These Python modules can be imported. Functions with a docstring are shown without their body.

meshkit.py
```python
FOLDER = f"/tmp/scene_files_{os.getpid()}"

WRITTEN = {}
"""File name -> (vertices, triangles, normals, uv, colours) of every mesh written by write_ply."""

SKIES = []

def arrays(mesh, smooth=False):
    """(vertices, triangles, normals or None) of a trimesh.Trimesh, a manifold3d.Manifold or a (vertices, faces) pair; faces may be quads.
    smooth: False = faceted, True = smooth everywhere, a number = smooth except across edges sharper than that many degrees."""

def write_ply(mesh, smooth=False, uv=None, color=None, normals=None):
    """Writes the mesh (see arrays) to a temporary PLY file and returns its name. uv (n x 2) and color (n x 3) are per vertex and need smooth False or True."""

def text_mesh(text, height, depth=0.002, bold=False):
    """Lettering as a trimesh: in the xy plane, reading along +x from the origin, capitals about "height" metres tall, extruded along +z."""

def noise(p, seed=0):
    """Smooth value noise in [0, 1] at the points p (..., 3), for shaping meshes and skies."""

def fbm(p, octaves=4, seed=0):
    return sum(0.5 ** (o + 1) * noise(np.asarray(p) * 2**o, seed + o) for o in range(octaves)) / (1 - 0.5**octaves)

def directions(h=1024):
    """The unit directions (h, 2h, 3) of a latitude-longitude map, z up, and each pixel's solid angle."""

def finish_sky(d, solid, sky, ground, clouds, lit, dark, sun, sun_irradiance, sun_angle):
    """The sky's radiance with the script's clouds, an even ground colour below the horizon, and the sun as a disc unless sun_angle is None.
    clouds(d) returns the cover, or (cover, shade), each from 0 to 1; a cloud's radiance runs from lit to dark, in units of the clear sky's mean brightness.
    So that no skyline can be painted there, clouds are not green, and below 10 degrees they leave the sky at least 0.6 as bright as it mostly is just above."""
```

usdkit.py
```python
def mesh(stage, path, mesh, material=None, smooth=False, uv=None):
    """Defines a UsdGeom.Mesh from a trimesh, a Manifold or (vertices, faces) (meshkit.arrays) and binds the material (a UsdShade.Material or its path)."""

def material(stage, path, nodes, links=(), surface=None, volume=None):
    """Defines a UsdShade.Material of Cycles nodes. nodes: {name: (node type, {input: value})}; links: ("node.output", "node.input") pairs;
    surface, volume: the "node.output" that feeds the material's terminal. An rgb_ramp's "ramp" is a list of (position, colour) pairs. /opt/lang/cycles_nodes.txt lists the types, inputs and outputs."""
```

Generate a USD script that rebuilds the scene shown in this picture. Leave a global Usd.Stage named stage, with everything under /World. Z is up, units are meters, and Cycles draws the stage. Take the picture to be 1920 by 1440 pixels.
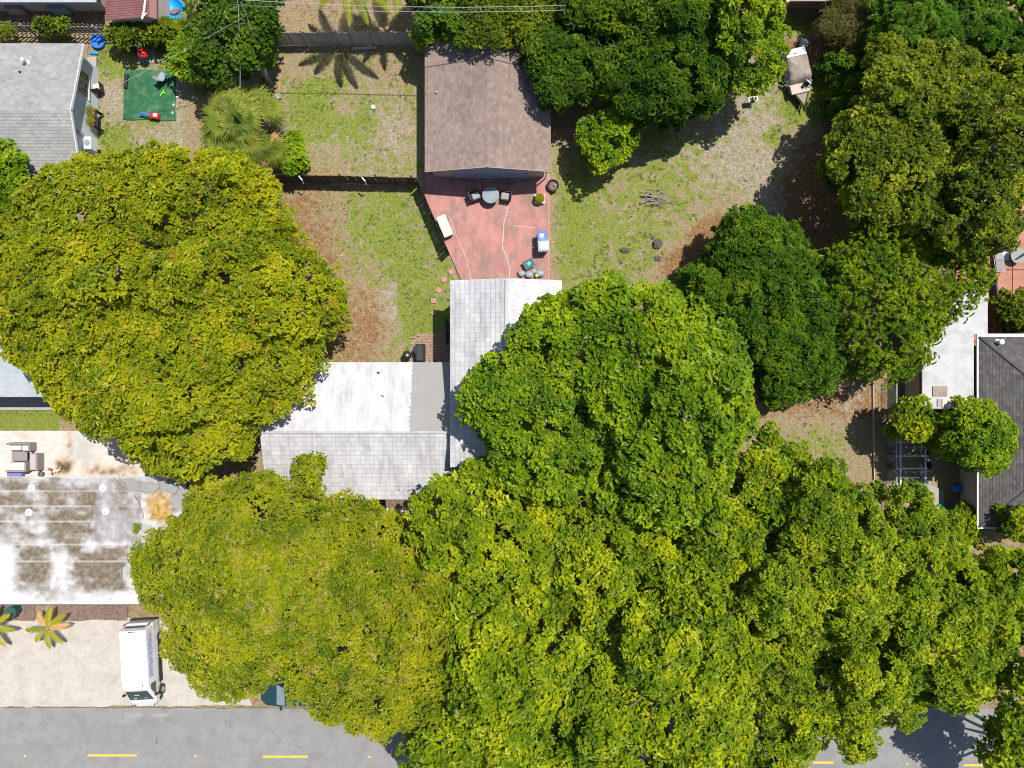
import math, random
import numpy as np, trimesh, usdkit, meshkit, shapely
from scipy.ndimage import gaussian_filter
from pxr import Usd, UsdGeom, UsdLux, UsdShade, Gf, Sdf, Vt

stage = Usd.Stage.CreateInMemory()
UsdGeom.SetStageUpAxis(stage, "Z")
UsdGeom.SetStageMetersPerUnit(stage, 1.0)
UsdGeom.Xform.Define(stage, "/World")
UsdGeom.Scope.Define(stage, "/World/Looks")
rng = np.random.default_rng(7)

# ---------------------------------------------------------------- camera, sky, sun, exposure
CAM_H, PPM = 50.0, 27.0                      # drone height; photo pixels per metre on the ground
cam = UsdGeom.Camera.Define(stage, "/World/camera")
UsdGeom.Xformable(cam).AddTranslateOp().Set(Gf.Vec3d(0, 0, CAM_H))
cam.CreateHorizontalApertureAttr(36.0)
cam.CreateFocalLengthAttr(36.0 * CAM_H / (1920 / PPM))
cam.CreateClippingRangeAttr(Gf.Vec2f(0.5, 2000))
cam.CreateExposureAttr(0.5)
SUN = np.array([0.33, 0.28, 1.0]); SUN /= np.linalg.norm(SUN)
ELEV, ROT = math.asin(SUN[2]), math.atan2(SUN[0], SUN[1])
usdkit.material(stage, "/World/Looks/sky_look", {
    "s": ("sky_texture", {"sky_type": "single_scattering", "sun_disc": False, "sun_elevation": ELEV, "sun_rotation": ROT}),
    "b": ("background_shader", {"strength": 0.11})}, [("s.color", "b.color")], surface="b.background")
dome = UsdLux.DomeLight.Define(stage, "/World/sky")
UsdShade.MaterialBindingAPI.Apply(dome.GetPrim()).Bind(UsdShade.Material.Get(stage, "/World/Looks/sky_look"))
sun = UsdLux.DistantLight.Define(stage, "/World/sun")
sun.CreateNormalizeAttr(True); sun.CreateIntensityAttr(1.25); sun.CreateAngleAttr(0.53); sun.CreateColorAttr(Gf.Vec3f(1.0, 0.955, 0.88))
zax = SUN; xax = np.cross([0, 1, 0], zax); xax /= np.linalg.norm(xax); yax = np.cross(zax, xax)
M4 = np.eye(4); M4[0, :3], M4[1, :3], M4[2, :3] = xax, yax, zax
UsdGeom.Xformable(sun).AddTransformOp().Set(Gf.Matrix4d(M4.tolist()))

# ---------------------------------------------------------------- helpers
def W(px, py, z=0.0):
    """where the thing seen at photo pixel (px, py) stands when it is z metres up"""
    k = (CAM_H - z) / CAM_H / PPM
    return np.array([(px - 960) * k, (720 - py) * k, z])

used = {}
def numbered(parent, name):
    k = (parent, name); n = used.get(k, 0); used[k] = n + 1
    return f"{parent}/{name}" if n == 0 else f"{parent}/{name}_{n:03d}"

def custom(prim, **kw):
    for k, v in kw.items():
        if v: prim.SetCustomDataByKey(k, v)

class T:
    """a thing: an Xform under /World whose children are its parts"""
    def __init__(s, name, label, cat, loc=(0, 0, 0), rz=0.0, group=None, kind=None):
        s.path = numbered("/World", name)
        x = UsdGeom.Xform.Define(stage, s.path)
        s.loc, s.rz = np.asarray(loc, float), rz
        s.op = x.AddTranslateOp(); s.op.Set(Gf.Vec3d(*map(float, loc)))
        s.rop = x.AddRotateZOp(); s.rop.Set(math.degrees(rz))
        s.prim = x.GetPrim()
        custom(s.prim, label=label, category=cat, group=group, kind=kind)
    def local(s, v):
        v = np.asarray(v, float) - s.loc
        if s.rz:
            c, n = math.cos(-s.rz), math.sin(-s.rz)
            v = np.stack([c * v[:, 0] - n * v[:, 1], n * v[:, 0] + c * v[:, 1], v[:, 2]], 1)
        return v
    def part(s, name, mb, mat, under=None, world=False, smooth=False, label=None, kind=None, tone=None):
        return put(numbered(under or s.path, name), mb, mat, s.local if world else None, smooth, label, kind, tone)

def put(path, mb, mat, local=None, smooth=False, label=None, kind=None, tone=None):
    v, f = mb.arr() if isinstance(mb, MB) else (np.asarray(mb.vertices), np.asarray(mb.faces))
    if local is not None: v = local(v)
    m = usdkit.mesh(stage, path, (v, f), M[mat] if isinstance(mat, str) else mat, smooth=smooth)
    if tone is None and isinstance(mb, MB) and mb.tones: tone = np.concatenate(mb.tones)
    if tone is not None:
        UsdGeom.PrimvarsAPI(m).CreatePrimvar("tone", Sdf.ValueTypeNames.Color3fArray, "vertex").Set(Vt.Vec3fArray.FromNumpy(np.ascontiguousarray(tone, np.float32)))
    custom(m.GetPrim(), label=label, kind=kind)
    return path

def single(name, mb, mat, label, cat, group=None, kind=None, smooth=False, tone=None):
    p = put(numbered("/World", name), mb, mat, smooth=smooth, tone=tone)
    custom(stage.GetPrimAtPath(p), label=label, category=cat, group=group, kind=kind)
    return p

def struct(name, mb, mat, smooth=False, tone=None, under=None):
    p = put(numbered(under or "/World", name), mb, mat, smooth=smooth, tone=tone)
    if not under: custom(stage.GetPrimAtPath(p), kind="structure")
    return p

class MB:
    def __init__(s): s.v, s.f, s.n, s.tones = [], [], 0, []
    def add(s, v, f, tone=None):
        v, f = np.asarray(v, float).reshape(-1, 3), np.asarray(f, int)
        if f.shape[1] == 4: f = np.vstack([f[:, [0, 1, 2]], f[:, [0, 2, 3]]])
        s.v.append(v); s.f.append(f + s.n); s.n += len(v)
        if tone is not None: s.tones.append(np.tile(np.asarray(tone, float), (len(v), 1)))
        return s
    def arr(s): return np.vstack(s.v), np.vstack(s.f)
    def tm(s, m): return s.add(m.vertices, m.faces)
    def box(s, c, size, rz=0.0, bev=0.0, top=1.0):
        if bev:
            h = np.asarray(size, float) / 2; b = min(bev, *(h * .9))
            pts = []
            for sx in (-1, 1):
                for sy in (-1, 1):
                    for sz in (-1, 1):
                        e = np.array([sx, sy, sz])
                        for k in range(3):
                            q = e * h; o = [i for i in range(3) if i != k]
                            q = q.copy(); q[o] -= e[o] * b; pts.append(q)
            m = trimesh.convex.convex_hull(np.array(pts)); v, f = np.array(m.vertices), m.faces
        else:
            m = trimesh.creation.box(size); v, f = np.array(m.vertices), m.faces
        if top != 1.0:
            t = v[:, 2] / size[2] + .5; v[:, :2] *= (1 + (top - 1) * t)[:, None]
        if rz:
            c_, s_ = math.cos(rz), math.sin(rz); v = np.stack([c_ * v[:, 0] - s_ * v[:, 1], s_ * v[:, 0] + c_ * v[:, 1], v[:, 2]], 1)
        return s.add(v + np.asarray(c, float), f)
    def bx(s, x0, x1, y0, y1, z0, z1): return s.box(((x0 + x1) / 2, (y0 + y1) / 2, (z0 + z1) / 2), (abs(x1 - x0), abs(y1 - y0), abs(z1 - z0)))
    def tube(s, pts, r, sides=6, cap=True):
        p = np.asarray(pts, float); r = np.broadcast_to(np.asarray(r, float), (len(p),))
        t = np.gradient(p, axis=0); t /= np.linalg.norm(t, axis=1, keepdims=True) + 1e-9
        a = np.cross(t, np.where(np.abs(t[:, 2:]) < .9, [0, 0, 1.], [1., 0, 0])); a /= np.linalg.norm(a, axis=1, keepdims=True) + 1e-9
        b = np.cross(t, a); g = np.arange(sides) * 2 * np.pi / sides
        v = p[:, None] + r[:, None, None] * (np.cos(g)[None, :, None] * a[:, None] + np.sin(g)[None, :, None] * b[:, None])
        i, j = np.meshgrid(np.arange(len(p) - 1), np.arange(sides), indexing="ij")
        q = np.stack([i * sides + j, i * sides + (j + 1) % sides, (i + 1) * sides + (j + 1) % sides, (i + 1) * sides + j], -1).reshape(-1, 4)
        s.add(v.reshape(-1, 3), q[:, ::-1])
        if cap:
            for e, rev in ((v[0], False), (v[-1], True)):
                f = np.array([[0, k, k + 1] for k in range(1, sides - 1)]); s.add(e, f if not rev else f[:, ::-1])
        return s
    def lathe(s, prof, c=(0, 0, 0), n=16):
        prof = np.asarray(prof, float); g = np.arange(n) * 2 * np.pi / n
        v = np.stack([prof[:, :1] * np.cos(g), prof[:, :1] * np.sin(g), np.repeat(prof[:, 1:], n, 1)], -1).reshape(-1, 3) + np.asarray(c, float)
        i, j = np.meshgrid(np.arange(len(prof) - 1), np.arange(n), indexing="ij")
        q = np.stack([i * n + j, i * n + (j + 1) % n, (i + 1) * n + (j + 1) % n, (i + 1) * n + j], -1).reshape(-1, 4)
        return s.add(v, q)
    def prism(s, poly, z0, z1):
        p = shapely.Polygon(poly) if not isinstance(poly, shapely.Polygon) else poly
        m = trimesh.creation.extrude_polygon(p, z1 - z0, engine="earcut"); m.apply_translation([0, 0, z0])
        return s.add(m.vertices, m.faces)
    def quad(s, a, b, c, d): return s.add([a, b, c, d], [[0, 1, 2, 3]])
    def slab(s, a, b, c, d, t):
        P = np.array([a, b, c, d], float); n = np.cross(P[1] - P[0], P[3] - P[0]); n /= np.linalg.norm(n)
        V = np.vstack([P, P - n * t])
        return s.add(V, [[0, 1, 2, 3], [7, 6, 5, 4], [0, 4, 5, 1], [1, 5, 6, 2], [2, 6, 7, 3], [3, 7, 4, 0]])
    def hull(s, pts):
        m = trimesh.convex.convex_hull(np.asarray(pts, float)); return s.add(m.vertices, m.faces)
    def rhull(s, pts, r, n=1):
        u = trimesh.creation.icosphere(n, r).vertices
        return s.hull((np.asarray(pts, float)[:, None] + u[None]).reshape(-1, 3))
    def ball(s, c, r, sub=2, sc=(1, 1, 1)):
        m = trimesh.creation.icosphere(sub, r); return s.add(m.vertices * np.asarray(sc) + np.asarray(c), m.faces)
    def disk_tube(s, c, r, rad, n=20, axis=2):
        g = np.linspace(0, 2 * np.pi, n + 1); p = np.zeros((n + 1, 3)); o = [i for i in range(3) if i != axis]
        p[:, o[0]], p[:, o[1]] = r * np.cos(g), r * np.sin(g)
        return s.tube(p + np.asarray(c), rad, 6, cap=False)

# ---------------------------------------------------------------- materials
M = {}
def mat(name, cols, scale=4.0, detail=6.0, rough=0.7, bump=0.0, bscale=None, spec=0.3, stretch=None, metallic=0.0, tone=0.0, coat=0.0, dirt=None, rnd=0.0):
    """noise-mottled principled material. cols: colours from low to high noise. tone: how far the mesh's per-piece tone shifts it. dirt: (colour, scale, amount)"""
    cols = [cols, cols] if np.ndim(cols) == 1 else list(cols) * (2 if len(cols) == 1 else 1)
    N = {"g": ("geometry", {}), "m": ("mapping", {"scale": stretch or (1, 1, 1)}),
         "n": ("noise_texture", {"scale": scale, "detail": detail, "roughness": 0.62}),
         "r": ("rgb_ramp", {"ramp": [(0.5 + (i / (len(cols) - 1) - .5) * .5, c) for i, c in enumerate(cols)]}),
         "p": ("principled_bsdf", {"roughness": rough, "specular_ior_level": spec, "metallic": metallic, "coat_weight": coat})}
    L = [("g.position", "m.vector"), ("m.vector", "n.vector"), ("n.fac", "r.fac")]
    out = "r.color"
    if dirt:
        N["dn"] = ("noise_texture", {"scale": dirt[1], "detail": 8.0, "roughness": 0.7})
        N["dm"] = ("map_range", {"from_min": dirt[3] if len(dirt) > 3 else .48, "from_max": dirt[4] if len(dirt) > 3 else .72, "to_min": 0.0, "to_max": dirt[2], "clamp": True})
        N["dx"] = ("mix_color", {"b": dirt[0]})
        L += [("m.vector", "dn.vector"), ("dn.fac", "dm.value"), ("dm.result", "dx.fac"), (out, "dx.a")]; out = "dx.result"
    if tone or rnd:
        if tone: N["t"] = ("attribute", {"attribute": "tone"}); src = "t.fac"
        else: N["t"] = ("object_info", {}); src = "t.random"
        a = tone or rnd
        N["tm"] = ("map_range", {"to_min": 1 - a, "to_max": 1 + a}); N["h"] = ("hsv", {})
        L += [(src, "tm.value"), ("tm.result", "h.value"), (out, "h.color")]; out = "h.color"
    L.append((out, "p.base_color"))
    if bump:
        N["bn"] = ("noise_texture", {"scale": bscale or scale * 4, "detail": 6.0}); N["b"] = ("bump", {"strength": min(1.0, bump), "distance": 0.22 / (bscale or scale * 4)})
        L += [("m.vector", "bn.vector"), ("bn.fac", "b.height"), ("b.normal", "p.normal")]
    M[name] = usdkit.material(stage, f"/World/Looks/{name}", N, L, surface="p.BSDF")

def leaf_mat(name, dark, mid, light, fleck=None, fleck_amt=0.0, rough=0.5, trans=0.45):
    """leaf colours vary leaf by leaf (tone), twig by twig (random) and bough by bough (noise in space: older and younger growth)"""
    N = {"t": ("attribute", {"attribute": "tone"}), "o": ("separate_color", {}), "g": ("geometry", {}),
         "n": ("noise_texture", {"scale": 0.42, "detail": 3.0, "roughness": .6}),
         "a": ("math", {"math_type": "multiply_add", "value2": 0.45}), "b": ("math", {"math_type": "multiply_add", "value2": 0.30}), "c": ("math", {"math_type": "multiply_add", "value2": 1.7, "value3": -0.72}),
         "r": ("rgb_ramp", {"ramp": [(0.05, dark), (0.5, mid), (0.95, light)]}),
         "p": ("principled_bsdf", {"roughness": rough, "specular_ior_level": 0.32}),
         "tr": ("translucent_bsdf", {}), "tc": ("hsv", {"value": 1.25, "saturation": 1.05}), "mx": ("mix_closure", {"fac": trans})}
    L = [("g.position", "n.vector"), ("n.fac", "c.value1"), ("t.color", "o.color"), ("o.g", "b.value1"), ("c.value", "b.value3"), ("o.r", "a.value1"), ("b.value", "a.value3"), ("a.value", "r.fac")]
    out = "r.color"
    if fleck:
        N["fn"] = ("noise_texture", {"scale": 1.3, "detail": 4.0}); N["fm"] = ("map_range", {"from_min": .52, "from_max": .68, "to_max": fleck_amt, "clamp": True})
        N["fx"] = ("mix_color", {"b": fleck}); N["fy"] = ("math", {"math_type": "multiply"})
        L += [("g.position", "fn.vector"), ("fn.fac", "fm.value"), ("fm.result", "fy.value1"), ("o.g", "fy.value2"), ("fy.value", "fx.fac"), (out, "fx.a")]; out = "fx.result"
    L += [(out, "p.base_color"), (out, "tc.color"), ("tc.color", "tr.color"), ("p.BSDF", "mx.closure1"), ("tr.BSDF", "mx.closure2")]
    M[name] = usdkit.material(stage, f"/World/Looks/{name}", N, L, surface="mx.closure")

mat("asphalt", [(.165, .162, .155), (.20, .197, .19), (.22, .217, .21)], 0.35, 10, .9, .5, 90, .2, dirt=((.135, .132, .128), 1.1, .6, .45, .68))
mat("tar_mark", [(.10, .098, .096), (.135, .132, .13)], 4, 5, .8)
mat("road_patch", [(.20, .197, .193), (.25, .246, .24)], 1.2, 9, .9, .5, 80, .2)
mat("road_paint", [(.50, .32, .03), (.58, .40, .06)], 9, 5, .7)
mat("sand", [(.30, .268, .228), (.375, .343, .302), (.42, .39, .348)], 1.1, 12, .95, .8, 14, .1, dirt=((.24, .205, .165), 3.5, .45))
mat("pink_slab", [(.28, .118, .106), (.35, .165, .148), (.41, .22, .20)], 1.0, 9, .85, .3, 30, .2, dirt=((.18, .13, .104), 0.8, .85, .45, .59), stretch=(1, .55, 1))
mat("crack", [(.50, .36, .31), (.46, .32, .27)], 6)
mat("dark_line", [(.10, .045, .035)], 6)
mat("grey_board", [(.22, .19, .165), (.29, .26, .225), (.34, .31, .28)], 2.5, 8, .9, .4, 30, .15, stretch=(1, 1, .2), tone=.16)
mat("dark_board", [(.030, .022, .017), (.055, .042, .032), (.085, .065, .05)], 3, 8, .85, .4, 30, .15, stretch=(1, 1, .2), tone=.3)
mat("white_tile", [(.31, .31, .32), (.375, .375, .38), (.42, .42, .422)], 1.1, 9, .75, .3, 25, .2, dirt=((.235, .23, .245), 0.75, .7, .45, .66), tone=.10, stretch=(1.6, .45, 1))
mat("white_tile_clean", [(.375, .375, .385), (.425, .425, .43), (.455, .455, .455)], 0.9, 9, .75, .3, 25, .2, dirt=((.275, .275, .29), 1.0, .7, .46, .68), tone=.06, stretch=(1.6, .5, 1))
mat("grey_roll_roof", [(.215, .21, .20), (.255, .25, .24)], 1.2, 9, .9, .3, 40)
mat("brown_shingle", [(.165, .122, .102), (.205, .155, .132), (.235, .183, .158)], 2.2, 8, .95, .5, 60, .1, dirt=((.115, .093, .082), .45, .5), tone=.16)
mat("grey_shingle", [(.20, .20, .195), (.235, .235, .23), (.265, .265, .26)], 1.3, 8, .95, .5, 60, .1, tone=.14, dirt=((.17, .17, .165), .8, .4))
mat("charcoal_shingle", [(.060, .057, .055), (.078, .075, .072), (.098, .094, .09)], 1.5, 8, .95, .5, 60, .1, tone=.25)
mat("blue_white_shingle", [(.30, .325, .345), (.35, .375, .395)], 1.6, 8, .9, .4, 60, .1, tone=.08)
mat("maroon_metal", [(.14, .055, .05), (.19, .085, .078)], .8, 6, .5, .1, 20, .4)
mat("white_paint", [(.50, .505, .51), (.55, .55, .55)], 1.5, 6, .55)
mat("white_membrane", [(.34, .34, .345), (.385, .385, .39), (.415, .415, .415)], 1.3, 9, .8, .3, 25, .2, dirt=((.25, .25, .255), 1.1, .7, .46, .66))
mat("pale_blue_wall", [(.42, .465, .53), (.48, .52, .575)], 1.2, 6, .8, .15, 40)
mat("blue_grey_door", [(.20, .23, .29), (.25, .28, .34)], 1.2, 6, .6)
mat("beige_wall", [(.36, .29, .25), (.45, .37, .32)], 1.2, 6, .85, .2, 40)
mat("rust_wall", [(.25, .10, .05), (.38, .20, .12)], .7, 6, .85, .2, 40)
mat("yellow_paint", [(.70, .42, .05), (.75, .5, .1)], 2, 4, .6)
mat("dark_trim", [(.035, .035, .055), (.05, .05, .075)], 3, 4, .6)
mat("glass_dark", [(.02, .03, .035), (.04, .055, .06)], 1.5, 4, .08, 0, None, .6)
mat("teal_car", [(.008, .03, .035), (.012, .045, .05)], .8, 3, .18, 0, None, .6, coat=1.0)
mat("white_car", [(.57, .575, .58), (.60, .60, .605)], .6, 4, .3, 0, None, .5, coat=.6)
mat("rubber", [(.018, .018, .018), (.035, .034, .033)], 8, 5, .85)
mat("steel", [(.36, .38, .40), (.5, .52, .54)], 3, 6, .45, 0, None, .5, metallic=.7)
mat("galvanised", [(.42, .46, .50), (.56, .60, .64)], 4, 6, .55, 0, None, .5, metallic=.3)
mat("black_metal", [(.012, .012, .013), (.03, .03, .032)], 5, 5, .5)
mat("black_cover", [(.022, .024, .027), (.038, .041, .045)], 3, 6, .75, .3, 20)
mat("red_enamel", [(.55, .015, .02), (.66, .03, .03)], 2, 4, .25, 0, None, .6)
mat("blue_plastic", [(.015, .13, .60), (.03, .19, .72)], 1.5, 5, .4)
mat("bin_blue", [(.03, .12, .62), (.05, .18, .72)], 1.5, 5, .45, dirt=((.55, .6, .75), 2.0, .4))
mat("sky_blue_tarp", [(.0, .20, .62), (.01, .28, .74)], 1.2, 6, .45, .6, 4)
mat("bin_grey", [(.30, .335, .355), (.38, .415, .435)], 1.5, 5, .5, dirt=((.25, .27, .29), 2.5, .4))
mat("bin_green", [(.012, .055, .050), (.025, .085, .075)], 1.5, 5, .5)
mat("teal_plastic", [(.01, .30, .32), (.02, .38, .40)], 1.5, 5, .45)
mat("bag_grey", [(.17, .21, .235), (.27, .31, .335)], 4, 5, .4, .6, 10)
mat("yellow_plastic", [(.75, .52, .03), (.8, .58, .06)], 2, 4, .45)
mat("mat_green", [(.018, .085, .040), (.028, .115, .055)], .8, 7, .95, .3, 50, .1, dirt=((.18, .20, .13), 1.6, .55))
mat("lime_plastic", [(.22, .70, .04)], 2)
mat("beige_plastic", [(.42, .39, .345), (.46, .43, .385)], 1.4, 5, .5)
mat("wicker_dark", [(.02, .016, .014), (.05, .042, .036)], 20, 4, .7, .6, 60)
mat("wicker_grey", [(.17, .145, .145), (.26, .23, .225)], 20, 4, .75, .6, 60)
mat("cushion_pale", [(.44, .405, .385), (.49, .46, .44)], 2, 5, .9, .2, 20)
mat("cushion_lilac", [(.32, .285, .295), (.37, .335, .34)], 2, 5, .9, .2, 20)
mat("cushion_grey", [(.2, .205, .21), (.27, .275, .28)], 2, 5, .9, .2, 20)
mat("cushion_lime", [(.42, .48, .30), (.50, .55, .38)], 2, 5, .9, .2, 20)
mat("table_glass", [(.15, .19, .215), (.23, .275, .305)], 2.0, 5, .15, 0, None, .5)
mat("canvas", [(.17, .14, .115), (.23, .195, .165), (.29, .255, .225)], 1.2, 7, .9, .6, 6, .1)
mat("white_tarp", [(.53, .535, .54), (.58, .58, .585)], 1.5, 6, .55, .4, 5)
mat("concrete", [(.26, .24, .22), (.32, .30, .28)], 1.1, 9, .9, .4, 25, .2, dirt=((.2, .185, .165), .9, .5))
mat("brick", [(.20, .13, .092), (.26, .18, .128), (.30, .225, .165)], 3, 6, .9, .5, 40, .2, tone=.22)
mat("red_paver", [(.27, .115, .08), (.33, .155, .112), (.37, .19, .142)], 1.3, 8, .9, .4, 30, .2, dirt=((.19, .11, .08), .9, .5))
mat("stone", [(.30, .27, .24), (.44, .40, .36)], 5, 6, .9, .5, 20, tone=.2)
mat("pink_stone", [(.34, .16, .13), (.39, .2, .165)], 4, 6, .9, .3, 20)
mat("mulch", [(.075, .05, .04), (.15, .10, .08), (.22, .16, .128)], 7, 10, .95, 1.0, 14)
mat("gravel", [(.12, .105, .095), (.24, .22, .2), (.36, .33, .305)], 12, 10, .95, 1.0, 14)
mat("bark", [(.11, .085, .065), (.20, .165, .13)], 4, 8, .95, .9, 14, .1, stretch=(1, 1, .3))
mat("bark_pale", [(.22, .19, .16), (.34, .30, .26)], 4, 8, .95, .7, 14, .1, stretch=(1, 1, .3))
mat("dry_stick", [(.20, .165, .135), (.32, .27, .23)], 9, 6, .95, .5, 20)
mat("wire_metal", [(.32, .33, .34), (.44, .45, .46)], 5)
mat("orange_pipe", [(.55, .16, .05), (.62, .22, .1)], 3, 4, .6)
mat("terracotta", [(.38, .15, .08), (.45, .2, .12)], 4)
mat("timber_pale", [(.36, .30, .24), (.46, .40, .33)], 3, 7, .9, .3, 30)
mat("rust", [(.20, .075, .03), (.32, .13, .05)], 8, 6, .9)
mat("lettering_blue", [(.12, .12, .34), (.17, .17, .40)], 9, 4, .5)
mat("strip_lilac", [(.42, .42, .58), (.47, .47, .62)], 3, 4, .5)
mat("green_print", [(.28, .46, .32), (.36, .54, .4)], 9, 4, .5)
mat("red_print", [(.60, .33, .33), (.66, .42, .42)], 9, 4, .5)
mat("tail_red", [(.35, .01, .03)], 3, 3, .2, 0, None, .6)
mat("dead_leaf", [(.30, .14, .05), (.42, .22, .09)], 3, 4, .8, tone=.35)
mat("frond_dry", [(.30, .16, .06), (.42, .26, .10)], 3, 4, .8, tone=.25)
mat("dirt_pile", [(.055, .045, .04), (.10, .085, .075)], 8, 8, .98, .8, 20)
mat("litter_soil", [(.13, .085, .055), (.23, .15, .10)], 5, 9, .98, .8, 20)

leaf_mat("leaf_poinciana", (0.1087, 0.165, 0.0044), (0.2574, 0.308, 0.0055), (0.4404, 0.429, 0.0088), (.48, .30, .03), .65)
leaf_mat("leaf_gold", (0.103, 0.1628, 0.0044), (0.2574, 0.3058, 0.0066), (0.4462, 0.4235, 0.011), (.46, .34, .10), .75)
leaf_mat("leaf_lime", (0.0507, 0.1276, 0.0046), (0.1689, 0.2784, 0.0058), (0.3981, 0.4756, 0.0116), (.42, .33, .04), .25)
leaf_mat("leaf_mid", (0.0627, 0.1299, 0.0046), (0.2111, 0.2993, 0.0058), (0.5067, 0.5278, 0.0116), (.42, .30, .04), .3)
leaf_mat("leaf_fresh", (0.0579, 0.1253, 0.0046), (0.187, 0.2784, 0.007), (0.4464, 0.4872, 0.0139), (.40, .29, .04), .35)
leaf_mat("leaf_deep", (.032, .092, .006), (.080, .172, .008), (.205, .30, .013), (.28, .22, .03), .25)
leaf_mat("leaf_mango", (.024, .070, .005), (.066, .142, .007), (.20, .275, .013))
leaf_mat("leaf_olive", (.045, .092, .005), (.135, .190, .008), (.36, .385, .020), (.40, .30, .05), .25)
leaf_mat("leaf_star", (.05, .13, .012), (.11, .23, .02), (.22, .36, .035))
leaf_mat("leaf_wisp", (.12, .12, .035), (.20, .20, .06), (.28, .26, .09), (.34, .28, .15), .6)
leaf_mat("leaf_palm", (.055, .105, .014), (.135, .195, .022), (.31, .335, .05), (.46, .26, .05), .35)
leaf_mat("leaf_coconut", (.15, .18, .012), (.27, .28, .015), (.40, .36, .03))
leaf_mat("leaf_grass", (.055, .080, .012), (.098, .128, .020), (.15, .17, .035), (.20, .165, .085), .9, .7, .2)
def lerp(a, b, t): return np.asarray(a) * (1 - t) + np.asarray(b) * t
# ---------------------------------------------------------------- ground: one sheet to the horizon, with what grows or lies where
gx = np.concatenate([[-400, -200, -100, -60], np.arange(-46, 46.01, 0.32), [60, 100, 200, 400]])
gy = np.concatenate([[-400, -200, -100, -50], np.arange(-36, 36.01, 0.32), [50, 100, 200, 400]])
GX, GY = np.meshgrid(gx, gy)
PX, PY = GX * PPM + 960, 720 - GY * PPM
def poly_w(pts, soft=10):
    p = shapely.Polygon(pts); shapely.prepare(p)
    d = shapely.distance(p.exterior, shapely.points(PX, PY)); d = np.where(shapely.contains_xy(p, PX, PY), d, -d)
    return np.clip(d / soft * .5 + .5, 0, 1)
def blob_w(x, y, rx, ry): return np.exp(-((PX - x) / rx) ** 2 - ((PY - y) / ry) ** 2)
Gr, Sa, Li = np.full(PX.shape, .12), np.full(PX.shape, .1), np.full(PX.shape, .42)
def zone(pts, g=None, s=None, l=None, soft=14):
    global Gr, Sa, Li
    w = poly_w(pts, soft)
    if g is not None: Gr = Gr * (1 - w) + g * w
    if s is not None: Sa = Sa * (1 - w) + s * w
    if l is not None: Li = Li * (1 - w) + l * w
def blob(x, y, rx, ry, g=0, s=0, l=0):
    global Gr, Sa, Li
    w = blob_w(x, y, rx, ry); Gr = Gr + g * w; Sa = Sa + s * w; Li = Li + l * w
zone([(505, 95), (800, 90), (800, 335), (520, 335), (530, 250)], .46, .35, .14)
blob(590, 200, 50, 60, .22); blob(670, 230, 40, 40, .15); blob(640, 200, 30, 25, -.2, 0, .25); blob(620, 285, 90, 40, -.02, .16); blob(740, 240, 50, 60, -.12, .18, .12); blob(560, 130, 60, 25, -.2, 0, .2); blob(720, 130, 70, 30, -.15, 0, .3)
zone([(520, 345), (790, 350), (850, 480), (870, 540), (850, 690), (560, 690), (560, 560), (530, 430)], .50, .33, .14)
zone([(520, 350), (600, 350), (625, 450), (640, 560), (655, 690), (540, 690), (600, 560), (540, 430)], .14, .18, .78, 110)
blob(745, 420, 22, 60, .1, .3); blob(735, 560, 25, 50, -.1, .25); blob(700, 610, 40, 70, -.25, .05, .3); blob(800, 600, 40, 35, .25); blob(680, 430, 45, 60, .16); blob(760, 520, 60, 60, .12)
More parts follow.
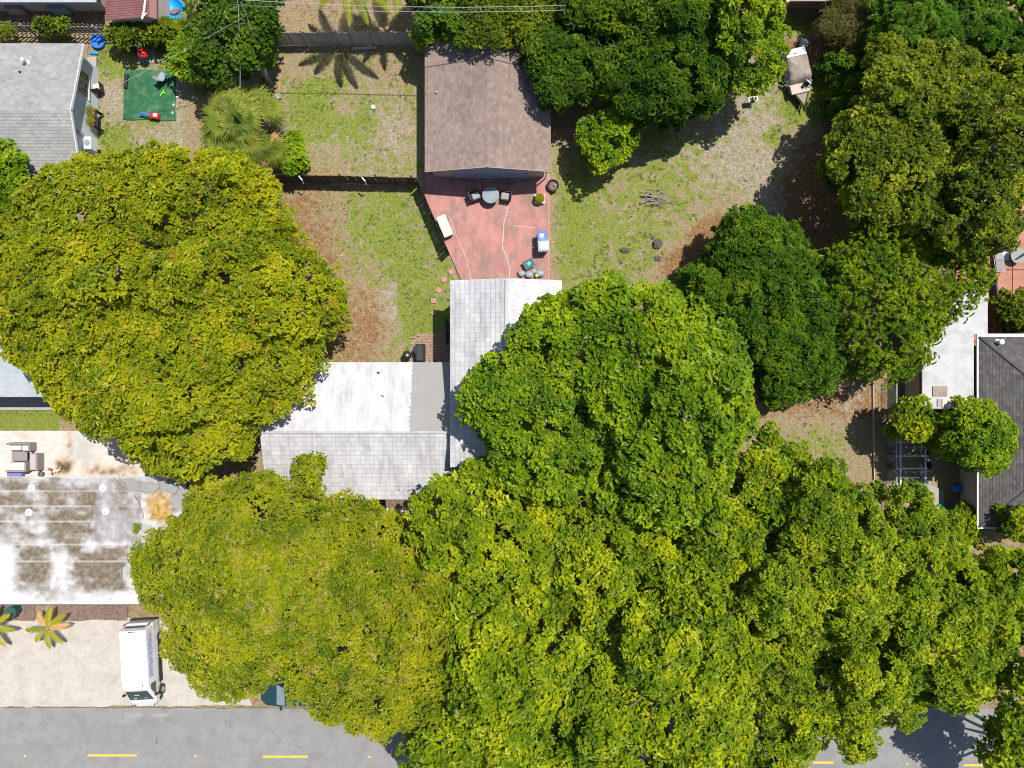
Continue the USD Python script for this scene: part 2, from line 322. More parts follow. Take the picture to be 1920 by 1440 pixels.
zone([(1035, 210), (1250, 200), (1400, 130), (1500, 170), (1560, 200), (1600, 330), (1560, 430), (1400, 440), (1290, 540), (1035, 560)], .44, .36, .08)
blob(1380, 230, 110, 70, -.06, .20); blob(1400, 320, 90, 60, -.08, .20); blob(1230, 360, 60, 50, .1); blob(1080, 420, 40, 110, .2); blob(1180, 470, 60, 60, .12); blob(1270, 300, 60, 50, .05, .1); blob(1080, 250, 50, 30, -.2, .1, .2)
blob(1350, 440, 65, 45, -.2, -.15, .8); blob(1290, 500, 65, 35, -.25, -.15, .8); blob(1500, 270, 50, 50, -.2, -.05, .4); blob(1450, 390, 40, 40, -.1, .25)
blob(1488, 205, 18, 26, .75, -.4, -.2); blob(1535, 165, 14, 50, .75, -.4, -.2); blob(1230, 250, 18, 16, .4); blob(1450, 255, 18, 16, .4)
zone([(1490, 90), (1640, 90), (1640, 450), (1470, 450), (1470, 340), (1560, 250)], .14, .05, .85, 30)
blob(1530, 170, 20, 40, .6, -.2, -.4)
zone([(1400, 700), (1640, 690), (1650, 940), (1400, 960)], .26, .28, .36)
blob(1540, 830, 60, 50, .28, 0, -.2); blob(1520, 760, 120, 28, -.3, .1, .25); blob(1600, 740, 40, 50, -.2, .2, .2)
zone([(180, 78), (350, 78), (360, 300), (180, 300)], .46, .40, .05)
blob(205, 110, 30, 40, .25); blob(215, 265, 40, 30, .3); blob(210, 190, 25, 50, -.2, .2); blob(300, 270, 60, 25, -.15, .2); blob(335, 190, 14, 60, -.1, .25)
zone([(-300, 762), (112, 762), (112, 806), (-300, 806)], .95, .05, .0, 8)
zone([(1430, 30), (1560, 30), (1560, 62), (1430, 62)], .85, .05, .05, 8)
zone([(180, 0), (200, 0), (200, 40), (180, 40)], .6, .3, 0, 6)
zone([(1640, 820), (1780, 800), (1800, 1000), (1690, 960)], .08, .5, .2, 14)
rn = meshkit.fbm(np.stack([GX * .9, GY * .9, GX * 0], -1), 4, 3) - .5
hump = (gaussian_filter(rn, 1.2) * .07) * np.clip(1 - np.hypot(np.maximum(np.abs(GX) - 40, 0), np.maximum(np.abs(GY) - 30, 0)) / 10, 0, 1)
hump *= np.clip((gaussian_filter((PY < 1300).astype(float), 2)), 0, 1)
for bx, by, rx, ry, h in ((1232, 462, 9, 12, .22), (1172, 470, 12, 9, .18), (1232, 484, 7, 7, .14), (1165, 492, 6, 5, .1), (1480, 800, 40, 6, .1), (1560, 768, 12, 8, .12), (1540, 760, 8, 8, .1)):
    hump = hump + h * blob_w(bx, by, rx, ry)
ground_z = hump - .04
fields = np.clip(np.stack([Gr + .035, Sa - .02, Li], -1), 0, 1)
N = {"t": ("attribute", {"attribute": "tone"}), "s": ("separate_color", {}), "g": ("geometry", {}),
     "n1": ("noise_texture", {"scale": 1.5, "detail": 12.0, "roughness": .68}), "n2": ("noise_texture", {"scale": 2.0, "detail": 12.0, "roughness": .72}),
     "n3": ("noise_texture", {"scale": 2.6, "detail": 12.0, "roughness": .72}), "n4": ("noise_texture", {"scale": 9.0, "detail": 8.0, "roughness": .75}), "n5": ("noise_texture", {"scale": 0.3, "detail": 5.0}),
     "o2": ("mapping", {"location": (31, 17, 5)}), "o3": ("mapping", {"location": (-13, 57, 9)}),
     "dirt": ("rgb_ramp", {"ramp": [(.3, (.105, .085, .05)), (.5, (.215, .17, .10)), (.7, (.32, .26, .16))]}),
     "sandc": ("rgb_ramp", {"ramp": [(.30, (.085, .075, .066)), (.43, (.175, .155, .13)), (.53, (.272, .232, .172)), (.66, (.39, .342, .27))]}),
     "grassc": ("rgb_ramp", {"ramp": [(.3, (.06, .082, .014)), (.5, (.135, .17, .026)), (.7, (.245, .245, .075))]}),
     "litc": ("rgb_ramp", {"ramp": [(0.3, (0.0625, 0.035, 0.0213)), (0.48, (0.1562, 0.0875, 0.0425)), (0.62, (0.2812, 0.1562, 0.0725)), (0.75, (0.4, 0.275, 0.1625))]}),
     "p": ("principled_bsdf", {"roughness": .95, "specular_ior_level": .12}), "b": ("bump", {"strength": .8, "distance": .06}),
     "m1": ("mix_color", {}), "m2": ("mix_color", {}), "m3": ("mix_color", {})}
L = [("t.color", "s.color"), ("g.position", "n1.vector"), ("g.position", "o2.vector"), ("g.position", "o3.vector"), ("o2.vector", "n2.vector"), ("o3.vector", "n3.vector"), ("g.position", "n4.vector"), ("g.position", "n5.vector"),
     ("n4.fac", "dirt.fac"), ("n4.fac", "sandc.fac"), ("n4.fac", "grassc.fac"), ("n4.fac", "litc.fac"), ("n4.fac", "b.height"), ("b.normal", "p.normal")]
for k, (ch, nz) in enumerate((("b", "n3"), ("g", "n2"), ("r", "n1"))):
    N[f"x{k}"] = ("math", {"math_type": "multiply_add", "value2": 1.35, "value3": -.675}); N[f"y{k}"] = ("math", {"math_type": "add"})
    N[f"z{k}"] = ("map_range", {"range_type": "smoothstep", "from_min": .38, "from_max": .62, "clamp": True})
    L += [(f"{nz}.fac", f"x{k}.value1"), (f"x{k}.value", f"y{k}.value1"), (f"s.{ch}", f"y{k}.value2"), (f"y{k}.value", f"z{k}.value"), (f"z{k}.result", f"m{k+1}.fac")]
L += [("dirt.color", "m1.a"), ("litc.color", "m1.b"), ("m1.result", "m2.a"), ("sandc.color", "m2.b"), ("m2.result", "m3.a"), ("grassc.color", "m3.b"), ("m3.result", "p.base_color")]
M["ground_look"] = usdkit.material(stage, "/World/Looks/ground_look", N, L, surface="p.BSDF")
ny, nx = GX.shape
idx = np.arange(ny * nx).reshape(ny, nx)
gq = np.stack([idx[:-1, :-1], idx[:-1, 1:], idx[1:, 1:], idx[1:, :-1]], -1).reshape(-1, 4)
struct("ground", MB().add(np.stack([GX, GY, ground_z], -1), gq), "ground_look", smooth=True, tone=fields.reshape(-1, 3))
def gz(x, y):
    i = np.clip(np.searchsorted(gx, x) - 1, 0, nx - 2); j = np.clip(np.searchsorted(gy, y) - 1, 0, ny - 2)
    return ground_z[j, i]

def ragged(pts, amp=.12, step=.3, seed=0, keep=()):
    """a polygon (world metres) with a worn, wandering edge"""
    p = shapely.segmentize(shapely.Polygon(pts), step); c = np.array(p.exterior.coords)[:-1]
    n = meshkit.fbm(np.stack([c[:, 0] * 1.1, c[:, 1] * 1.1, np.full(len(c), seed)], -1), 4, seed) - .5
    m = meshkit.fbm(np.stack([c[:, 0] * 1.1, c[:, 1] * 1.1, np.full(len(c), seed + 9.)], -1), 4, seed + 5) - .5
    return shapely.Polygon(c + np.stack([n, m], 1) * amp * 4).buffer(0)
w2 = lambda *pts: [W(*p)[:2] for p in pts]
def big(g): return max(getattr(g, "geoms", [g]), key=lambda q: q.area)
# road, sand drive, beds
yr = W(0, 1325)[1]
struct("road", MB().prism(big(ragged([(-300, yr), (300, yr - .15), (300, yr - 7.2), (-300, yr - 7.2)], .07, .5, 2)), -.3, .055), "asphalt")
struct("sand_driveway", MB().prism(big(ragged(w2((-400, 1166), (300, 1160), (345, 1200), (440, 1240), (470, 1322), (-400, 1327)), .12, .4, 3)), -.2, .045), "sand")
struct("mulch_bed", MB().prism(big(ragged(w2((112, 1130), (241, 1130), (239, 1162), (112, 1164)), .05, .3, 4)), -.2, .07), "mulch")
struct("mulch_bed", MB().prism(big(ragged(w2((-60, 1130), (66, 1130), (66, 1163), (-60, 1165)), .05, .3, 5)), -.2, .07), "mulch")
struct("gravel_strip", MB().prism(big(ragged(w2((-200, 738), (112, 738), (112, 763), (-200, 763)), .04, .3, 6)), -.2, .05), "gravel")
struct("garden_kerb", MB().bx(*(W(-200, 764)[0], W(110, 764)[0]), *(W(0, 769)[1], W(0, 763.5)[1]), -.2, .1), "concrete")
g = np.random.default_rng(23); tm, tp_ = MB(), []
for px, py, dx, dy in ((70, 1350, 26, 10), (84, 1362, 12, 16), (164, 1386, 3, 14), (294, 1378, 3, 12), (500, 1365, 30, 22), (555, 1397, 10, 3), (40, 1352, 4, 10), (148, 1398, 4, 5), (640, 1362, 18, 8), (1655, 1392, 22, 6), (420, 1344, 8, 14)):
    a = W(px, py)[:2]; b = W(px + dx, py + dy)[:2]; P = lerp(a, b, np.linspace(0, 1, 7)[:, None]) + g.normal(scale=.06, size=(7, 2)); w_ = g.uniform(.006, .03, 7)[:, None]; nn = np.array([[-(b - a)[1], (b - a)[0]]]) / np.linalg.norm(b - a)
    v = np.vstack([np.column_stack([P + nn * w_, np.full(7, .0575)]), np.column_stack([P - nn * w_, np.full(7, .0575)])]); f = np.array([[i, i + 1, i + 8, i + 7] for i in range(6)]); n_ = np.cross(v[1] - v[0], v[8] - v[0])[2]; tm.add(v, f if n_ > 0 else f[:, ::-1])
struct("tar_mark", tm, "tar_mark", under="/World/road")
for q_ in ([(232, 1336), (262, 1334), (270, 1342), (240, 1346)], [(285, 1338), (318, 1336), (312, 1344), (290, 1345)]): tp_.append(MB().prism(big(ragged(w2(*q_), .03, .15, int(q_[0][0]))), .05, .0572))
for m_ in tp_: struct("road_patch", m_, "road_patch", under="/World/road")
for x0, x1, y in ((165, 257, 1415.5), (493, 578, 1418), (1524, 1562, 1429), (1806, 1886, 1434)):
    a, b = W(x0, y), W(x1, y)
    single("yellow_dash", MB().prism(big(ragged([(a[0], a[1] - .075), (b[0], a[1] - .075), (b[0], a[1] + .075), (a[0], a[1] + .075)], .006, .1, int(x0))), .052, .0605), "road_paint",
           {165: "yellow centre dash on the road below the white van", 493: "yellow centre dash in the open road left of the overhanging tree", 1524: "short yellow dash half hidden by leaves at the bottom right", 1806: "yellow centre dash in tree shade at the lower right corner"}[x0], "road marking", "yellow dashes along the middle of the road")
for x, y, lb in ((48, 1416, "leftmost of the small yellow road studs"), (367, 1416, "small yellow road stud between the two open dashes"), (693, 1418, "small yellow road stud beside the tree overhanging the road"), (1700, 1431, "small yellow road stud in the clear patch at lower right")):
    single("road_stud", MB().box(W(x, y) + [0, 0, .065], (.12, .11, .03), bev=.012), "yellow_plastic", lb, "road stud", "studs along the road centre")

# ---------------------------------------------------------------- roofs and houses
def tiles(mb_or_t, a, b, c, d, w, expo, thick, seed=0, n_single=0, name="roof_tile", matname=None, under=None, lift=.012, gap=.006, overlap=.05, vlimit=1.0, urange=None, label=None, bond=.5):
    """courses of overlapping tiles or shingles up the slope a-b (eave) to d-c (ridge); the first n_single are pieces of their own"""
    a, b, c, d = (np.asarray(q, float) for q in (a, b, c, d)); r = np.random.default_rng(seed)
    eu = (b - a) / np.linalg.norm(b - a); n = np.cross(b - a, d - a); n /= np.linalg.norm(n); ev = np.cross(n, eu)
    H = np.dot(d - a, ev); nv = int(round(H * vlimit / expo)); rest, count, out = MB(), 0, []
    sl, sr, s0 = np.dot(d - a, eu) / H, np.dot(c - b, eu) / H, np.linalg.norm(b - a)
    for k in range(nv):
        v0, v1 = k * H * vlimit / nv, min(H, (k + 1) * H * vlimit / nv + overlap)
        lo, hi = min(sl * v0, sl * v1) if sl < 0 else sl * v0, s0 + sr * v0
        off = (k % 2) * w * bond + r.uniform(-.02, .02)
        for i in range(int((hi - lo) / w) + 2):
            u0, u1 = lo + (i - .5) * w + off - w / 2 + gap / 2, lo + (i + .5) * w + off - w / 2 - gap / 2
            q = [(max(u0, sl * v0), v0), (min(u1, s0 + sr * v0), v0), (min(u1, s0 + sr * v1), v1), (max(u0, sl * v1), v1)]
            if urange and not (urange[0] <= (u0 + u1) / 2 <= urange[1]): continue
            if q[1][0] - q[0][0] < .03: continue
            if q[2][0] < q[3][0]: q[2] = q[3] = ((q[2][0] + q[3][0]) / 2, v1)
            t = thick * r.uniform(.75, 1.3)
            P = np.array([a + eu * u + ev * v for u, v in q]); hi_ = np.array([lift + t, lift + t, lift * .35, lift * .35]) + r.uniform(-.003, .003)
            V = np.vstack([P + n * hi_[:, None], P[:2] + n * .002])
            F = [[0, 1, 2], [0, 2, 3], [4, 5, 1], [4, 1, 0], [4, 0, 3], [1, 5, 2]]
            tone = np.repeat(r.beta(2, 2), 3)
            out.append((V, F, tone))
    order = list(range(len(out)))
    singles = order[:n_single]
    return out, singles
def lay(thing, under, outs, n_single, name, matname, label=None):
    """n_single pieces spread evenly over OUTS become prims; the others one joined part"""
    tot = len(outs); pick = set(range(tot)) if tot <= n_single else set(range(0, n_single))
    rest = MB()
    for i, (V, F, t) in enumerate(outs):
        if i in pick: thing.part(name, MB().add(V, F, t), matname, under=under, world=True)
        else: rest.add(V, F, t)
    if rest.n: thing.part(name + "_field" if n_single else name + "_courses", rest, matname, under=under, world=True, kind="stuff")

def walls_box(mb, x0, x1, y0, y1, h): return mb.bx(x0, x1, y0, y1, -.1, h)
def gable_wall(mb, axis, x0, x1, y0, y1, ze, zr):
    if axis == "x": P = [(x0, y0, -.1), (x0, y1, -.1), (x0, y1, ze), (x0, (y0 + y1) / 2, zr), (x0, y0, ze)]; Q = [(x1, p[1], p[2]) for p in P]
    else: P = [(x0, y0, -.1), (x1, y0, -.1), (x1, y0, ze), ((x0 + x1) / 2, y0, zr), (x0, y0, ze)]; Q = [(p[0], y1, p[2]) for p in P]
    return mb.hull(P + Q)
def window(t, c, size, axis, wallp, frame_mat="white_paint", bars=2):
    """a window standing proud of a wall; axis: outward direction as (dx, dy)"""
    c = np.asarray(c, float); dx, dy = axis; w, h = size
    f = MB()
    def b(u0, u1, z0, z1, d0, d1):
        if dx: x = sorted((c[0] + dx * d0, c[0] + dx * d1)); return (x[0], x[1], c[1] + u0, c[1] + u1, c[2] + z0, c[2] + z1)
        y = sorted((c[1] + dy * d0, c[1] + dy * d1)); return (c[0] + u0, c[0] + u1, y[0], y[1], c[2] + z0, c[2] + z1)
    e = .06
    f.bx(*b(-w / 2 - e, w / 2 + e, h / 2, h / 2 + e, .005, .05)); f.bx(*b(-w / 2 - e - .05, w / 2 + e + .05, -h / 2 - e, -h / 2, .005, .09))
    f.bx(*b(-w / 2 - e, -w / 2, -h / 2, h / 2, .006, .048)); f.bx(*b(w / 2, w / 2 + e, -h / 2, h / 2, .006, .048))
    for k in range(1, bars): u = -w / 2 + w * k / bars; f.bx(*b(u - .02, u + .02, -h / 2, h / 2, .008, .04))
    p = t.part("window", f, frame_mat, under=wallp, world=True)
    put(numbered(p, "pane"), MB().bx(*b(-w / 2, w / 2, -h / 2, h / 2, .004, .02)), "glass_dark", t.local)

# main white house, low wing (ridge east-west)
wing = T("white_tile_house", "white concrete-tile house with a low wing and a taller wing, half under the big tree", "house", (-8, -3, 0))
X0, X1, Yn, Ys = -16.05, -2.0, 1.40, -7.55
ze, zr = 2.75, 4.2; Yr = (Yn + Ys) / 2
wl = wing.part("wall", gable_wall(MB(), "x", X0 + .4, X1, Ys + .5, Yn - .5, ze - .1, zr - .25), "white_paint", world=True)
window(wing, (-12.5, Yn - .5, 1.5), (1.6, 1.1), (0, 1), wl); window(wing, (-6.3, Yn - .5, 1.5), (1.2, 1.1), (0, 1), wl); window(wing, (-12, Ys + .5, 1.5), (2.0, 1.2), (0, -1), wl, bars=3); window(wing, (X0 + .4, -2.8, 1.5), (1.4, 1.1), (-1, 0), wl)
dck = MB().slab((X1, Yn, ze), (X0, Yn, ze), (X0, Yr, zr), (X1, Yr, zr), .1).slab((X0, Ys, ze), (X1, Ys, ze), (X1, Yr, zr), (X0, Yr, zr), .1)
slope = (zr - ze) / (Yr - Ys)
dck.slab((-8.3, Ys - 1.55, ze - 1.55 * slope), (X1, Ys - 1.55, ze - 1.55 * slope), (X1, Ys, ze - .004), (-8.3, Ys, ze - .004), .1)
rp = wing.part("roof", dck, "mulch", world=True, tone=np.full((dck.n, 3), .5))
xp = W(770, 745, 3.4)[0]
oS, _ = tiles(None, (X0, Ys, ze), (X1, Ys, ze), (X1, Yr, zr), (X0, Yr, zr), .30, .315, .034, 11, gap=.007, overlap=-.016, bond=0)
oP, _ = tiles(None, (-8.3, Ys - 1.55, ze - 1.55 * slope), (X1, Ys - 1.55, ze - 1.55 * slope), (X1, Ys, ze), (-8.3, Ys, ze), .30, .315, .034, 12, gap=.007, overlap=-.016, bond=0)
lay(wing, rp, oP[: len(oP) // 2] + oS, 300, "roof_tile", "white_tile")
oN, _ = tiles(None, (X1, Yn, ze), (X0, Yn, ze), (X0, Yr, zr), (X1, Yr, zr), .30, .32, .016, 13, urange=(X1 - xp, 99), lift=.010, gap=.005, overlap=-.006, bond=0)
lay(wing, rp, oN, 0, "upper_tile", "white_tile_clean")
# grey re-roofed patch with its torn edge
rr = np.random.default_rng(5); ed = [(xp + rr.uniform(-.09, .09), y) for y in np.linspace(Yr + .02, Yn + .03, 22)]
pp = MB(); zz = lambda y: zr - (y - Yr) * slope + .016
pv = np.array([(x, y, zz(y)) for x, y in ed] + [(X1, y, zz(y)) for _, y in ed]); ne = len(ed)
pp.add(pv, [[i, i + ne, i + ne + 1, i + 1] for i in range(ne - 1)])
wing.part("felt_patch", pp, "grey_roll_roof", under=rp, world=True, label="grey rolled-felt patch with a torn white edge")
cap = MB()
for i in range(46):
    x = X0 + .02 + i * .305; cap.tube([(x, Yr, zr + .0), (x + .32, Yr, zr + .012)], [.085, .095], 8)
wing.part("ridge_cap", cap, "white_tile_clean", under=rp, world=True)
wing.part("fascia", MB().bx(X0, X1, Yn, Yn + .025, ze - .19, ze + .0).bx(X0, -8.3, Ys - .025, Ys, ze - .19, ze).bx(-8.3, X1, Ys - 1.575, Ys - 1.55, ze - .72, ze - .53), "white_paint", under=rp, world=True)
for px, py, h in ((712, 695, .45), (722, 739, .30)):
    q = W(px, py, 3.2); z = zr - (q[1] - Yr) * slope
    wing.part("vent_pipe", MB().lathe([(.17, 0), (.12, .03), (.07, .05), (.065, h), (.10, h), (.10, h + .06), (0, h + .07)], (q[0], q[1], z - .01), 12), "galvanised", under=rp, world=True, smooth=40)
ru = MB()
for px, py, w_ in ((646, 919, .3), (747, 918, .25), (767, 919, .3), (745, 911, .12), (766, 911, .1)):
    q = W(px, py, 2.9); y = q[1]; z = ze + (y - Ys) * slope + .062
    ru.add([(q[0] - w_ / 2, y - .04, z - .013 + .0), (q[0] + w_ / 2, y - .03, z - .011), (q[0] + w_ * .35, y + .03, z + .014), (q[0] - w_ * .3, y + .04, z + .015)], [[0, 1, 2, 3]])
wing.part("rust_stain", ru, "rust", under=rp, world=True)
# taller wing (ridge north-south)
A0, A1, B0, B1 = -3.86, 3.1, 6.50, -5.2
e2, r2 = 4.9, 5.75; xm = (A0 + A1) / 2
w2_ = wing.part("tall_wall", gable_wall(MB(), "y", A0 + .35, A1 - .35, B1 + .3, B0 - .35, e2 - .05, r2 - .2), "white_paint", world=True)
window(wing, (-2, B0 - .35, 3.6), (1.5, 1.1), (0, 1), w2_); window(wing, (1.2, B0 - .35, 3.6), (1.5, 1.1), (0, 1), w2_); window(wing, (0, B0 - .35, 1.2), (1.8, 1.9), (0, 1), w2_); window(wing, (A0 + .35, 4.6, 1.5), (1.2, 1.0), (-1, 0), w2_)
dk2 = MB().slab((A0, B0, e2), (A0, B1, e2), (xm, B1, r2), (xm, B0, r2), .1).slab((A1, B1, e2), (A1, B0, e2), (xm, B0, r2), (xm, B1, r2), .1)
rp2 = wing.part("tall_roof", dk2, "mulch", world=True, tone=np.full((dk2.n, 3), .5))
o1, _ = tiles(None, (A0, B0, e2), (A0, B1, e2), (xm, B1, r2), (xm, B0, r2), .30, .32, .034, 21, gap=.006, overlap=-.018, bond=0)
lay(wing, rp2, o1, 300, "tall_roof_tile", "white_tile")
o2, _ = tiles(None, (A1, B1, e2), (A1, B0, e2), (xm, B0, r2), (xm, B1, r2), .30, .32, .006, 22, lift=.005)
lay(wing, rp2, o2, 0, "coated_tile", "white_tile_clean")
cap = MB()
for i in range(38): y = B1 + i * .305; cap.tube([(xm, y, r2), (xm, y + .32, r2 + .012)], [.08, .09], 8)
wing.part("tall_ridge_cap", cap, "white_tile_clean", under=rp2, world=True)
wing.part("tall_fascia", MB().bx(A0 - .025, A0, B1, B0, e2 - .2, e2).bx(A1, A1 + .025, B1, B0, e2 - .2, e2), "white_paint", under=rp2, world=True)
dr = wing.part("door", MB().bx(A0 + .30, A0 + .345, 2.4, 3.35, .05, 2.1), "white_paint", under=w2_, world=True)
put(numbered(dr, "handle"), MB().ball((A0 + .27, 2.5, 1.05), .04, 1), "steel", wing.local)
wing.part("porch_light", MB().lathe([(.05, 0), (.09, .03), (.09, .16), (.05, .2), (0, .21)], (W(842, 563, 2.2)[0] - .06, W(842, 563, 2.2)[1], 2.1), 10).bx(W(842, 563, 2.2)[0], A0 + .36, W(842, 563, 2.2)[1] - .03, W(842, 563, 2.2)[1] + .03, 2.16, 2.22), "galvanised", under=w2_, world=True)
# open gate post and screen door leaning beyond the eave
single("screen_door", MB().box((-4.42, 3.5, 1.05), (.05, 1.5, 2.0)).box((-4.42, 3.5, 1.05), (.07, 1.6, .05)).box((-4.42, 2.72, 1.05), (.07, .06, 2.1)).box((-4.42, 4.28, 1.05), (.07, .06, 2.1)), "dark_trim", "thin dark screen door standing open along the tall wing's west wall", "door")
# small deck with rail at the tall wing's east side
dk = T("entry_landing", "small dark landing with railing at the tall wing's east corner", "landing", (3.6, 5.2, 0))
dk.part("platform", MB().bx(2.75, 4.4, 4.6, 5.9, 0, 1.2), "dark_board", world=True)
q = MB()
for x in (3.2, 3.6, 4.0, 4.36): q.bx(x - .03, x + .03, 5.84, 5.9, 1.2, 2.1)
q.bx(3.0, 4.42, 5.83, 5.91, 2.1, 2.16); q.bx(4.34, 4.42, 4.6, 5.82, 2.1, 2.16)
dk.part("railing", q, "white_paint", world=True)

# brown shingle garage
g = T("brown_shingle_garage", "brown shingle-roofed garage with a blue-grey door facing the pink patio", "garage", (-1.7, 18.8, 0))
A0, A1, B0, B1, e2, r2 = -5.72, 2.55, 22.45, 13.95, 2.7, 3.75; xm = (A0 + A1) / 2
gw = g.part("wall", gable_wall(MB(), "y", A0 + .35, A1 - .35, B1 + .42, B0 - .3, e2 - .05, r2 - .2), "beige_wall", world=True)
gd = g.part("garage_door", MB().bx(-4.05, 1.05, B1 + .36, B1 + .415, 0, 2.35), "blue_grey_door", under=gw, world=True)
for k in range(4): put(numbered(gd, "door_panel"), MB().bx(-4.0, 1.0, B1 + .33, B1 + .365, .06 + k * .58, .58 + k * .58), "blue_grey_door", g.local)
g.part("gable_panel", MB().add([(-4.4, B1 + .405, 2.4), (1.4, B1 + .405, 2.4), (.3, B1 + .405, 3.3), (-1.6, B1 + .405, 3.42), (-3.4, B1 + .405, 3.25)], [[0, 1, 2], [0, 2, 3], [0, 3, 4]]), "blue_grey_door", under=gw, world=True)
window(g, (A1 - .35, 18.0, 1.5), (1.2, 1.0), (1, 0), gw)
dk3 = MB().slab((A0, B0, e2), (A0, B1, e2), (xm, B1, r2), (xm, B0, r2), .09).slab((A1, B1, e2), (A1, B0, e2), (xm, B0, r2), (xm, B1, r2), .09)
gr = g.part("roof", dk3, "brown_shingle", world=True, tone=np.full((dk3.n, 3), .5))
o, _ = tiles(None, (A0, B0, e2), (A0, B1, e2), (xm, B1, r2), (xm, B0, r2), .30, .19, .016, 31, gap=.004, lift=.008)
o_, _ = tiles(None, (A1, B1, e2), (A1, B0, e2), (xm, B0, r2), (xm, B1, r2), .30, .19, .016, 32, gap=.004, lift=.008)
lay(g, gr, o + o_, 0, "shingle", "brown_shingle")
cap = MB(); rcap = np.random.default_rng(3)
for i in range(42):
    y = B1 + i * .203; h_ = r2 + .022
    for s in (-1, 1): cap.add([(xm, y, h_ + .01), (xm, y + .23, h_), (xm + s * .15, y + .23, h_ - .04), (xm + s * .15, y, h_ - .03)], [[0, 1, 2, 3]] if s < 0 else [[3, 2, 1, 0]], np.repeat(rcap.beta(2, 2), 3))
g.part("ridge_shingles", cap, "brown_shingle", under=gr, world=True)
g.part("rake_board", MB().slab((A0, B1 - .02, e2 - .1), (A0, B1, e2 - .1), (xm, B1, r2 - .1), (xm, B1 - .02, r2 - .1), .12).slab((xm, B1 - .02, r2 - .1), (xm, B1, r2 - .1), (A1, B1, e2 - .1), (A1, B1 - .02, e2 - .1), .12), "beige_wall", under=gr, world=True)
q = W(819, 173, 3.0)
g.part("vent_pipe", MB().lathe([(.1, 0), (.05, .04), (.05, .28), (0, .28)], (q[0], q[1], 2.85), 10), "white_paint", under=gr, world=True, smooth=40)
g.part("downspout", MB().tube([(A1 - .16, B1 + .30, 2.6), (A1 - .22, B1 + .30, 2.3), (A1 - .24, B1 + .30, .1)], .05, 6), "white_paint", under=gw, world=True)
# white shed behind the garage
s = T("white_shed", "white flat-roofed shed just behind the brown garage, mostly under trees", "shed", (-2.3, 24.9, 0))
s.part("wall", MB().bx(-3.75, -.75, 23.0, 26.0, -.1, 2.2), "white_paint", world=True)
s.part("roof", MB().slab((-3.9, 22.85, 2.2), (-.6, 22.85, 2.2), (-.6, 26.2, 2.45), (-3.9, 26.2, 2.45), .07), "white_paint", world=True)

# grey shingle house, top left
h = T("grey_shingle_house", "pale grey shingle house with white gable wall in the top left corner", "house", (-36, 17.3, 0))
A1, yr_, e2, r2 = -28.15, 17.45, 2.75, 4.15; B0, B1 = 22.35, 12.55
wl = h.part("wall", gable_wall(MB(), "x", -46, A1 - .62, B1 + .5, B0 - .45, e2 - .05, r2 - .2), "pale_blue_wall", world=True)
window(h, (A1 - .62, 20.15, 1.75), (1.6, 1.2), (1, 0), wl, bars=3)
dk4 = MB().slab((A1, B0, e2), (-47, B0, e2), (-47, yr_, r2), (A1, yr_, r2), .1).slab((-47, B1, e2), (A1, B1, e2), (A1, yr_, r2), (-47, yr_, r2), .1)
hr = h.part("roof", dk4, "grey_shingle", world=True, tone=np.full((dk4.n, 3), .5))
oa, _ = tiles(None, (A1, B0, e2), (-40, B0, e2), (-40, yr_, r2), (A1, yr_, r2), .3, .2, .008, 41, gap=.004, lift=.008)
ob, _ = tiles(None, (-40, B1, e2), (A1, B1, e2), (A1, yr_, r2), (-40, yr_, r2), .3, .2, .016, 42, gap=.008, lift=.012)
lay(h, hr, oa + ob, 0, "shingle", "grey_shingle")
h.part("fascia", MB().slab((A1, B0, e2 + .02), (A1, yr_, r2 + .02), (A1 + .05, yr_, r2 + .02), (A1 + .05, B0, e2 + .02), .2).slab((A1, yr_, r2 + .02), (A1, B1, e2 + .02), (A1 + .05, B1, e2 + .02), (A1 + .05, yr_, r2 + .02), .2), "white_paint", under=hr, world=True)
q = W(44, 113, 3.5); zq = e2 + (B0 - q[1]) * (r2 - e2) / (B0 - yr_)
h.part("vent_pipe", MB().lathe([(.2, 0), (.1, .05), (.075, .08), (.075, .4), (.12, .42), (.12, .5), (0, .52)], (q[0], q[1], zq), 12), "galvanised", under=hr, world=True, smooth=40)
q = W(36, 134, 3.5)
h.part("roof_jack", MB().lathe([(.09, 0), (.05, .03), (.05, .16), (0, .16)], (q[0], q[1], e2 + (B0 - q[1]) * (r2 - e2) / (B0 - yr_)), 8), "rubber", under=hr, world=True)
single("concrete_walk", MB().prism(w2((165, 108), (182, 108), (182, 300), (160, 300)), -.1, .06), "concrete", "narrow pale concrete strip along the grey house's gable wall", "path")
# low pale-blue roof at the left under the big tree
h = T("pale_blue_roof_house", "house with pale blue-grey roof at the left edge, mostly under the yellow-green tree", "house", (-36, 1, 0))
A1, e2, r2 = W(95, 740, 2.7)[0], 2.7, 4.0; B1 = W(0, 744, 2.7)[1]; yr_ = B1 + 4.4; B0 = B1 + 8.8
h.part("wall", gable_wall(MB(), "x", -46, A1 - .4, B1 + .35, B0 - .4, e2 - .05, r2 - .15), "beige_wall", world=True)
dk5 = MB().slab((A1, B0, e2), (-47, B0, e2), (-47, yr_, r2), (A1, yr_, r2), .1).slab((-47, B1, e2), (A1, B1, e2), (A1, yr_, r2), (-47, yr_, r2), .1)
hr = h.part("roof", dk5, "blue_white_shingle", world=True, tone=np.full((dk5.n, 3), .5))
oa, _ = tiles(None, (-40, B1, e2), (A1, B1, e2), (A1, yr_, r2), (-40, yr_, r2), .3, .16, .007, 45, gap=.004)
lay(h, hr, oa, 0, "shingle", "blue_white_shingle")
h.part("fascia", MB().bx(-47, A1, B1 - .03, B1, e2 - .22, e2 + .01), "dark_trim", under=hr, world=True)

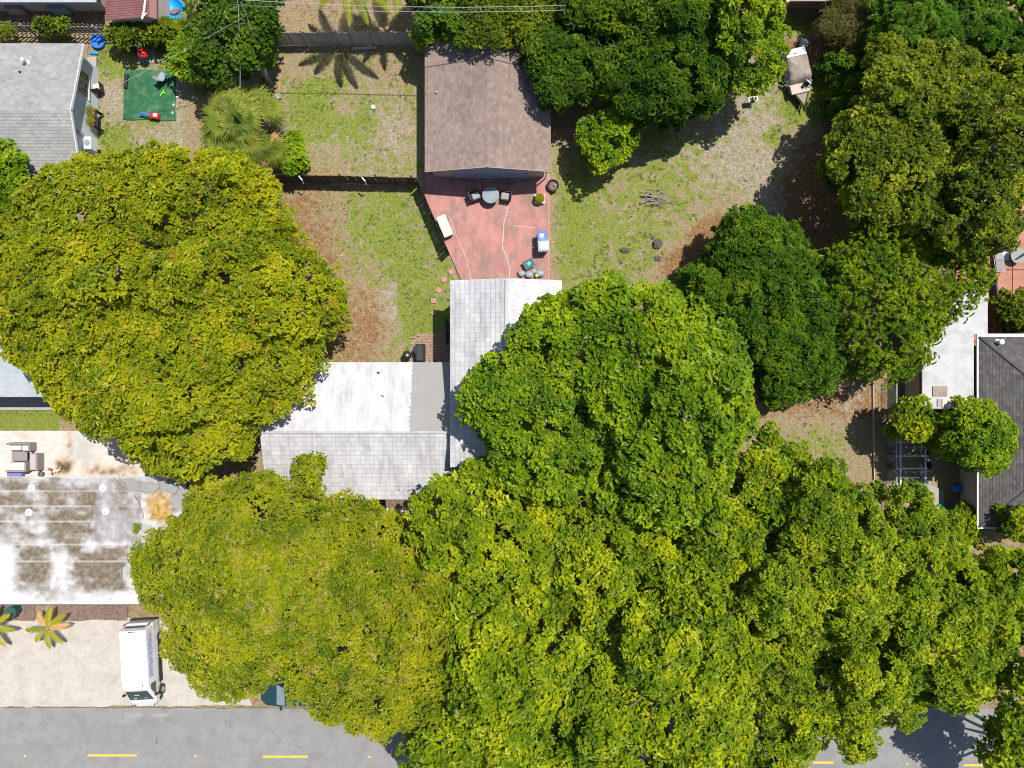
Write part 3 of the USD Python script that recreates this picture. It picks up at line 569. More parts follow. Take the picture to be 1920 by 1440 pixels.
# flat stained roof, lower left: coated white with brown ponding stains, torn grey felt
F = T("flat_white_roof_house", "low house with stained white flat roof beside the sand drive", "house", (-31, -11, 0))
zf = 3.0; fx0, fx1 = -44, W(275, 1000, zf)[0] + 2.6; fy0, fy1 = W(0, 1133, zf)[1], W(0, 894, zf)[1]
F.part("wall", MB().bx(fx0, fx1 - .5, fy0 + .45, fy1 - .4, -.1, zf - .12), "beige_wall", world=True)
F.part("fascia", MB().bx(fx0, fx1, fy0 - .06, fy0 - .002, zf - .3, zf + .015).bx(fx1, fx1 + .05, fy0 - .06, fy1, zf - .3, zf + .012), "dark_trim", world=True)
ux, uy = np.arange(fx0, fx1 + .01, .1), np.arange(fy0, fy1 + .01, .1)
UX, UY = np.meshgrid(ux, uy); k = CAM_H / (CAM_H - zf) * PPM; qx, qy = UX * k + 960, 720 - UY * k
n1 = meshkit.fbm(np.stack([UX * .8, UY * 2.2, UX * 0], -1), 5, 2) - .5; n2 = meshkit.fbm(np.stack([UX * 3, UY * 3, UX * 0], -1), 4, 8) - .5; n3 = meshkit.fbm(np.stack([UX * .45, UY * .45, UX * 0 + 4], -1), 4, 21) - .5
def rect(x0, x1, y0, y1, soft=26): return np.clip(np.minimum(np.minimum(qx - x0, x1 - qx), np.minimum(qy - y0, y1 - qy)) / soft + .5, 0, 1)
br = np.zeros(UX.shape)
for r_, a_ in (((32, 92, 1024, 1104), 1.1), ((132, 236, 1024, 1104), 1.1), ((80, 182, 915, 1010), .85), ((-20, 66, 920, 1012), .75), ((95, 170, 975, 1030), .75), ((-10, 110, 890, 930), .75), ((215, 250, 900, 965), .6), ((55, 110, 900, 1000), .5), ((-80, -10, 900, 1100), .7), ((235, 340, 905, 1060), .35), ((60, 140, 1095, 1125), .3)):
    br = np.maximum(br, rect(*r_) * a_)
brown = np.clip(br * (1.15 + 2.2 * n1) + n2 * .8 * (br > .03) + .30 * n3, 0, 1)
gry = np.zeros(UX.shape)
for r_, a_ in (((172, 265, 905, 1015), .95), ((95, 172, 896, 921), .9), ((172, 330, 894, 925), .8), ((60, 130, 1080, 1110), .35), ((232, 280, 1050, 1100), .3), ((90, 150, 1105, 1125), .3), ((320, 420, 894, 960), .8)):
    gry = np.maximum(gry, rect(*r_, 4) * a_)
gry = np.clip(gry + n2 * 1.2 * (gry > .3), 0, 1) * (n3 > -.30)
gry = np.maximum(gry, np.clip(n1 * 2.2 - .25, 0, .5))
ora = np.clip(rect(275, 320, 922, 978, 10) * (.9 + 2 * n2 + n1), 0, 1)
mv = ((np.abs(qy - 921) < 1.4) | (np.abs(qy - 949) < 1.2) | (np.abs(qy - 977) < 1.2) | (np.abs(qy - 1020) < 1.4) | (np.abs(qy - 1053) < 1.3)) * .5
brown = brown * (1 - mv)
N = {"t": ("attribute", {"attribute": "tone"}), "s": ("separate_color", {}), "g": ("geometry", {}), "n": ("noise_texture", {"scale": 3.0, "detail": 10.0, "roughness": .7}),
     "wr": ("rgb_ramp", {"ramp": [(.3, (.36, .35, .345)), (.5, (.46, .455, .455)), (.7, (.505, .505, .51))]}), "brr": ("rgb_ramp", {"ramp": [(.3, (.06, .045, .030)), (.5, (.14, .112, .080)), (.7, (.23, .20, .158))]}),
     "grr": ("rgb_ramp", {"ramp": [(.3, (.215, .20, .21)), (.6, (.29, .275, .285))]}), "orr": ("rgb_ramp", {"ramp": [(.3, (.16, .08, .015)), (.6, (.40, .26, .075))]}),
     "m1": ("mix_color", {}), "m2": ("mix_color", {}), "m3": ("mix_color", {}), "p": ("principled_bsdf", {"roughness": .8, "specular_ior_level": .2}), "b": ("bump", {"strength": .35, "distance": .02})}
L = [("t.color", "s.color"), ("g.position", "n.vector"), ("n.fac", "wr.fac"), ("n.fac", "brr.fac"), ("n.fac", "grr.fac"), ("n.fac", "orr.fac"), ("wr.color", "m1.a"), ("grr.color", "m1.b"), ("s.g", "m1.fac"), ("m1.result", "m2.a"), ("brr.color", "m2.b"), ("s.r", "m2.fac"), ("m2.result", "m3.a"), ("orr.color", "m3.b"), ("s.b", "m3.fac"), ("m3.result", "p.base_color"), ("n.fac", "b.height"), ("b.normal", "p.normal")]
M["stained_roof"] = usdkit.material(stage, "/World/Looks/stained_roof", N, L, surface="p.BSDF")
ii = np.arange(UX.size).reshape(UX.shape); qd = np.stack([ii[:-1, :-1], ii[:-1, 1:], ii[1:, 1:], ii[1:, :-1]], -1).reshape(-1, 4)
rv = np.stack([UX, UY, zf + n1 * .03], -1).reshape(-1, 3)
rmb = MB().add(rv, qd); rmb.bx(fx0, fx1, fy0, fy1, zf - .14, zf - .04)
fr = F.part("roof", rmb, "stained_roof", world=True, smooth=False, tone=np.vstack([np.stack([brown, gry, ora], -1).reshape(-1, 3), np.zeros((8, 3))]))
for px, py in ((58, 915), (192, 915), (53, 961), (197, 959)):
    q = W(px, py, zf + .05)
    F.part("roof_drain", MB().lathe([(.26, .0), (.24, .03), (.1, .05), (.06, .08), (.055, .2), (0, .2)], (q[0], q[1], zf + .01), 12), "white_paint", under=fr, world=True, smooth=40)
# felt flaps torn up along the north east edge
rr = np.random.default_rng(12)
for pts in ([(232, 896), (262, 902), (268, 922), (240, 920)], [(258, 900), (300, 912), (290, 924), (262, 921)], [(300, 900), (338, 905), (330, 925), (305, 920)], [(318, 935), (350, 915), (368, 940), (340, 955)]):
    P = [W(x, y, zf + .12) for x, y in pts]; V = np.array([p + [0, 0, rr.uniform(-.04, .14)] for p in P]); n_ = MB().add(np.vstack([V, V - [0, 0, .03]]), [[3, 2, 1, 0], [4, 5, 6, 7], [0, 1, 5, 4], [1, 2, 6, 5], [2, 3, 7, 6], [3, 0, 4, 7]])
    F.part("torn_felt", n_, "grey_roll_roof", under=fr, world=True)
cr = MB()
for pts in ([(172, 921), (182, 935), (172, 950), (170, 985), (173, 1008)], [(250, 928), (262, 945), (268, 972)], [(210, 897), (238, 918)], [(232, 1058), (225, 1080)], [(146, 918), (165, 917)]):
    cr.tube([W(x + rr.uniform(-3, 3), y + rr.uniform(-1, 1), zf + .015) for x, y in [tuple(lerp(pts[i], pts[i + 1], t)) for i in range(len(pts) - 1) for t in (0, .33, .66)] + [pts[-1]]], rr.uniform(.012, .035), 5)
F.part("felt_edge", cr, "mulch", under=fr, world=True)

# neighbour's buildings along the top edge
h = T("north_house", "dim house wall with pale blue eave along the top left edge", "house", (-36, 27.5, 0))
h.part("wall", MB().bx(-46, W(178, 0, 2.4)[0] - .4, 25.9, 33, -.1, 2.5), "beige_wall", world=True)
h.part("roof", MB().slab((-46, W(0, 4, 2.6)[1], 2.6), (W(180, 0, 2.6)[0], W(0, 4, 2.6)[1], 2.6), (W(180, 0, 2.6)[0], 33, 4.2), (-46, 33, 4.2), .12), "blue_white_shingle", world=True, tone=np.full((8, 3), .5))
h.part("awning", MB().slab((W(80, 0, 2)[0], W(0, 7, 2)[1], 2.0), (W(114, 0, 2)[0], W(0, 7, 2)[1], 2.0), (W(114, 0, 2.3)[0], 26.2, 2.35), (W(80, 0, 2.3)[0], 26.2, 2.35), .05), "white_paint", world=True)
single("pallet_stack", MB().box(W(120, 20) + [0, 0, .45], (1.25, .6, .9), bev=.03), "bag_grey", "grey wrapped stack standing against the dim house wall at top left", "stack")
single("tool_box", MB().box(W(38, 18) + [0, 0, .4], (1.2, .8, .8), bev=.03), "grey_board", "grey wooden box below the dim house wall at the top left corner", "box")
h = T("maroon_shed", "small shed with ribbed maroon metal roof behind the slatted fence", "shed", (-26, 26, 0))
a0, a1, xr = W(198, 0, 2.6)[0], W(296, 0, 2.6)[0], W(280, 0, 3.0)[0]; b1 = W(0, 38, 2.6)[1]
h.part("wall", MB().bx(a0 + .2, a1 - .2, b1 + .2, 30, -.1, 2.5), "beige_wall", world=True)
hr = h.part("roof", MB().slab((a0, 30, 2.6), (a0, b1, 2.6), (xr, b1, 3.0), (xr, 30, 3.0), .06).slab((a1, b1, 2.75), (a1, 30, 2.75), (xr, 30, 3.0), (xr, b1, 3.0), .06), "maroon_metal", world=True)
rib = MB()
for y in np.arange(b1 + .06, 30, .16): rib.slab((a0, y + .04, 2.625), (a0, y, 2.625), (xr, y, 3.025), (xr, y + .04, 3.025), .025)
h.part("roof_rib", rib, "maroon_metal", under=hr, world=True, kind="stuff")
h.part("gutter_pipe", MB().tube([W(266, 36, 3.1), W(270, 20, 3.1), W(273, -5, 3.1)], .07, 6).tube([W(268, 32, 3.1), W(275, 24, 3.1)], .05, 6), "white_paint", under=hr, world=True)
h = T("yellow_corner_house", "house with yellow-trimmed corner and rusty wall at the top right edge", "house", (19.5, 28, 0))
h.part("wall", MB().bx(W(1470, 0)[0], W(1556, 0)[0], W(0, 16)[1], 33, -.1, 2.4), "rust_wall", world=True)
h.part("roof", MB().slab((W(1474, 0, 2.5)[0], W(0, 2, 2.5)[1], 2.5), (W(1580, 0, 2.5)[0], W(0, 2, 2.5)[1], 2.5), (W(1580, 0, 2.5)[0], 33, 3.6), (W(1474, 0, 2.5)[0], 33, 3.6), .1), "grey_roll_roof", world=True)
h.part("corner_post", MB().box((W(1470, 0)[0] - .08, W(0, 16)[1] - .05, 1.2), (.16, .16, 2.4)), "white_paint", world=True)
h.part("barge_board", MB().bx(W(1474, 0, 2.5)[0], W(1479, 0, 2.5)[0], W(0, 3, 2.5)[1] - .05, 33, 2.3, 2.56), "yellow_paint", world=True)

# charcoal hip-roofed house and white flat roof, right
h = T("charcoal_hip_roof_house", "house with charcoal hip roof and white gutters at the right edge", "house", (41, -3.5, 0))
e2 = 2.8; hx0 = W(1836, 0, e2)[0]; hy1, hy0 = W(0, 632, e2)[1], W(0, 988, e2)[1]; hx1 = hx0 + 17; hd = (hy1 - hy0) / 2; r2 = e2 + hd * .30; hm = (hy0 + hy1) / 2
h.part("wall", MB().bx(hx0 + .5, hx1 - .5, hy0 + .5, hy1 - .5, -.1, e2 - .1), "beige_wall", world=True)
ra, rb = (hx0 + hd, hm, r2), (hx1 - hd, hm, r2)
dk6 = MB().add([(hx0, hy1, e2), (hx0, hy0, e2), ra], [[0, 1, 2]]).add([(hx0, hy0, e2), (hx1, hy0, e2), rb, ra], [[0, 1, 2, 3]]).add([(hx1, hy1, e2), (hx0, hy1, e2), ra, rb], [[0, 1, 2, 3]]).add([(hx1, hy0, e2), (hx1, hy1, e2), rb], [[0, 1, 2]]).add([(hx0, hy0, e2 - .01), (hx0, hy1, e2 - .01), (hx1, hy1, e2 - .01), (hx1, hy0, e2 - .01)], [[0, 1, 2, 3]])
hr = h.part("roof", dk6, "charcoal_shingle", world=True, tone=np.full((dk6.n, 3), .5))
oa, _ = tiles(None, (hx0, hy1, e2), (hx0, hy0, e2), ra, ra, .3, .19, .012, 51, gap=.006, lift=.01)
ob, _ = tiles(None, (hx0, hy0, e2), (hx0 + 9, hy0, e2), (hx0 + 9, hm, r2), ra, .3, .19, .008, 52, gap=.006, lift=.01)
oc, _ = tiles(None, (hx0 + 9, hy1, e2), (hx0, hy1, e2), ra, (hx0 + 9, hm, r2), .3, .19, .008, 53, gap=.006, lift=.01)
lay(h, hr, oa + ob + oc, 0, "shingle", "charcoal_shingle")
hip = MB()
for s_, e_ in (((hx0, hy1, e2), ra), ((hx0, hy0, e2), ra), (ra, (hx0 + 9, hm, r2))):
    p = np.linspace(s_, e_, 40)
    for i in range(39): hip.tube([p[i] + [0, 0, .012], p[i + 1] + [0, 0, .024]], [.085, .09], 6)
h.part("hip_cap", hip, "charcoal_shingle", under=hr, world=True, tone=np.full((hip.n, 3), .35))
h.part("gutter", MB().bx(hx0 - .12, hx0 - .02, hy0 - .12, hy1 + .02, e2 - .12, e2 - .02).bx(hx0 - .12, hx1, hy0 - .12, hy0 - .02, e2 - .121, e2 - .021).bx(hx0 - .1, hx1, hy1 + .02, hy1 + .22, e2 - .14, e2 - .03), "white_paint", under=hr, world=True)
q = W(1877, 641, 3.2); h.part("vent_pipe", MB().lathe([(.22, 0), (.12, .06), (.1, .3), (.17, .33), (.17, .42), (0, .46)], (q[0], q[1], e2 + (hy1 - q[1]) * .3), 12), "galvanised", under=hr, world=True, smooth=40)
q = W(1917, 818, 4.3); h.part("roof_jack", MB().lathe([(.12, 0), (.1, .06), (.1, .3), (0, .3)], (q[0], q[1], e2 + (q[0] - hx0) * .3), 10), "white_paint", under=hr, world=True)
s = T("white_flat_roof_annex", "white flat-roofed annex beside the charcoal hip roof", "annex", (30, 3, 0))
za = 2.6; ax0, ax1, ax2 = W(1729, 0, za)[0], W(1826, 0, za)[0], W(1852, 0, za)[0]; ay0, ay1, ay2 = W(0, 766, za)[1], W(0, 630, za)[1], W(0, 540, za)[1]
P = shapely.Polygon([(ax0, ay0), (ax1, ay0), (ax1, ay1 + .1), (ax2, ay1 + .1), (ax2, ay2), (ax0, ay2)])
s.part("wall", MB().prism(P.buffer(-.3, join_style=2), -.1, za - .14), "beige_wall", world=True)
rv = MB().prism(P, za - .14, za); ar = s.part("roof", rv, "white_membrane", world=True)
s.part("fascia", MB().bx(ax0 - .04, ax0 - .003, ay0, ay2, za - .24, za + .03).bx(ax0 - .04, ax1, ay0 - .04, ay0 - .003, za - .24, za + .03), "dark_trim", under=ar, world=True)
for x0, x1, y0, y1, m_ in ((1748, 1775, 724, 743, "canvas"), (1766, 1806, 748, 764, "cushion_pale"), (1757, 1764, 748, 762, "concrete")):
    a, b = W(x0, y1, za), W(x1, y0, za); s.part("roof_hatch", MB().bx(a[0], b[0], a[1], b[1], za, za + .07), m_, under=ar, world=True)
# ---------------------------------------------------------------- trees
def tuft(seed, n, r, ll, lw, flat=.75, droop=.15, inner=.45, curl=.2, whorl=0, face=.6):
    """a leafy twig end: n folded leaves over a dome of radius r; whorl > 0: leaves in stars of that many"""
    g = np.random.default_rng(seed); d = g.normal(size=(n, 3)); d[:, 2] = np.abs(d[:, 2]) * .9 + g.uniform(-.25, .1, n); d /= np.linalg.norm(d, axis=1, keepdims=True)
    rad = r * (inner + (1 - inner) * g.random(n) ** .5); c = d * rad[:, None] * [1, 1, flat]
    out = d + g.normal(scale=.55, size=(n, 3)); out[:, 2] -= droop
    if whorl:
        m = n // whorl; c = np.repeat(c[:m], whorl, 0); n = m * whorl; ph = np.tile(np.arange(whorl) * 2 * np.pi / whorl, m) + np.repeat(g.random(m) * 6, whorl)
        ax = np.repeat(d[:m] * .6 + [0, 0, .5], whorl, 0); ax /= np.linalg.norm(ax, axis=1, keepdims=True)
        e1 = np.cross(ax, [.3, .9, .1]); e1 /= np.linalg.norm(e1, axis=1, keepdims=True); e2 = np.cross(ax, e1)
        out = e1 * np.cos(ph)[:, None] + e2 * np.sin(ph)[:, None] + ax * .35; out[:, 2] -= droop
        nrm = ax.copy()
    else: nrm = d * face + [0, 0, 1.0] + g.normal(scale=.38, size=(n, 3)); out[:, 2] *= .5
    out /= np.linalg.norm(out, axis=1, keepdims=True)
    side = np.cross(nrm, out); side /= np.linalg.norm(side, axis=1, keepdims=True); nrm = np.cross(out, side)
    L_, W_ = ll * g.uniform(.7, 1.25, n)[:, None], lw * g.uniform(.75, 1.25, n)[:, None]
    base = c - out * L_ * .5; tip = c + out * L_ * .5 - nrm * L_ * curl; mid = c + nrm * W_ * .12
    v = np.stack([base, mid + side * W_ * .5 + nrm * W_ * .16, tip, mid - side * W_ * .5 + nrm * W_ * .16], 1).reshape(-1, 3)
    k = np.arange(n)[:, None] * 4
    f = np.vstack([k + [0, 2, 1], k + [0, 3, 2]])
    t = np.repeat(g.beta(1.6, 1.6, n), 4)
    return v, f, t

KINDS = {  # tuft builders and how boughs are laid out
    "feather": dict(n=42, r=.40, ll=.22, lw=.115, flat=.5, droop=.0, lobe=(.7, 1.9), sp=.86, rt=.36, flatl=.6, hole=.385, face=.45),
    "fine": dict(n=42, r=.40, ll=.22, lw=.115, flat=.55, droop=.0, lobe=(.7, 1.4), sp=.82, rt=.36, flatl=.6, hole=.36, face=.45),
    "broad": dict(n=33, r=.38, ll=.26, lw=.16, flat=.7, droop=.05, lobe=(.7, 1.5), sp=.90, rt=.36, flatl=.75, hole=.42, face=.4),
    "oval": dict(n=34, r=.36, ll=.25, lw=.145, flat=.7, droop=.05, lobe=(.6, 1.3), sp=.90, rt=.35, flatl=.75, hole=.425, face=.4),
    "mango": dict(n=36, r=.34, ll=.32, lw=.115, flat=.75, droop=.3, lobe=(.5, 1.0), sp=.95, rt=.34, flatl=.9, hole=.38, face=.45),
    "whorl": dict(n=40, r=.36, ll=.28, lw=.12, flat=.75, droop=.15, lobe=(.5, 1.0), sp=.95, rt=.34, flatl=.85, whorl=8, hole=.35),
    "star": dict(n=40, r=.34, ll=.42, lw=.11, flat=.7, droop=.2, lobe=(.5, .8), sp=.95, rt=.36, flatl=.8, whorl=10, hole=.36),
    "wisp": dict(n=60, r=.42, ll=.24, lw=.03, flat=.9, droop=.1, lobe=(.5, .9), sp=.9, rt=.4, flatl=.9, hole=.3),
}
def fib(n):
    i = np.arange(n) + .5; ph = math.pi * (1 + 5 ** .5) * i; z = 1 - 2 * i / n; s = np.sqrt(1 - z * z)
    return np.stack([s * np.cos(ph), s * np.sin(ph), z], 1)
def quat(axis_z, spin, g):
    """rotations that bring +z to axis_z after a spin about z, as (w, x, y, z)"""
    z = axis_z / np.linalg.norm(axis_z, axis=1, keepdims=True)
    w = 1 + z[:, 2]; q = np.stack([w, -z[:, 1], z[:, 0], 0 * w], 1); q /= np.linalg.norm(q, axis=1, keepdims=True) + 1e-9
    c, s = np.cos(spin / 2), np.sin(spin / 2)
    return np.stack([q[:, 0] * c - q[:, 3] * s, q[:, 1] * c + q[:, 2] * s, q[:, 2] * c - q[:, 1] * s, q[:, 3] * c + q[:, 0] * s], 1)

def crown(thing, kind, pos, nrm, scl, leaf, g, name="crown", nproto=5):
    K = KINDS[kind]; n = len(pos); pick = g.integers(0, nproto, n); q = quat(nrm, g.random(n) * 2 * np.pi, g); mb = MB(); tones = []
    w_, x_, y_, z_ = q.T
    Rm = np.stack([1 - 2 * (y_ * y_ + z_ * z_), 2 * (x_ * y_ - z_ * w_), 2 * (x_ * z_ + y_ * w_), 2 * (x_ * y_ + z_ * w_), 1 - 2 * (x_ * x_ + z_ * z_), 2 * (y_ * z_ - x_ * w_), 2 * (x_ * z_ - y_ * w_), 2 * (y_ * z_ + x_ * w_), 1 - 2 * (x_ * x_ + y_ * y_)], 1).reshape(-1, 3, 3)
    for k in range(nproto):
        v, f, t = tuft(100 * k + hash_(kind), K["n"], K["r"], K["ll"], K["lw"], K["flat"], K["droop"], whorl=K.get("whorl", 0), face=K.get("face", .6))
        i = np.flatnonzero(pick == k)
        if not len(i): continue
        V = np.einsum("nij,vj->nvi", Rm[i] * scl[i, None, None], v) + pos[i][:, None]
        mb.add(V.reshape(-1, 3), (f[None] + (np.arange(len(i)) * len(v))[:, None, None]).reshape(-1, 3))
        tones.append(np.stack([np.tile(t, len(i)), np.repeat(g.random(len(i)), len(v)), np.zeros(len(i) * len(v))], 1))
    thing.part(name, mb, leaf, world=True, kind="stuff", tone=np.vstack(tones))
    return n
def hash_(s): return sum(ord(c) * (i + 3) for i, c in enumerate(s))

TWIGS = [0]
def tree(name, label, poly, z_edge, z_top, kind="broad", leaf="leaf_mid", seed=0, trunk=None, bark="bark", dens=1.0, gap=1.0, rough=1.2, group=None, limbs=6, base_drop=1.6, hang=.35, trunk_r=None, power=.6, cat="tree", grow=-.12):
    """poly: the crown's outline as it is seen from above (photo pixels); it stands between z_edge and z_top"""
    g = np.random.default_rng(seed + 1000); K = KINDS[kind]
    P = shapely.Polygon(poly).buffer(0)
    zc = z_edge * .6 + z_top * .4; sc = CAM_H / (CAM_H - zc) * PPM         # photo pixels per metre at the crown
    l0, l1 = K["lobe"]; R = math.sqrt(P.area / math.pi) / sc; l1 = min(l1, max(.5, R * .5)); l0 = min(l0, l1 * .7)
    c = np.array(shapely.segmentize(P, .3 * sc).exterior.coords)[:-1]; am = min(.75, R * .16) * sc * 2.4            # boughs of unequal reach: an uneven outline
    c = c + am * np.stack([meshkit.fbm(np.column_stack([c / sc / 1.1, np.full(len(c), seed + o_)]), 3, seed + o_) - .5 for o_ in (0, 40)], 1)
    P = big(shapely.Polygon(c).buffer(0).buffer(grow * min(1, R * .3) * sc)); shapely.prepare(P); x0, y0, x1, y1 = P.bounds
    cand = g.uniform((x0, y0), (x1, y1), (int(P.area / sc ** 2 * 60 / (l1 ** 2)) + 400, 2))
    cand = cand[shapely.contains_xy(P, cand[:, 0], cand[:, 1])]
    d = shapely.distance(P.exterior, shapely.points(cand)) / sc
    hn = meshkit.fbm(np.column_stack([cand / sc / 2.8, np.full(len(cand), seed * 3.1)]), 3, seed) - .5
    lobes, LA = [], np.zeros((len(cand), 4))
    for (px, py), dd, hq in zip(cand, d, hn):
        r = g.uniform(l0, l1)
        if dd < r * .62: r = max(.32, dd / .62)
        if dd < .18: continue
        u = min(1, dd / (R * .5)); h = z_edge + (z_top - z_edge) * (1 - (1 - u) ** 2) ** power
        h += rough * hq * 2.2 + g.uniform(-.35, .35)
        q = W(px, py, h)
        o = LA[:len(lobes)]
        if not np.any(((q[0] - o[:, 0]) ** 2 + (q[1] - o[:, 1]) ** 2 <= (K["sp"] * gap * (r + o[:, 3]) * .60) ** 2) & (np.abs(q[2] - o[:, 2]) <= 1.6 * r)): LA[len(lobes)] = (*q, r); lobes.append((*q, r))
    lobes = np.array(lobes); VV, PP, RR = [], [], []
    for x, y, z, r in lobes:
        n = max(7, int(4 * math.pi * r * r / (K["rt"] ** 2 * 2.1) * dens)); v = fib(n)
        rot = g.random() * 6.28; c, s = math.cos(rot), math.sin(rot); v = np.stack([c * v[:, 0] - s * v[:, 1], s * v[:, 0] + c * v[:, 1], v[:, 2]], 1)
        v = v[v[:, 2] > -hang] + g.normal(scale=.16, size=(int((v[:, 2] > -hang).sum()), 3))
        VV.append(v); PP.append(v * [1, 1, K["flatl"]] * r * .88 + [x, y, z - r * .45]); RR.append(np.full(len(v), r))
    v, p, r = np.vstack(VV), np.vstack(PP), np.concatenate(RR)
    f1 = meshkit.fbm(p * 1.15 + seed * 7, 2, seed) - .5; p = p + v * (f1 * 1.3 * np.minimum(1, r))[:, None]       # twigs stand proud or sit back
    kp = (meshkit.fbm(p * 1.25 + 50 + seed, 3, seed + 9) > K.get("hole", .35) + .002) | (r < .45)
    pos = [p[kp]]; w_ = v / np.linalg.norm(v, axis=1, keepdims=True) * .6 + [0, 0, .8]; nrm = [w_[kp]]; scl = [g.uniform(.6, 1.3, int(kp.sum())) * (.72 + .62 * meshkit.fbm(p[kp] * .55 + 20, 2, seed + 3)) * K["rt"] / .34 * (.9 + .22 * ((seed * 37) % 10) / 9)]
    # thinner foliage lower down, inside the crown
    for x, y, z, r in lobes[:: 2]:
        n = int(3 * dens) + 1
        pos.append(np.array([x, y, z - base_drop]) + g.uniform((-r, -r, -.6), (r, r, .5), (n, 3))); nrm.append(g.normal(scale=.4, size=(n, 3)) + [0, 0, 1]); scl.append(g.uniform(.9, 1.3, n))
    pos, nrm, scl = np.vstack(pos), np.vstack(nrm), np.concatenate(scl)
    k = (CAM_H / (CAM_H - pos[:, 2])) * PPM; qx, qy = pos[:, 0] * k + 960, 720 - pos[:, 1] * k
    keep = (qx > -110) & (qx < 2030) & (qy > -110) & (qy < 1550) & (pos[:, 2] > .15)
    pos, nrm, scl = pos[keep], nrm[keep], scl[keep]
    c = P.centroid; base = W(c.x, c.y, zc) if trunk is None else W(*trunk, 0); base = np.array([base[0], base[1], 0])
    t = T(name, label, cat, tuple(base), 0, group)
    TWIGS[0] += crown(t, kind, pos, nrm, scl, leaf, g)
    fork = max(.5, min(z_edge * .55, 2.8)); tr = trunk_r or max(.06, .045 * R + .02 * z_top)
    ja = g.normal(scale=.12, size=2)
    t.part("trunk", MB().tube([base + [0, 0, -.1], base + [0, 0, .15], base + [ja[0] * .5, ja[1] * .5, fork * .5], base + [*ja, fork + .25]], [tr * 1.6, tr * 1.2, tr, tr * .85], 9), bark, world=True, smooth=True)
    if limbs:
        f0 = base + [*ja, fork]; order = np.argsort(np.arctan2(lobes[:, 1] - base[1], lobes[:, 0] - base[0]))
        for i in range(limbs):
            sel = lobes[order[int((i + .5) * len(order) / limbs)]] if limbs <= len(order) else lobes[g.integers(len(lobes))]
            e = sel[:3] - [0, 0, sel[3] * .75]; m1 = lerp(f0, e, .4) + [0, 0, (e[2] - f0[2]) * .25] + g.normal(scale=.25, size=3); m2 = lerp(f0, e, .72) + [0, 0, (e[2] - f0[2]) * .15] + g.normal(scale=.2, size=3)
            mb = MB().tube([f0, m1, m2, e], [tr * .62, tr * .42, tr * .26, tr * .1], 6)
            for _ in range(3):
                o = lobes[np.argmin(np.linalg.norm(lobes[:, :2] - (m2[:2] + g.normal(scale=R * .3, size=2)), axis=1))]; e3 = o[:3] - [0, 0, o[3] * .6]
                mb.tube([m2, lerp(m2, e3, .5) + g.normal(scale=.2, size=3), e3], [tr * .24, tr * .16, tr * .06], 5)
            t.part("limb", mb, bark, world=True, smooth=True)
        if limbs >= 4:
            for _ in range(limbs // 2):     # a bare grey branch end among the leaves
                o = lobes[g.integers(len(lobes))]; a = g.random() * 6.28; d_ = np.array([math.cos(a), math.sin(a), .25]) * g.uniform(.35, .8); c_ = o[:3] + [0, 0, o[3] * .25 * K["flatl"]]; mb = MB()
                mb.tube([c_ - d_ - [0, 0, .3], c_, c_ + d_ * .8 + g.normal(scale=.08, size=3)], [.035, .024, .008], 5)
                for _k in range(3): e_ = c_ + d_ * g.uniform(-.3, .5); mb.tube([e_, e_ + g.normal(scale=.28, size=3) * [1, 1, .5] + [0, 0, .12]], [.014, .005], 4)
                t.part("bare_twig", mb, "bark_pale", world=True, smooth=True)
    return t

TREES = dict(
)
tree("poinciana_tree", "huge spreading yellow-green tree with rusty flecks filling the left side", [(-40, 400), (0, 395), (30, 345), (75, 318), (150, 295), (240, 285), (340, 280), (420, 290), (470, 320), (510, 345), (530, 390), (550, 430), (560, 475), (600, 495), (622, 530), (640, 570), (640, 612), (615, 645), (575, 640), (580, 680), (562, 715), (590, 735), (540, 765), (500, 790), (470, 815), (450, 850), (400, 870), (370, 890), (310, 895), (250, 870), (205, 825), (150, 800), (108, 770), (100, 745), (60, 722), (45, 690), (10, 655), (0, 620), (-40, 600)], 5.2, 9.0, "feather", "leaf_poinciana", 1, (300, 600), rough=2.0, limbs=8, trunk_r=.45, dens=.8)
tree("left_edge_tree", "green tree cut by the left edge beside the grey shingle roof", [(-90, 262), (0, 268), (30, 285), (52, 315), (45, 335), (15, 365), (-10, 395), (-90, 400)], 3.6, 5.5, "oval", "leaf_lime", 2, limbs=3)
tree("golden_tree", "golden-green fine-leaved tree between the white van and the road", [(252, 1065), (258, 1010), (280, 985), (330, 985), (370, 930), (425, 902), (480, 890), (500, 896), (530, 905), (560, 868), (595, 862), (600, 928), (640, 948), (700, 952), (745, 978), (762, 995), (805, 1000), (845, 1060), (865, 1150), (880, 1250), (865, 1330), (845, 1370), (790, 1395), (760, 1378), (700, 1385), (640, 1370), (600, 1335), (550, 1312), (548, 1285), (530, 1272), (505, 1290), (480, 1296), (430, 1322), (370, 1305), (345, 1265), (335, 1238), (316, 1215), (312, 1180), (298, 1152), (254, 1140)], 4.2, 8.0, "fine", "leaf_gold", 3, (560, 1120), rough=2.0, limbs=8, trunk_r=.38, grow=-.08, dens=.8)
tree("tall_shade_tree", "tall bright green tree leaning over the tall wing of the white house", [(950, 640), (960, 600), (990, 575), (1030, 560), (1062, 540), (1110, 530), (1160, 515), (1200, 540), (1250, 528), (1300, 560), (1350, 590), (1395, 640), (1412, 720), (1410, 790), (1388, 842), (1390, 900), (1350, 960), (1250, 1000), (1150, 990), (1120, 900), (1108, 790), (1090, 720), (1020, 690), (960, 665)], 7.4, 11.0, "broad", "leaf_lime", 4, (1230, 780), rough=2.4, limbs=8, trunk_r=.45, gap=1.06, grow=-.3)
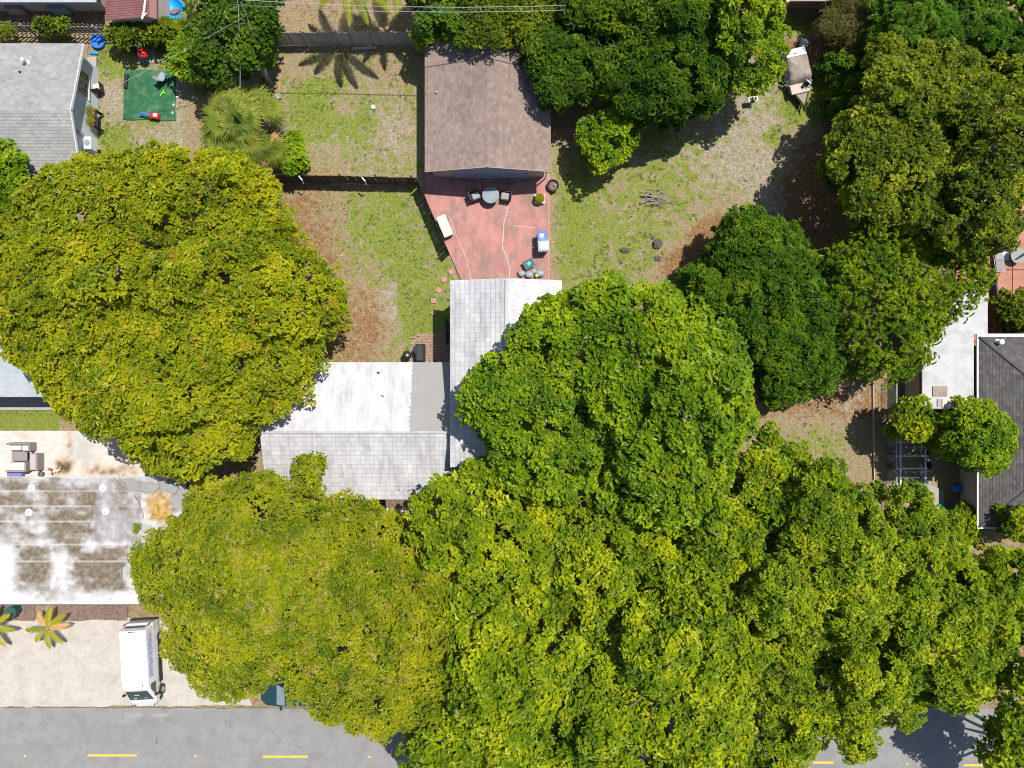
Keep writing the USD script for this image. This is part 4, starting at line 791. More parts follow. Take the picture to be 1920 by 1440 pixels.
tree("round_crowned_tree", "rounded green tree crowding the corner where the two white roofs meet", [(905, 690), (945, 655), (1000, 680), (1070, 705), (1105, 760), (1112, 830), (1110, 900), (1060, 925), (985, 915), (920, 875), (938, 842), (915, 815), (886, 780), (884, 732)], 6.6, 9.5, "broad", "leaf_lime", 5, (990, 800), rough=1.4, limbs=5, gap=1.04, grow=0.1)
tree("courtyard_tree", "green tree south of the white house, level with its lower eave", [(775, 960), (795, 925), (850, 900), (890, 872), (915, 874), (960, 895), (1050, 925), (1120, 945), (1170, 990), (1200, 1050), (1180, 1110), (1100, 1130), (1000, 1140), (920, 1120), (850, 1080), (800, 1030), (760, 1000)], 5.6, 8.6, "broad", "leaf_mid", 6, (960, 1010), rough=2.3, limbs=6, gap=1.07, grow=0.0)
tree("road_shade_tree", "broad yellow-green tree overhanging the road at bottom centre", [(850, 1090), (920, 1125), (1010, 1140), (1100, 1130), (1190, 1110), (1270, 1090), (1340, 1110), (1385, 1170), (1400, 1260), (1400, 1360), (1410, 1500), (1280, 1540), (1000, 1540), (850, 1490), (770, 1440), (790, 1400), (850, 1370), (870, 1310), (880, 1220)], 5.0, 9.2, "broad", "leaf_mid", 7, (1120, 1300), rough=2.6, limbs=8, trunk_r=.4, gap=1.08, grow=0.3)
tree("middle_tree", "green tree at the centre of the dense grove, above the road tree", [(1180, 1000), (1250, 1005), (1350, 965), (1395, 905), (1400, 860), (1440, 815), (1480, 845), (1505, 855), (1520, 885), (1480, 960), (1420, 1010), (1390, 1060), (1370, 1100), (1300, 1080), (1220, 1090)], 5.2, 8.2, "broad", "leaf_mid", 8, rough=2.2, limbs=5, gap=1.06, grow=.2)
tree("brown_gap_tree", "leafy green tree right of centre beside the brown yard gap", [(1385, 1080), (1420, 1015), (1480, 965), (1515, 890), (1565, 885), (1575, 905), (1620, 920), (1645, 960), (1665, 1010), (1680, 1100), (1660, 1190), (1580, 1225), (1470, 1205), (1400, 1150)], 5.0, 8.4, "oval", "leaf_fresh", 9, rough=2.2, limbs=6, gap=1.05, grow=.1)
tree("roadside_tree", "green tree at lower right dropping leafy fingers onto the road", [(1390, 1190), (1470, 1215), (1580, 1235), (1680, 1225), (1700, 1290), (1720, 1345), (1695, 1370), (1680, 1340), (1655, 1345), (1630, 1400), (1590, 1440), (1575, 1425), (1600, 1375), (1565, 1348), (1540, 1400), (1490, 1440), (1450, 1480), (1400, 1500), (1400, 1350), (1395, 1260)], 4.6, 7.6, "oval", "leaf_mid", 10, (1520, 1300), rough=2.0, limbs=6, gap=1.05, grow=0.15)
tree("right_grove_tree", "olive-green tree between the boat trailer and the road at right", [(1675, 985), (1690, 925), (1740, 935), (1755, 965), (1765, 1000), (1800, 1010), (1825, 1060), (1865, 1130), (1893, 1180), (1880, 1240), (1850, 1300), (1795, 1325), (1745, 1310), (1715, 1325), (1695, 1250), (1660, 1195), (1685, 1100)], 4.6, 7.8, "oval", "leaf_fresh", 11, (1770, 1150), rough=2.0, limbs=6, gap=1.06, grow=0.2)
tree("round_mango_tree", "dark green rounded tree in the middle of the right-hand yard", [(1270, 500), (1310, 482), (1335, 445), (1365, 420), (1400, 405), (1450, 412), (1500, 430), (1530, 470), (1560, 560), (1572, 660), (1560, 720), (1500, 755), (1445, 745), (1415, 690), (1385, 620), (1320, 580), (1280, 540)], 3.0, 6.6, "mango", "leaf_deep", 12, (1440, 590), rough=1.2, limbs=6, gap=.98, grow=0.05)
tree("bushy_boundary_tree", "bushy mid-green tree on the right boundary beside the annex roof", [(1545, 480), (1580, 448), (1640, 430), (1680, 420), (1720, 440), (1765, 468), (1800, 482), (1850, 490), (1852, 520), (1805, 570), (1772, 620), (1752, 655), (1722, 690), (1660, 718), (1600, 702), (1565, 645), (1552, 560)], 3.2, 6.2, "whorl", "leaf_lime", 13, (1650, 570), rough=1.4, limbs=6, gap=1.04, grow=0.1)
tree("olive_tree", "olive-green oak-like tree at upper right nearest the lawn", [(1640, 180), (1650, 130), (1690, 120), (1735, 150), (1765, 215), (1790, 280), (1770, 350), (1760, 420), (1700, 428), (1640, 408), (1600, 368), (1572, 312), (1566, 262), (1590, 222), (1625, 205)], 4.4, 8.2, "oval", "leaf_olive", 14, (1640, 330), rough=1.8, limbs=6, gap=1.1, grow=0.2)
tree("olive_tree", "olive-yellow oak-like tree running off the right edge at upper right", [(1745, 150), (1800, 158), (1870, 145), (1920, 165), (1990, 200), (1990, 370), (1915, 395), (1890, 438), (1850, 460), (1785, 472), (1765, 420), (1775, 345), (1795, 280), (1770, 210)], 4.4, 8.4, "oval", "leaf_olive", 15, (1860, 320), rough=1.8, limbs=6, gap=1.1, grow=0.25)
tree("feathery_green_tree", "dense fine dark-green tree overhanging the brown garage's right edge", [(985, 75), (1000, 40), (1060, 50), (1110, 80), (1125, 120), (1100, 165), (1050, 190), (1030, 168), (1005, 120)], 3.6, 5.2, "fine", "leaf_mango", 16, rough=.9, limbs=4, grow=0.0)
tree("drooping_mango_tree", "dark green tree with drooping leaf tassels behind the small round tree", [(1110, 60), (1050, 10), (1060, -70), (1360, -70), (1352, 40), (1370, 110), (1350, 185), (1300, 205), (1255, 225), (1190, 215), (1152, 180), (1125, 130)], 3.0, 6.0, "mango", "leaf_mango", 17, (1230, 60), rough=1.6, limbs=6, gap=1.08, hang=.7, grow=.12)
tree("bright_boundary_tree", "green tree hanging over the white folding table on the top boundary", [(1360, -70), (1462, -70), (1462, 25), (1474, 78), (1466, 108), (1442, 142), (1402, 172), (1372, 152), (1362, 100), (1352, 40)], 4.2, 7.0, "oval", "leaf_lime", 18, (1410, 40), rough=1.3, limbs=4, gap=1.05, grow=-.05)
tree("olive_boundary_tree", "olive-brown green tree on the top boundary behind the brown garage", [(862, 60), (872, 10), (850, -60), (1060, -60), (1050, 20), (1000, 55), (935, 66)], 3.2, 4.8, "fine", "leaf_olive", 19, (950, 10), rough=1.2, limbs=4, grow=0.2)
tree("corner_shrub_tree", "small green bush at the garage's top left corner", [(785, 82), (782, 66), (820, 62), (858, 66), (856, 76), (800, 82), (795, 92)], 2.2, 3.2, "broad", "leaf_mid", 20, limbs=2, trunk_r=.05)
tree("upper_olive_tree", "green-olive tree filling the top right between the star-leaved and oak-like trees", [(1655, 70), (1720, 78), (1800, 92), (1880, 100), (1990, 80), (1990, 215), (1885, 180), (1790, 185), (1725, 165), (1672, 135)], 3.6, 6.6, "oval", "leaf_olive", 60, limbs=5, rough=1.5, grow=.2)
tree("deep_shade_bush", "dark bush in the shade left of the oak-like tree beside the brown lawn edge", [(1560, 150), (1610, 140), (1660, 170), (1650, 215), (1600, 225), (1570, 200)], 1.2, 2.4, "oval", "leaf_mango", 61, limbs=2, trunk_r=.05, cat="bush")
tree("star_leaf_tree", "bright green star-leaved tree in the top right corner", [(1645, 20), (1660, -60), (1990, -60), (1990, 110), (1880, 120), (1800, 110), (1745, 95), (1690, 85), (1650, 60)], 3.8, 5.8, "star", "leaf_star", 21, (1800, 20), rough=1.2, limbs=5, gap=1.0, grow=0.1)
tree("wispy_olive_tree", "wispy grey-olive tree beside the yellow-trimmed house corner", [(1548, 40), (1560, 0), (1580, -50), (1640, -50), (1648, 30), (1635, 78), (1600, 92), (1562, 85)], 1.5, 2.9, "wisp", "leaf_wisp", 22, limbs=4, bark="bark_pale", trunk_r=.1)
tree("understorey_bush", "shaded dark bush under the top right trees beside the covered trailer", [(1545, 100), (1600, 92), (1690, 88), (1700, 165), (1645, 185), (1600, 165), (1555, 130)], 1.0, 2.0, "oval", "leaf_deep", 23, limbs=2, trunk_r=.06, cat="bush", grow=0.0)
tree("dark_boundary_tree", "dark green tree in the top left above the sabal palm", [(348, 60), (352, 0), (345, -60), (530, -60), (512, 30), (505, 80), (485, 125), (450, 140), (415, 158), (385, 165), (350, 140), (338, 105)], 3.6, 5.8, "broad", "leaf_mango", 24, (430, 40), rough=1.5, limbs=5, gap=1.2, grow=-.4)
tree("light_boundary_bush", "lighter bush with bare twigs at the edge of the yard beside the green mat", [(320, 80), (345, 70), (360, 110), (365, 150), (350, 160), (330, 130), (318, 100)], 1.2, 2.2, "oval", "leaf_lime", 25, limbs=2, trunk_r=.05, cat="bush")
tree("small_round_tree", "small round bright green tree standing alone right of the garage", [(1090, 235), (1108, 214), (1150, 208), (1178, 220), (1190, 240), (1184, 272), (1160, 300), (1138, 310), (1118, 298), (1104, 272)], 1.6, 3.9, "oval", "leaf_lime", 26, (1130, 268), rough=.7, limbs=4, trunk_r=.09, grow=.15)
tree("fence_bush", "small leafy bush at the left end of the dark timber fence", [(535, 262), (552, 256), (565, 275), (562, 305), (545, 322), (530, 310)], .8, 1.7, "broad", "leaf_lime", 27, limbs=2, trunk_r=.04, cat="bush")
tree("trailer_side_tree", "small bright green tree above the boat trailer on the right", [(1690, 772), (1705, 752), (1735, 748), (1745, 768), (1768, 800), (1740, 818), (1712, 826), (1692, 822)], 3.0, 4.4, "broad", "leaf_mid", 28, limbs=3, trunk_r=.08, grow=-.4)
tree("gutter_tree", "bright green tree leaning over the charcoal roof's gutter", [(1762, 835), (1790, 785), (1805, 770), (1840, 765), (1870, 772), (1885, 785), (1908, 800), (1905, 845), (1882, 880), (1855, 892), (1830, 875), (1800, 866), (1770, 858)], 3.6, 6.2, "broad", "leaf_lime", 29, (1800, 830), limbs=5, rough=1.0, grow=-.45)
tree("gutter_sapling", "leafy sprig touching the charcoal roof above the gutter tree", [(1812, 768), (1825, 750), (1850, 752), (1868, 760), (1862, 774), (1835, 778)], 3.2, 3.8, "broad", "leaf_mid", 30, limbs=2, trunk_r=.04)
tree("shaded_shrub", "shaded shrub between the boat trailer pad and the charcoal roof", [(1785, 968), (1812, 952), (1836, 965), (1838, 1005), (1812, 1022), (1790, 1005)], 1.6, 2.8, "oval", "leaf_mid", 31, limbs=2, trunk_r=.05, cat="bush")
tree("gable_corner_tree", "tree overlapping the lower corner of the charcoal roof at the right edge", [(1895, 968), (1915, 958), (1990, 950), (1990, 1000), (1910, 1010)], 3.6, 4.8, "oval", "leaf_mid", 32, limbs=3, trunk_r=.1)
tree("right_edge_tree", "tree on the right edge below the charcoal roof", [(1838, 1095), (1875, 1055), (1920, 1040), (1990, 1040), (1990, 1225), (1925, 1215), (1890, 1190), (1850, 1140)], 4.2, 6.6, "oval", "leaf_fresh", 33, limbs=4, rough=1.2, gap=1.05, grow=0.15)
tree("road_corner_tree", "tree at the lower right corner whose shadow falls across the road", [(1900, 1290), (1935, 1250), (1990, 1240), (1990, 1500), (1890, 1470), (1872, 1435), (1890, 1400), (1885, 1340)], 5.4, 7.6, "broad", "leaf_fresh", 34, (1950, 1360), limbs=5, rough=1.2, gap=1.05)
tree("patio_bush", "bush at the right edge of the red paver patio", [(1885, 575), (1915, 548), (1980, 545), (1980, 625), (1900, 622)], 1.2, 2.4, "oval", "leaf_olive", 35, limbs=2, trunk_r=.05, cat="bush")
tree("top_dark_tree", "dark green tree behind the timber wall at the top between the palms", [(775, 60), (785, 20), (770, -60), (868, -60), (875, 5), (860, 58)], 3.0, 5.0, "broad", "leaf_deep", 36, limbs=3, trunk_r=.12, gap=1.1)
# vines over the slatted fence: one hedge
tree("vine_hedge", "yellow-green vine hedge smothering the right half of the slatted fence", [(200, 56), (215, 46), (250, 38), (300, 40), (348, 45), (352, 68), (300, 71), (240, 69), (208, 66)], 1.2, 2.0, "fine", "leaf_olive", 37, limbs=3, trunk_r=.03, rough=.4, cat="hedge")
for k, (poly, lb) in enumerate((([(-5, 45), (22, 42), (24, 62), (-5, 66)], "clump of vine on the slatted fence at the top left corner"), ([(66, 40), (90, 38), (92, 56), (70, 60)], "yellow vine clump in the middle of the slatted fence"), ([(98, 40), (118, 38), (122, 52), (102, 54)], "yellow vine clump right of the middle on the slatted fence"))):
    tree("fence_vine", lb, poly, .9, 1.7, "fine", "leaf_olive", 40 + k, limbs=0, trunk_r=.02, rough=.3, cat="vine")

# ---------------------------------------------------------------- palms
def frond_pinnate(base, az, length, rise, droop, n=24, ll=.55, g=None, wid=.034):
    """a feather frond: arching midrib with leaflets on both sides"""
    s = np.linspace(0, 1, 12); d = np.array([math.cos(az), math.sin(az)])
    hor = length * (s - .12 * s ** 2); z = rise * np.sin(s * 1.9) - droop * s ** 2.2
    mid = np.column_stack([base[0] + d[0] * hor, base[1] + d[1] * hor, base[2] + z]); mb = MB().tube(mid, np.linspace(.035, .008, 12), 5)
    sp = np.interp(np.linspace(.12, .99, n), s, np.arange(12)); T_ = np.gradient(mid, axis=0); T_ /= np.linalg.norm(T_, axis=1, keepdims=True)
    for q in sp:
        i = int(min(q, 10)); c = lerp(mid[i], mid[i + 1], q - i); t = T_[i]; side = np.array([-d[1], d[0], 0])
        u = q / 11; l = ll * (math.sin(math.pi * min(1, .12 + u * .95)) ** .6) * g.uniform(.85, 1.12)
        for sg in (-1, 1):
            o = side * sg * .83 + t * .55 + [0, 0, -.28 + g.normal(scale=.08)]; o /= np.linalg.norm(o); w = np.cross(o, [0, 0, 1.]); w /= np.linalg.norm(w) + 1e-9
            b = c + o * l * .5 + [0, 0, .02]; e = c + o * l + [0, 0, -l * .22]
            mb.add([c - w * wid * .4, c + w * wid * .4, b + w * wid * .5, e, b - w * wid * .5], [[0, 1, 2], [0, 2, 4], [4, 2, 3]])
    return mb
def frond_fan(base, az, pet, elev, rad, g, n=24):
    """a fan frond: petiole, then folded blades spreading from its end, tips drooping"""
    d = np.array([math.cos(az) * math.cos(elev), math.sin(az) * math.cos(elev), math.sin(elev)]); e = base + d * pet - [0, 0, pet * .10]
    mb = MB().tube([base, lerp(base, e, .5) + [0, 0, pet * .06], e], [.03, .024, .018], 5); tn = [np.full((25, 3), .6)]
    side = np.array([-math.sin(az), math.cos(az), 0]); fwd = np.cross(side, [0, 0, 1.]); fwd = -fwd if np.dot(fwd, d) < 0 else fwd; fwd = fwd * math.cos(elev * .6) + np.array([0, 0, math.sin(elev * .6) - .18]); up = np.cross(fwd, side); up = up if up[2] > 0 else -up
    for k in range(n):
        a = (k / (n - 1) - .5) * 3.3; l = rad * (1 - .22 * abs(a) / 2) * g.uniform(.85, 1.1); o = fwd * math.cos(a) + side * math.sin(a); w = np.cross(o, up); w /= np.linalg.norm(w)
        m = e + o * l * .55 + up * .06 * l; tip = e + o * l - np.array([0, 0, l * g.uniform(.05, .5)]); wd = .08 * rad
        mb.add([e, m + w * wd * .5, tip, m - w * wd * .5, m + up * wd * .35], [[0, 4, 1], [0, 3, 4], [4, 2, 1], [3, 2, 4]])
        tn.append(np.repeat(np.array([.25, .5, g.uniform(.6, 1.0), .5, .7])[:, None], 3, 1))
    return mb, np.vstack(tn)
g = np.random.default_rng(77)
q = W(448, 233, 3.6); sp_ = T("sabal_palm", "shaggy fan palm with browning tips beside the poinciana crown at upper left", "palm", (q[0], q[1], 0))
hub = np.array([q[0], q[1], 3.3])
sp_.part("trunk", MB().tube([hub * [1, 1, 0] - [0, 0, .1], hub * [1, 1, .5], hub + [0, 0, .1]], [.26, .22, .2], 10), "bark", world=True, smooth=True)
for k in range(38):
    az = k * 2.39996 + g.uniform(-.4, .4); u = (k + .5) / 38; el = 1.4 - 1.8 * u + g.uniform(-.28, .28)
    mb, tn = frond_fan(hub + [.1 * math.cos(az), .1 * math.sin(az), .1 * math.sin(el)], az, .45 + 1.35 * min(1, u * 1.3) + g.uniform(-.2, .35), el, g.uniform(1.15, 1.7), g)
    old = u > .86
    sp_.part("frond", mb, "frond_dry" if old and math.sin(az) < .3 else "leaf_palm", world=True, tone=np.clip(tn * (1.0 if not old else .8), 0, 1))
def palm(name, label, xy, h, n, length, rise, droop, ll, leaf, seed, group=None, dry=(), tr=.13):
    g = np.random.default_rng(seed); t = T(name, label, "palm", (*xy, 0), 0, group); hub = np.array([*xy, h])
    t.part("trunk", MB().tube([(xy[0], xy[1], -.1), (xy[0] + .05, xy[1], h * .5), hub], [tr * 1.3, tr, tr * .8], 9), "bark_pale", world=True, smooth=True)
    az0 = g.random() * 6
    for k in range(n):
        az = az0 + k * 2 * np.pi / n + g.uniform(-.2, .2); L_ = length * g.uniform(.85, 1.1)
        mb = frond_pinnate(hub, az, L_, rise * g.uniform(.6, 1.3), droop * g.uniform(.7, 1.2), max(22, int(L_ * 20)), ll, g)
        t.part("frond", mb, "frond_dry" if k in dry else leaf, world=True, tone=np.full((mb.n, 3), g.uniform(.2, .9)))
    return t
palm("coconut_palm", "coconut palm whose yellow-green frond hangs into the top edge", W(652, -62, 6.5)[:2], 6.2, 12, 3.9, .5, 1.3, .55, "leaf_coconut", 8, None)
palm("coconut_palm", "coconut palm at the top edge with only a frond tip in view", W(748, -78, 6.0)[:2], 5.6, 12, 3.6, .5, 1.2, .5, "leaf_coconut", 12, None)
palm("young_palm", "young yellowing palm on the pale sand below the stained flat roof", W(84, 1180, 1.5)[:2], 1.25, 8, 1.75, .35, .55, .36, "leaf_coconut", 21, "young palms on the sand drive", (2, 5), .09)
palm("young_palm", "young palm at the left edge on the sand, only frond tips in view", W(-22, 1178, 1.6)[:2], 1.4, 8, 1.8, .35, .55, .36, "leaf_coconut", 22, "young palms on the sand drive", (), .09)
palm("garden_palm", "small spiky palm beside the blue tarp at the top", W(356, 30, 1.8)[:2], 1.5, 9, 1.1, .3, .4, .28, "leaf_coconut", 23, None, (), .07)

# ---------------------------------------------------------------- grass and fallen leaves: nobody could count them
def scatter_mask(n, wfield, g, box=(-37, 37, -24, 27)):
    x, y = g.uniform(box[0], box[1], n), g.uniform(box[2], box[3], n)
    i = np.clip(np.searchsorted(gx, x) - 1, 0, nx - 1); j = np.clip(np.searchsorted(gy, y) - 1, 0, ny - 1)
    k = g.random(n) < wfield[j, i]; return x[k], y[k]
hard = [shapely.Polygon(w2((796, 326), (1030, 326), (1030, 530), (866, 530), (795, 364))), shapely.Polygon([(-16.5, -9.5), (3.5, -9.5), (3.5, 7), (-4, 7), (-4, 1.8), (-16.5, 1.8)]), shapely.Polygon([(-6, 13.5), (3, 13.5), (3, 23), (-6, 23)]),
        shapely.Polygon([(-60, -30), (60, -30), (60, -21.9), (-60, -21.9)]), shapely.Polygon([(-60, -24), (-19, -24), (-19, -2.2), (-60, -2.2)]), shapely.Polygon(w2((225, 128), (334, 128), (334, 228), (225, 228))), shapely.Polygon(w2((-400, 50), (182, 50), (182, 420), (-400, 420))), shapely.Polygon(w2((1730, 380), (2300, 380), (2300, 1000), (1730, 1000)))]
HARD = shapely.union_all(hard); shapely.prepare(HARD)
g = np.random.default_rng(9)
nf = meshkit.fbm(np.stack([GX * 1.3, GY * 1.3, GX * 0 + 2], -1), 4, 33)
x, y = scatter_mask(120000, np.clip((Gr + (nf - .5) * 1.3 - .38) * 1.1, 0, .55), g)
k = ~shapely.contains_xy(HARD, x, y); x, y = x[k][:9000], y[k][:9000]
gi = UsdGeom.PointInstancer.Define(stage, "/World/grass_tufts"); pr = []
for i in range(4):
    gg = np.random.default_rng(50 + i); n = 16; az = gg.random(n) * 6.28; l = gg.uniform(.07, .16, n); r0 = gg.uniform(0, .10, n)
    b = np.stack([r0 * np.cos(az * 3), r0 * np.sin(az * 3), 0 * az - .01], 1); o = np.stack([np.cos(az), np.sin(az), gg.uniform(.35, 1.0, n)], 1); o /= np.linalg.norm(o, axis=1, keepdims=True); s_ = np.stack([-np.sin(az), np.cos(az), 0 * az], 1) * .014
    v = np.stack([b - s_, b + s_, b + o * l[:, None] * .6 + s_ * .8, b + o * l[:, None] - [0, 0, .015], b + o * l[:, None] * .6 - s_ * .8], 1).reshape(-1, 3); kk = np.arange(n)[:, None] * 5
    p_ = f"/World/grass_tufts/grass_tuft_{i + 1:03d}"; put(p_, MB().add(v, np.vstack([kk + [0, 1, 2], kk + [0, 2, 4], kk + [4, 2, 3]])), "leaf_grass", tone=np.repeat(np.repeat(gg.random(n), 5)[:, None], 3, 1)); pr.append(Sdf.Path(p_))
gi.CreatePrototypesRel().SetTargets(pr); n = len(x)
gi.CreateProtoIndicesAttr(Vt.IntArray.FromNumpy(g.integers(0, 4, n).astype(np.int32))); gi.CreatePositionsAttr(Vt.Vec3fArray.FromNumpy(np.stack([x, y, gz(x, y) - .005], 1).astype(np.float32)))
a = g.random(n) * np.pi; gi.CreateOrientationsAttr(Vt.QuathArray([Gf.Quath(float(math.cos(t)), 0, 0, float(math.sin(t))) for t in a])); gi.CreateScalesAttr(Vt.Vec3fArray.FromNumpy(np.repeat(g.uniform(.45, 1.05, n)[:, None], 3, 1).astype(np.float32)))
custom(gi.GetPrim(), label="patchy short grass growing over the sandy yards", category="grass", kind="stuff")
x, y = scatter_mask(60000, np.clip((Li - .18) * .6, 0, .5), g); k = ~shapely.contains_xy(HARD, x, y); x, y = x[k][:11000], y[k][:11000]; n = len(x)
az = g.random(n) * 6.28; l = g.uniform(.05, .13, n); c = np.stack([x, y, gz(x, y) + g.uniform(.005, .03, n)], 1); o = np.stack([np.cos(az), np.sin(az), g.normal(scale=.25, size=n)], 1) * l[:, None]; s_ = np.stack([-np.sin(az), np.cos(az), g.normal(scale=.3, size=n)], 1) * l[:, None] * .45
v = np.stack([c - o, c + s_, c + o, c - s_], 1).reshape(-1, 3); k4 = np.arange(n)[:, None] * 4
single("leaf_litter", MB().add(v, np.vstack([k4 + [0, 2, 1], k4 + [0, 3, 2]])), "dead_leaf", "fallen brown and orange leaves lying over the ground beneath the trees", "leaf litter", kind="stuff", tone=np.repeat(np.repeat(g.random(n), 4)[:, None], 3, 1))
# ---------------------------------------------------------------- pink patio
pz = .10
pat = shapely.Polygon(w2((799, 326), (1029, 326), (1029, 534), (868, 534), (796, 366)))
struct("patio", MB().prism(pat, -.2, pz), "pink_slab")
def ribbon(pts, wd, z, g, segs=8):
    P = np.array([W(*p)[:2] for p in pts]); s = np.concatenate([[0], np.cumsum(np.linalg.norm(np.diff(P, axis=0), axis=1))]); t = np.linspace(0, s[-1], segs * (len(pts) - 1) + 1)
    C = np.stack([np.interp(t, s, P[:, 0]), np.interp(t, s, P[:, 1])], 1) + g.normal(scale=.015, size=(len(t), 2)); T_ = np.gradient(C, axis=0); T_ /= np.linalg.norm(T_, axis=1, keepdims=True); Nn = np.stack([-T_[:, 1], T_[:, 0]], 1) * (wd * g.uniform(.6, 1.2, len(t)))[:, None] / 2
    v = np.vstack([np.column_stack([C + Nn, np.full(len(t), z)]), np.column_stack([C - Nn, np.full(len(t), z)])]); n = len(t)
    return v, np.array([[i + n, i + n + 1, i + 1, i] for i in range(n - 1)])
g = np.random.default_rng(4)
struct("patched_crack", MB().add(*ribbon([(953, 382), (952, 397), (945, 415), (944, 440), (942, 462), (950, 482), (956, 503), (955, 526)], .055, pz + .004, g)), "crack", under="/World/patio")
cj = MB()
for pts in ([(842, 405), (862, 455), (876, 490), (884, 526)], [(962, 424), (1003, 428)]): cj.add(*ribbon(pts, .03, pz + .0035, g))
struct("hairline_crack", cj, "crack", under="/World/patio")
struct("slab_edge", MB().bx(W(1027, 0)[0], W(1030, 0)[0], W(0, 530)[1], W(0, 328)[1], -.1, pz + .02), "pink_stone", under="/World/patio")
lines = MB()
for pts in ([(905, 328), (904, 342), (903, 358)], [(952, 328), (951, 342), (950, 358)], [(862, 337), (905, 343), (960, 344), (1000, 338)]): lines.add(*ribbon(pts, .05, pz + .005, g))
struct("slab_joint", lines, "dark_line", under="/World/patio")
for k, (px, py, a) in enumerate(((846, 510, .5), (833, 524, .2), (822.5, 544, -.4), (813, 564, .1), (813, 586, .75))):
    q = W(px, py); single("stepping_stone", MB().box((q[0], q[1], .03), (.36, .34, .06), rz=a, bev=.015), "pink_stone", ["pink stepping stone nearest the patio corner", "second pink stepping stone from the patio corner", "middle one of five pink stepping stones in the left lawn", "faded pink stepping stone half sunk in grass, fourth from the patio", "bright pink stepping stone farthest from the patio"][k], "stepping stone", "pink stepping stones")
# brick pavers beside the white house
bp = T("brick_pavers", "worn brick paving in the corner of the two white roofs", "paving", (*W(795, 652)[:2], 0), kind="structure")
a, b = W(757, 690), W(855, 624); g = np.random.default_rng(6); i = 0; br_ = []
for r_, y in enumerate(np.arange(a[1], b[1], .112)):
    for x in np.arange(a[0] + (r_ % 2) * .11, b[0], .222):
        px = x * PPM + 960; py = 720 - y * PPM
        if px < 768 - (py - 624) * .3 + g.normal() * 3 + 10 or g.random() < .03: continue
        br_.append((x, y))
rest = MB()
for i, (x, y) in enumerate(br_):
    mb = rest if i >= 300 else MB(); mb.box((x, y, .02 + g.uniform(-.006, .008)), (.208, .10, .08), rz=g.normal(scale=.02)); mb.tones.append(np.tile(g.beta(2, 2), (8, 3)))
    if i < 300: bp.part("brick", mb, "brick", world=True)
if rest.n: bp.part("brick_field", rest, "brick", world=True, kind="stuff")

# ---------------------------------------------------------------- fences
def picket_fence(name, label, p0, p1, h, bw, gap, matname, seed, rails=2, lean=0.0, inside=1, hv=.03, thick=.022, posts=2.4):
    g = np.random.default_rng(seed); p0, p1 = np.asarray(p0[:2]), np.asarray(p1[:2]); L_ = np.linalg.norm(p1 - p0); d = (p1 - p0) / L_; nrm = np.array([-d[1], d[0]]) * inside; a = math.atan2(d[1], d[0])
    t = T(name, label, "fence", (*p0, 0)); n = int(L_ / (bw + gap))
    for k in range(n):
        c = p0 + d * (k + .5) * L_ / n; hh = h + g.uniform(-hv, hv)
        mb = MB().box((0, 0, hh / 2), (bw * g.uniform(.94, 1.0), thick, hh)); v, f = mb.arr(); v[:, 1] += v[:, 2] * g.normal(scale=.008); v[:, 0] += v[:, 2] * g.normal(scale=.006)
        c_, s_ = math.cos(a), math.sin(a); v = np.stack([c_ * v[:, 0] - s_ * v[:, 1] + c[0], s_ * v[:, 0] + c_ * v[:, 1] + c[1], v[:, 2]], 1)
        t.part("picket", MB().add(v, f, np.repeat(g.beta(2, 2), 3)), matname, world=True)
    for z in ([.4, h - .35] if rails == 2 else [.3, h / 2, h - .25]):
        m = (p0 + p1) / 2 + nrm * (.032 + thick / 2); mb = MB().box((m[0], m[1], z), (L_, .04, .09), rz=a); t.part("rail", mb, matname, world=True, tone=np.full((8, 3), .4))
    for k in range(int(L_ / posts) + 1):
        c = p0 + d * min(L_ - .05, k * posts + .05) + nrm * .11; mb = MB().box((c[0], c[1], h / 2 + .02), (.09, .09, h + .04), rz=a); t.part("post", mb, matname, world=True, tone=np.full((8, 3), .35))
    return t
picket_fence("slatted_fence", "weathered gap-boarded fence with vines along the top left boundary", W(-60, 63), W(352, 72), 1.75, .10, .20, "grey_board", 1, inside=-1)
picket_fence("weathered_fence", "grey weathered board fence along the top of the left lawn", W(510, 85), W(800, 84), 1.85, .19, .008, "grey_board", 2, inside=1)
picket_fence("side_fence", "short grey board fence at the sabal palm's right side", W(500, 90), W(507, 160), 1.7, .14, .02, "grey_board", 3, inside=1)
picket_fence("dark_fence", "dark timber fence across the left lawn below the garage", W(516, 341), W(786, 347), 1.8, .14, .006, "dark_board", 4, inside=1)
picket_fence("dark_diagonal_fence", "dark timber fence running diagonally along the pink patio's left edge", W(789, 350), W(843, 478), 1.8, .14, .006, "dark_board", 5, inside=-1)
picket_fence("dark_return_fence", "dark timber fence running down into the poinciana crown at the left lawn", W(523, 350), W(531, 440), 1.7, .14, .006, "dark_board", 6, inside=1)
for px, py, lb in ((564, 337, "pale pipe clipped over the dark fence near its left end"), (682, 339, "pale pipe clipped over the dark fence near its middle")):
    single("fence_pipe", MB().tube([W(px - 4, py - 7, 1.9), W(px + 2, py, 1.86), W(px + 5, py + 7, 1.3)], .05, 7), "galvanised", lb, "pipe")
single("loose_plank", MB().box(W(684, 91) + [0, 0, .08], (1.7, .16, .05), rz=.05), "timber_pale", "pale loose plank lying below the grey board fence", "plank")
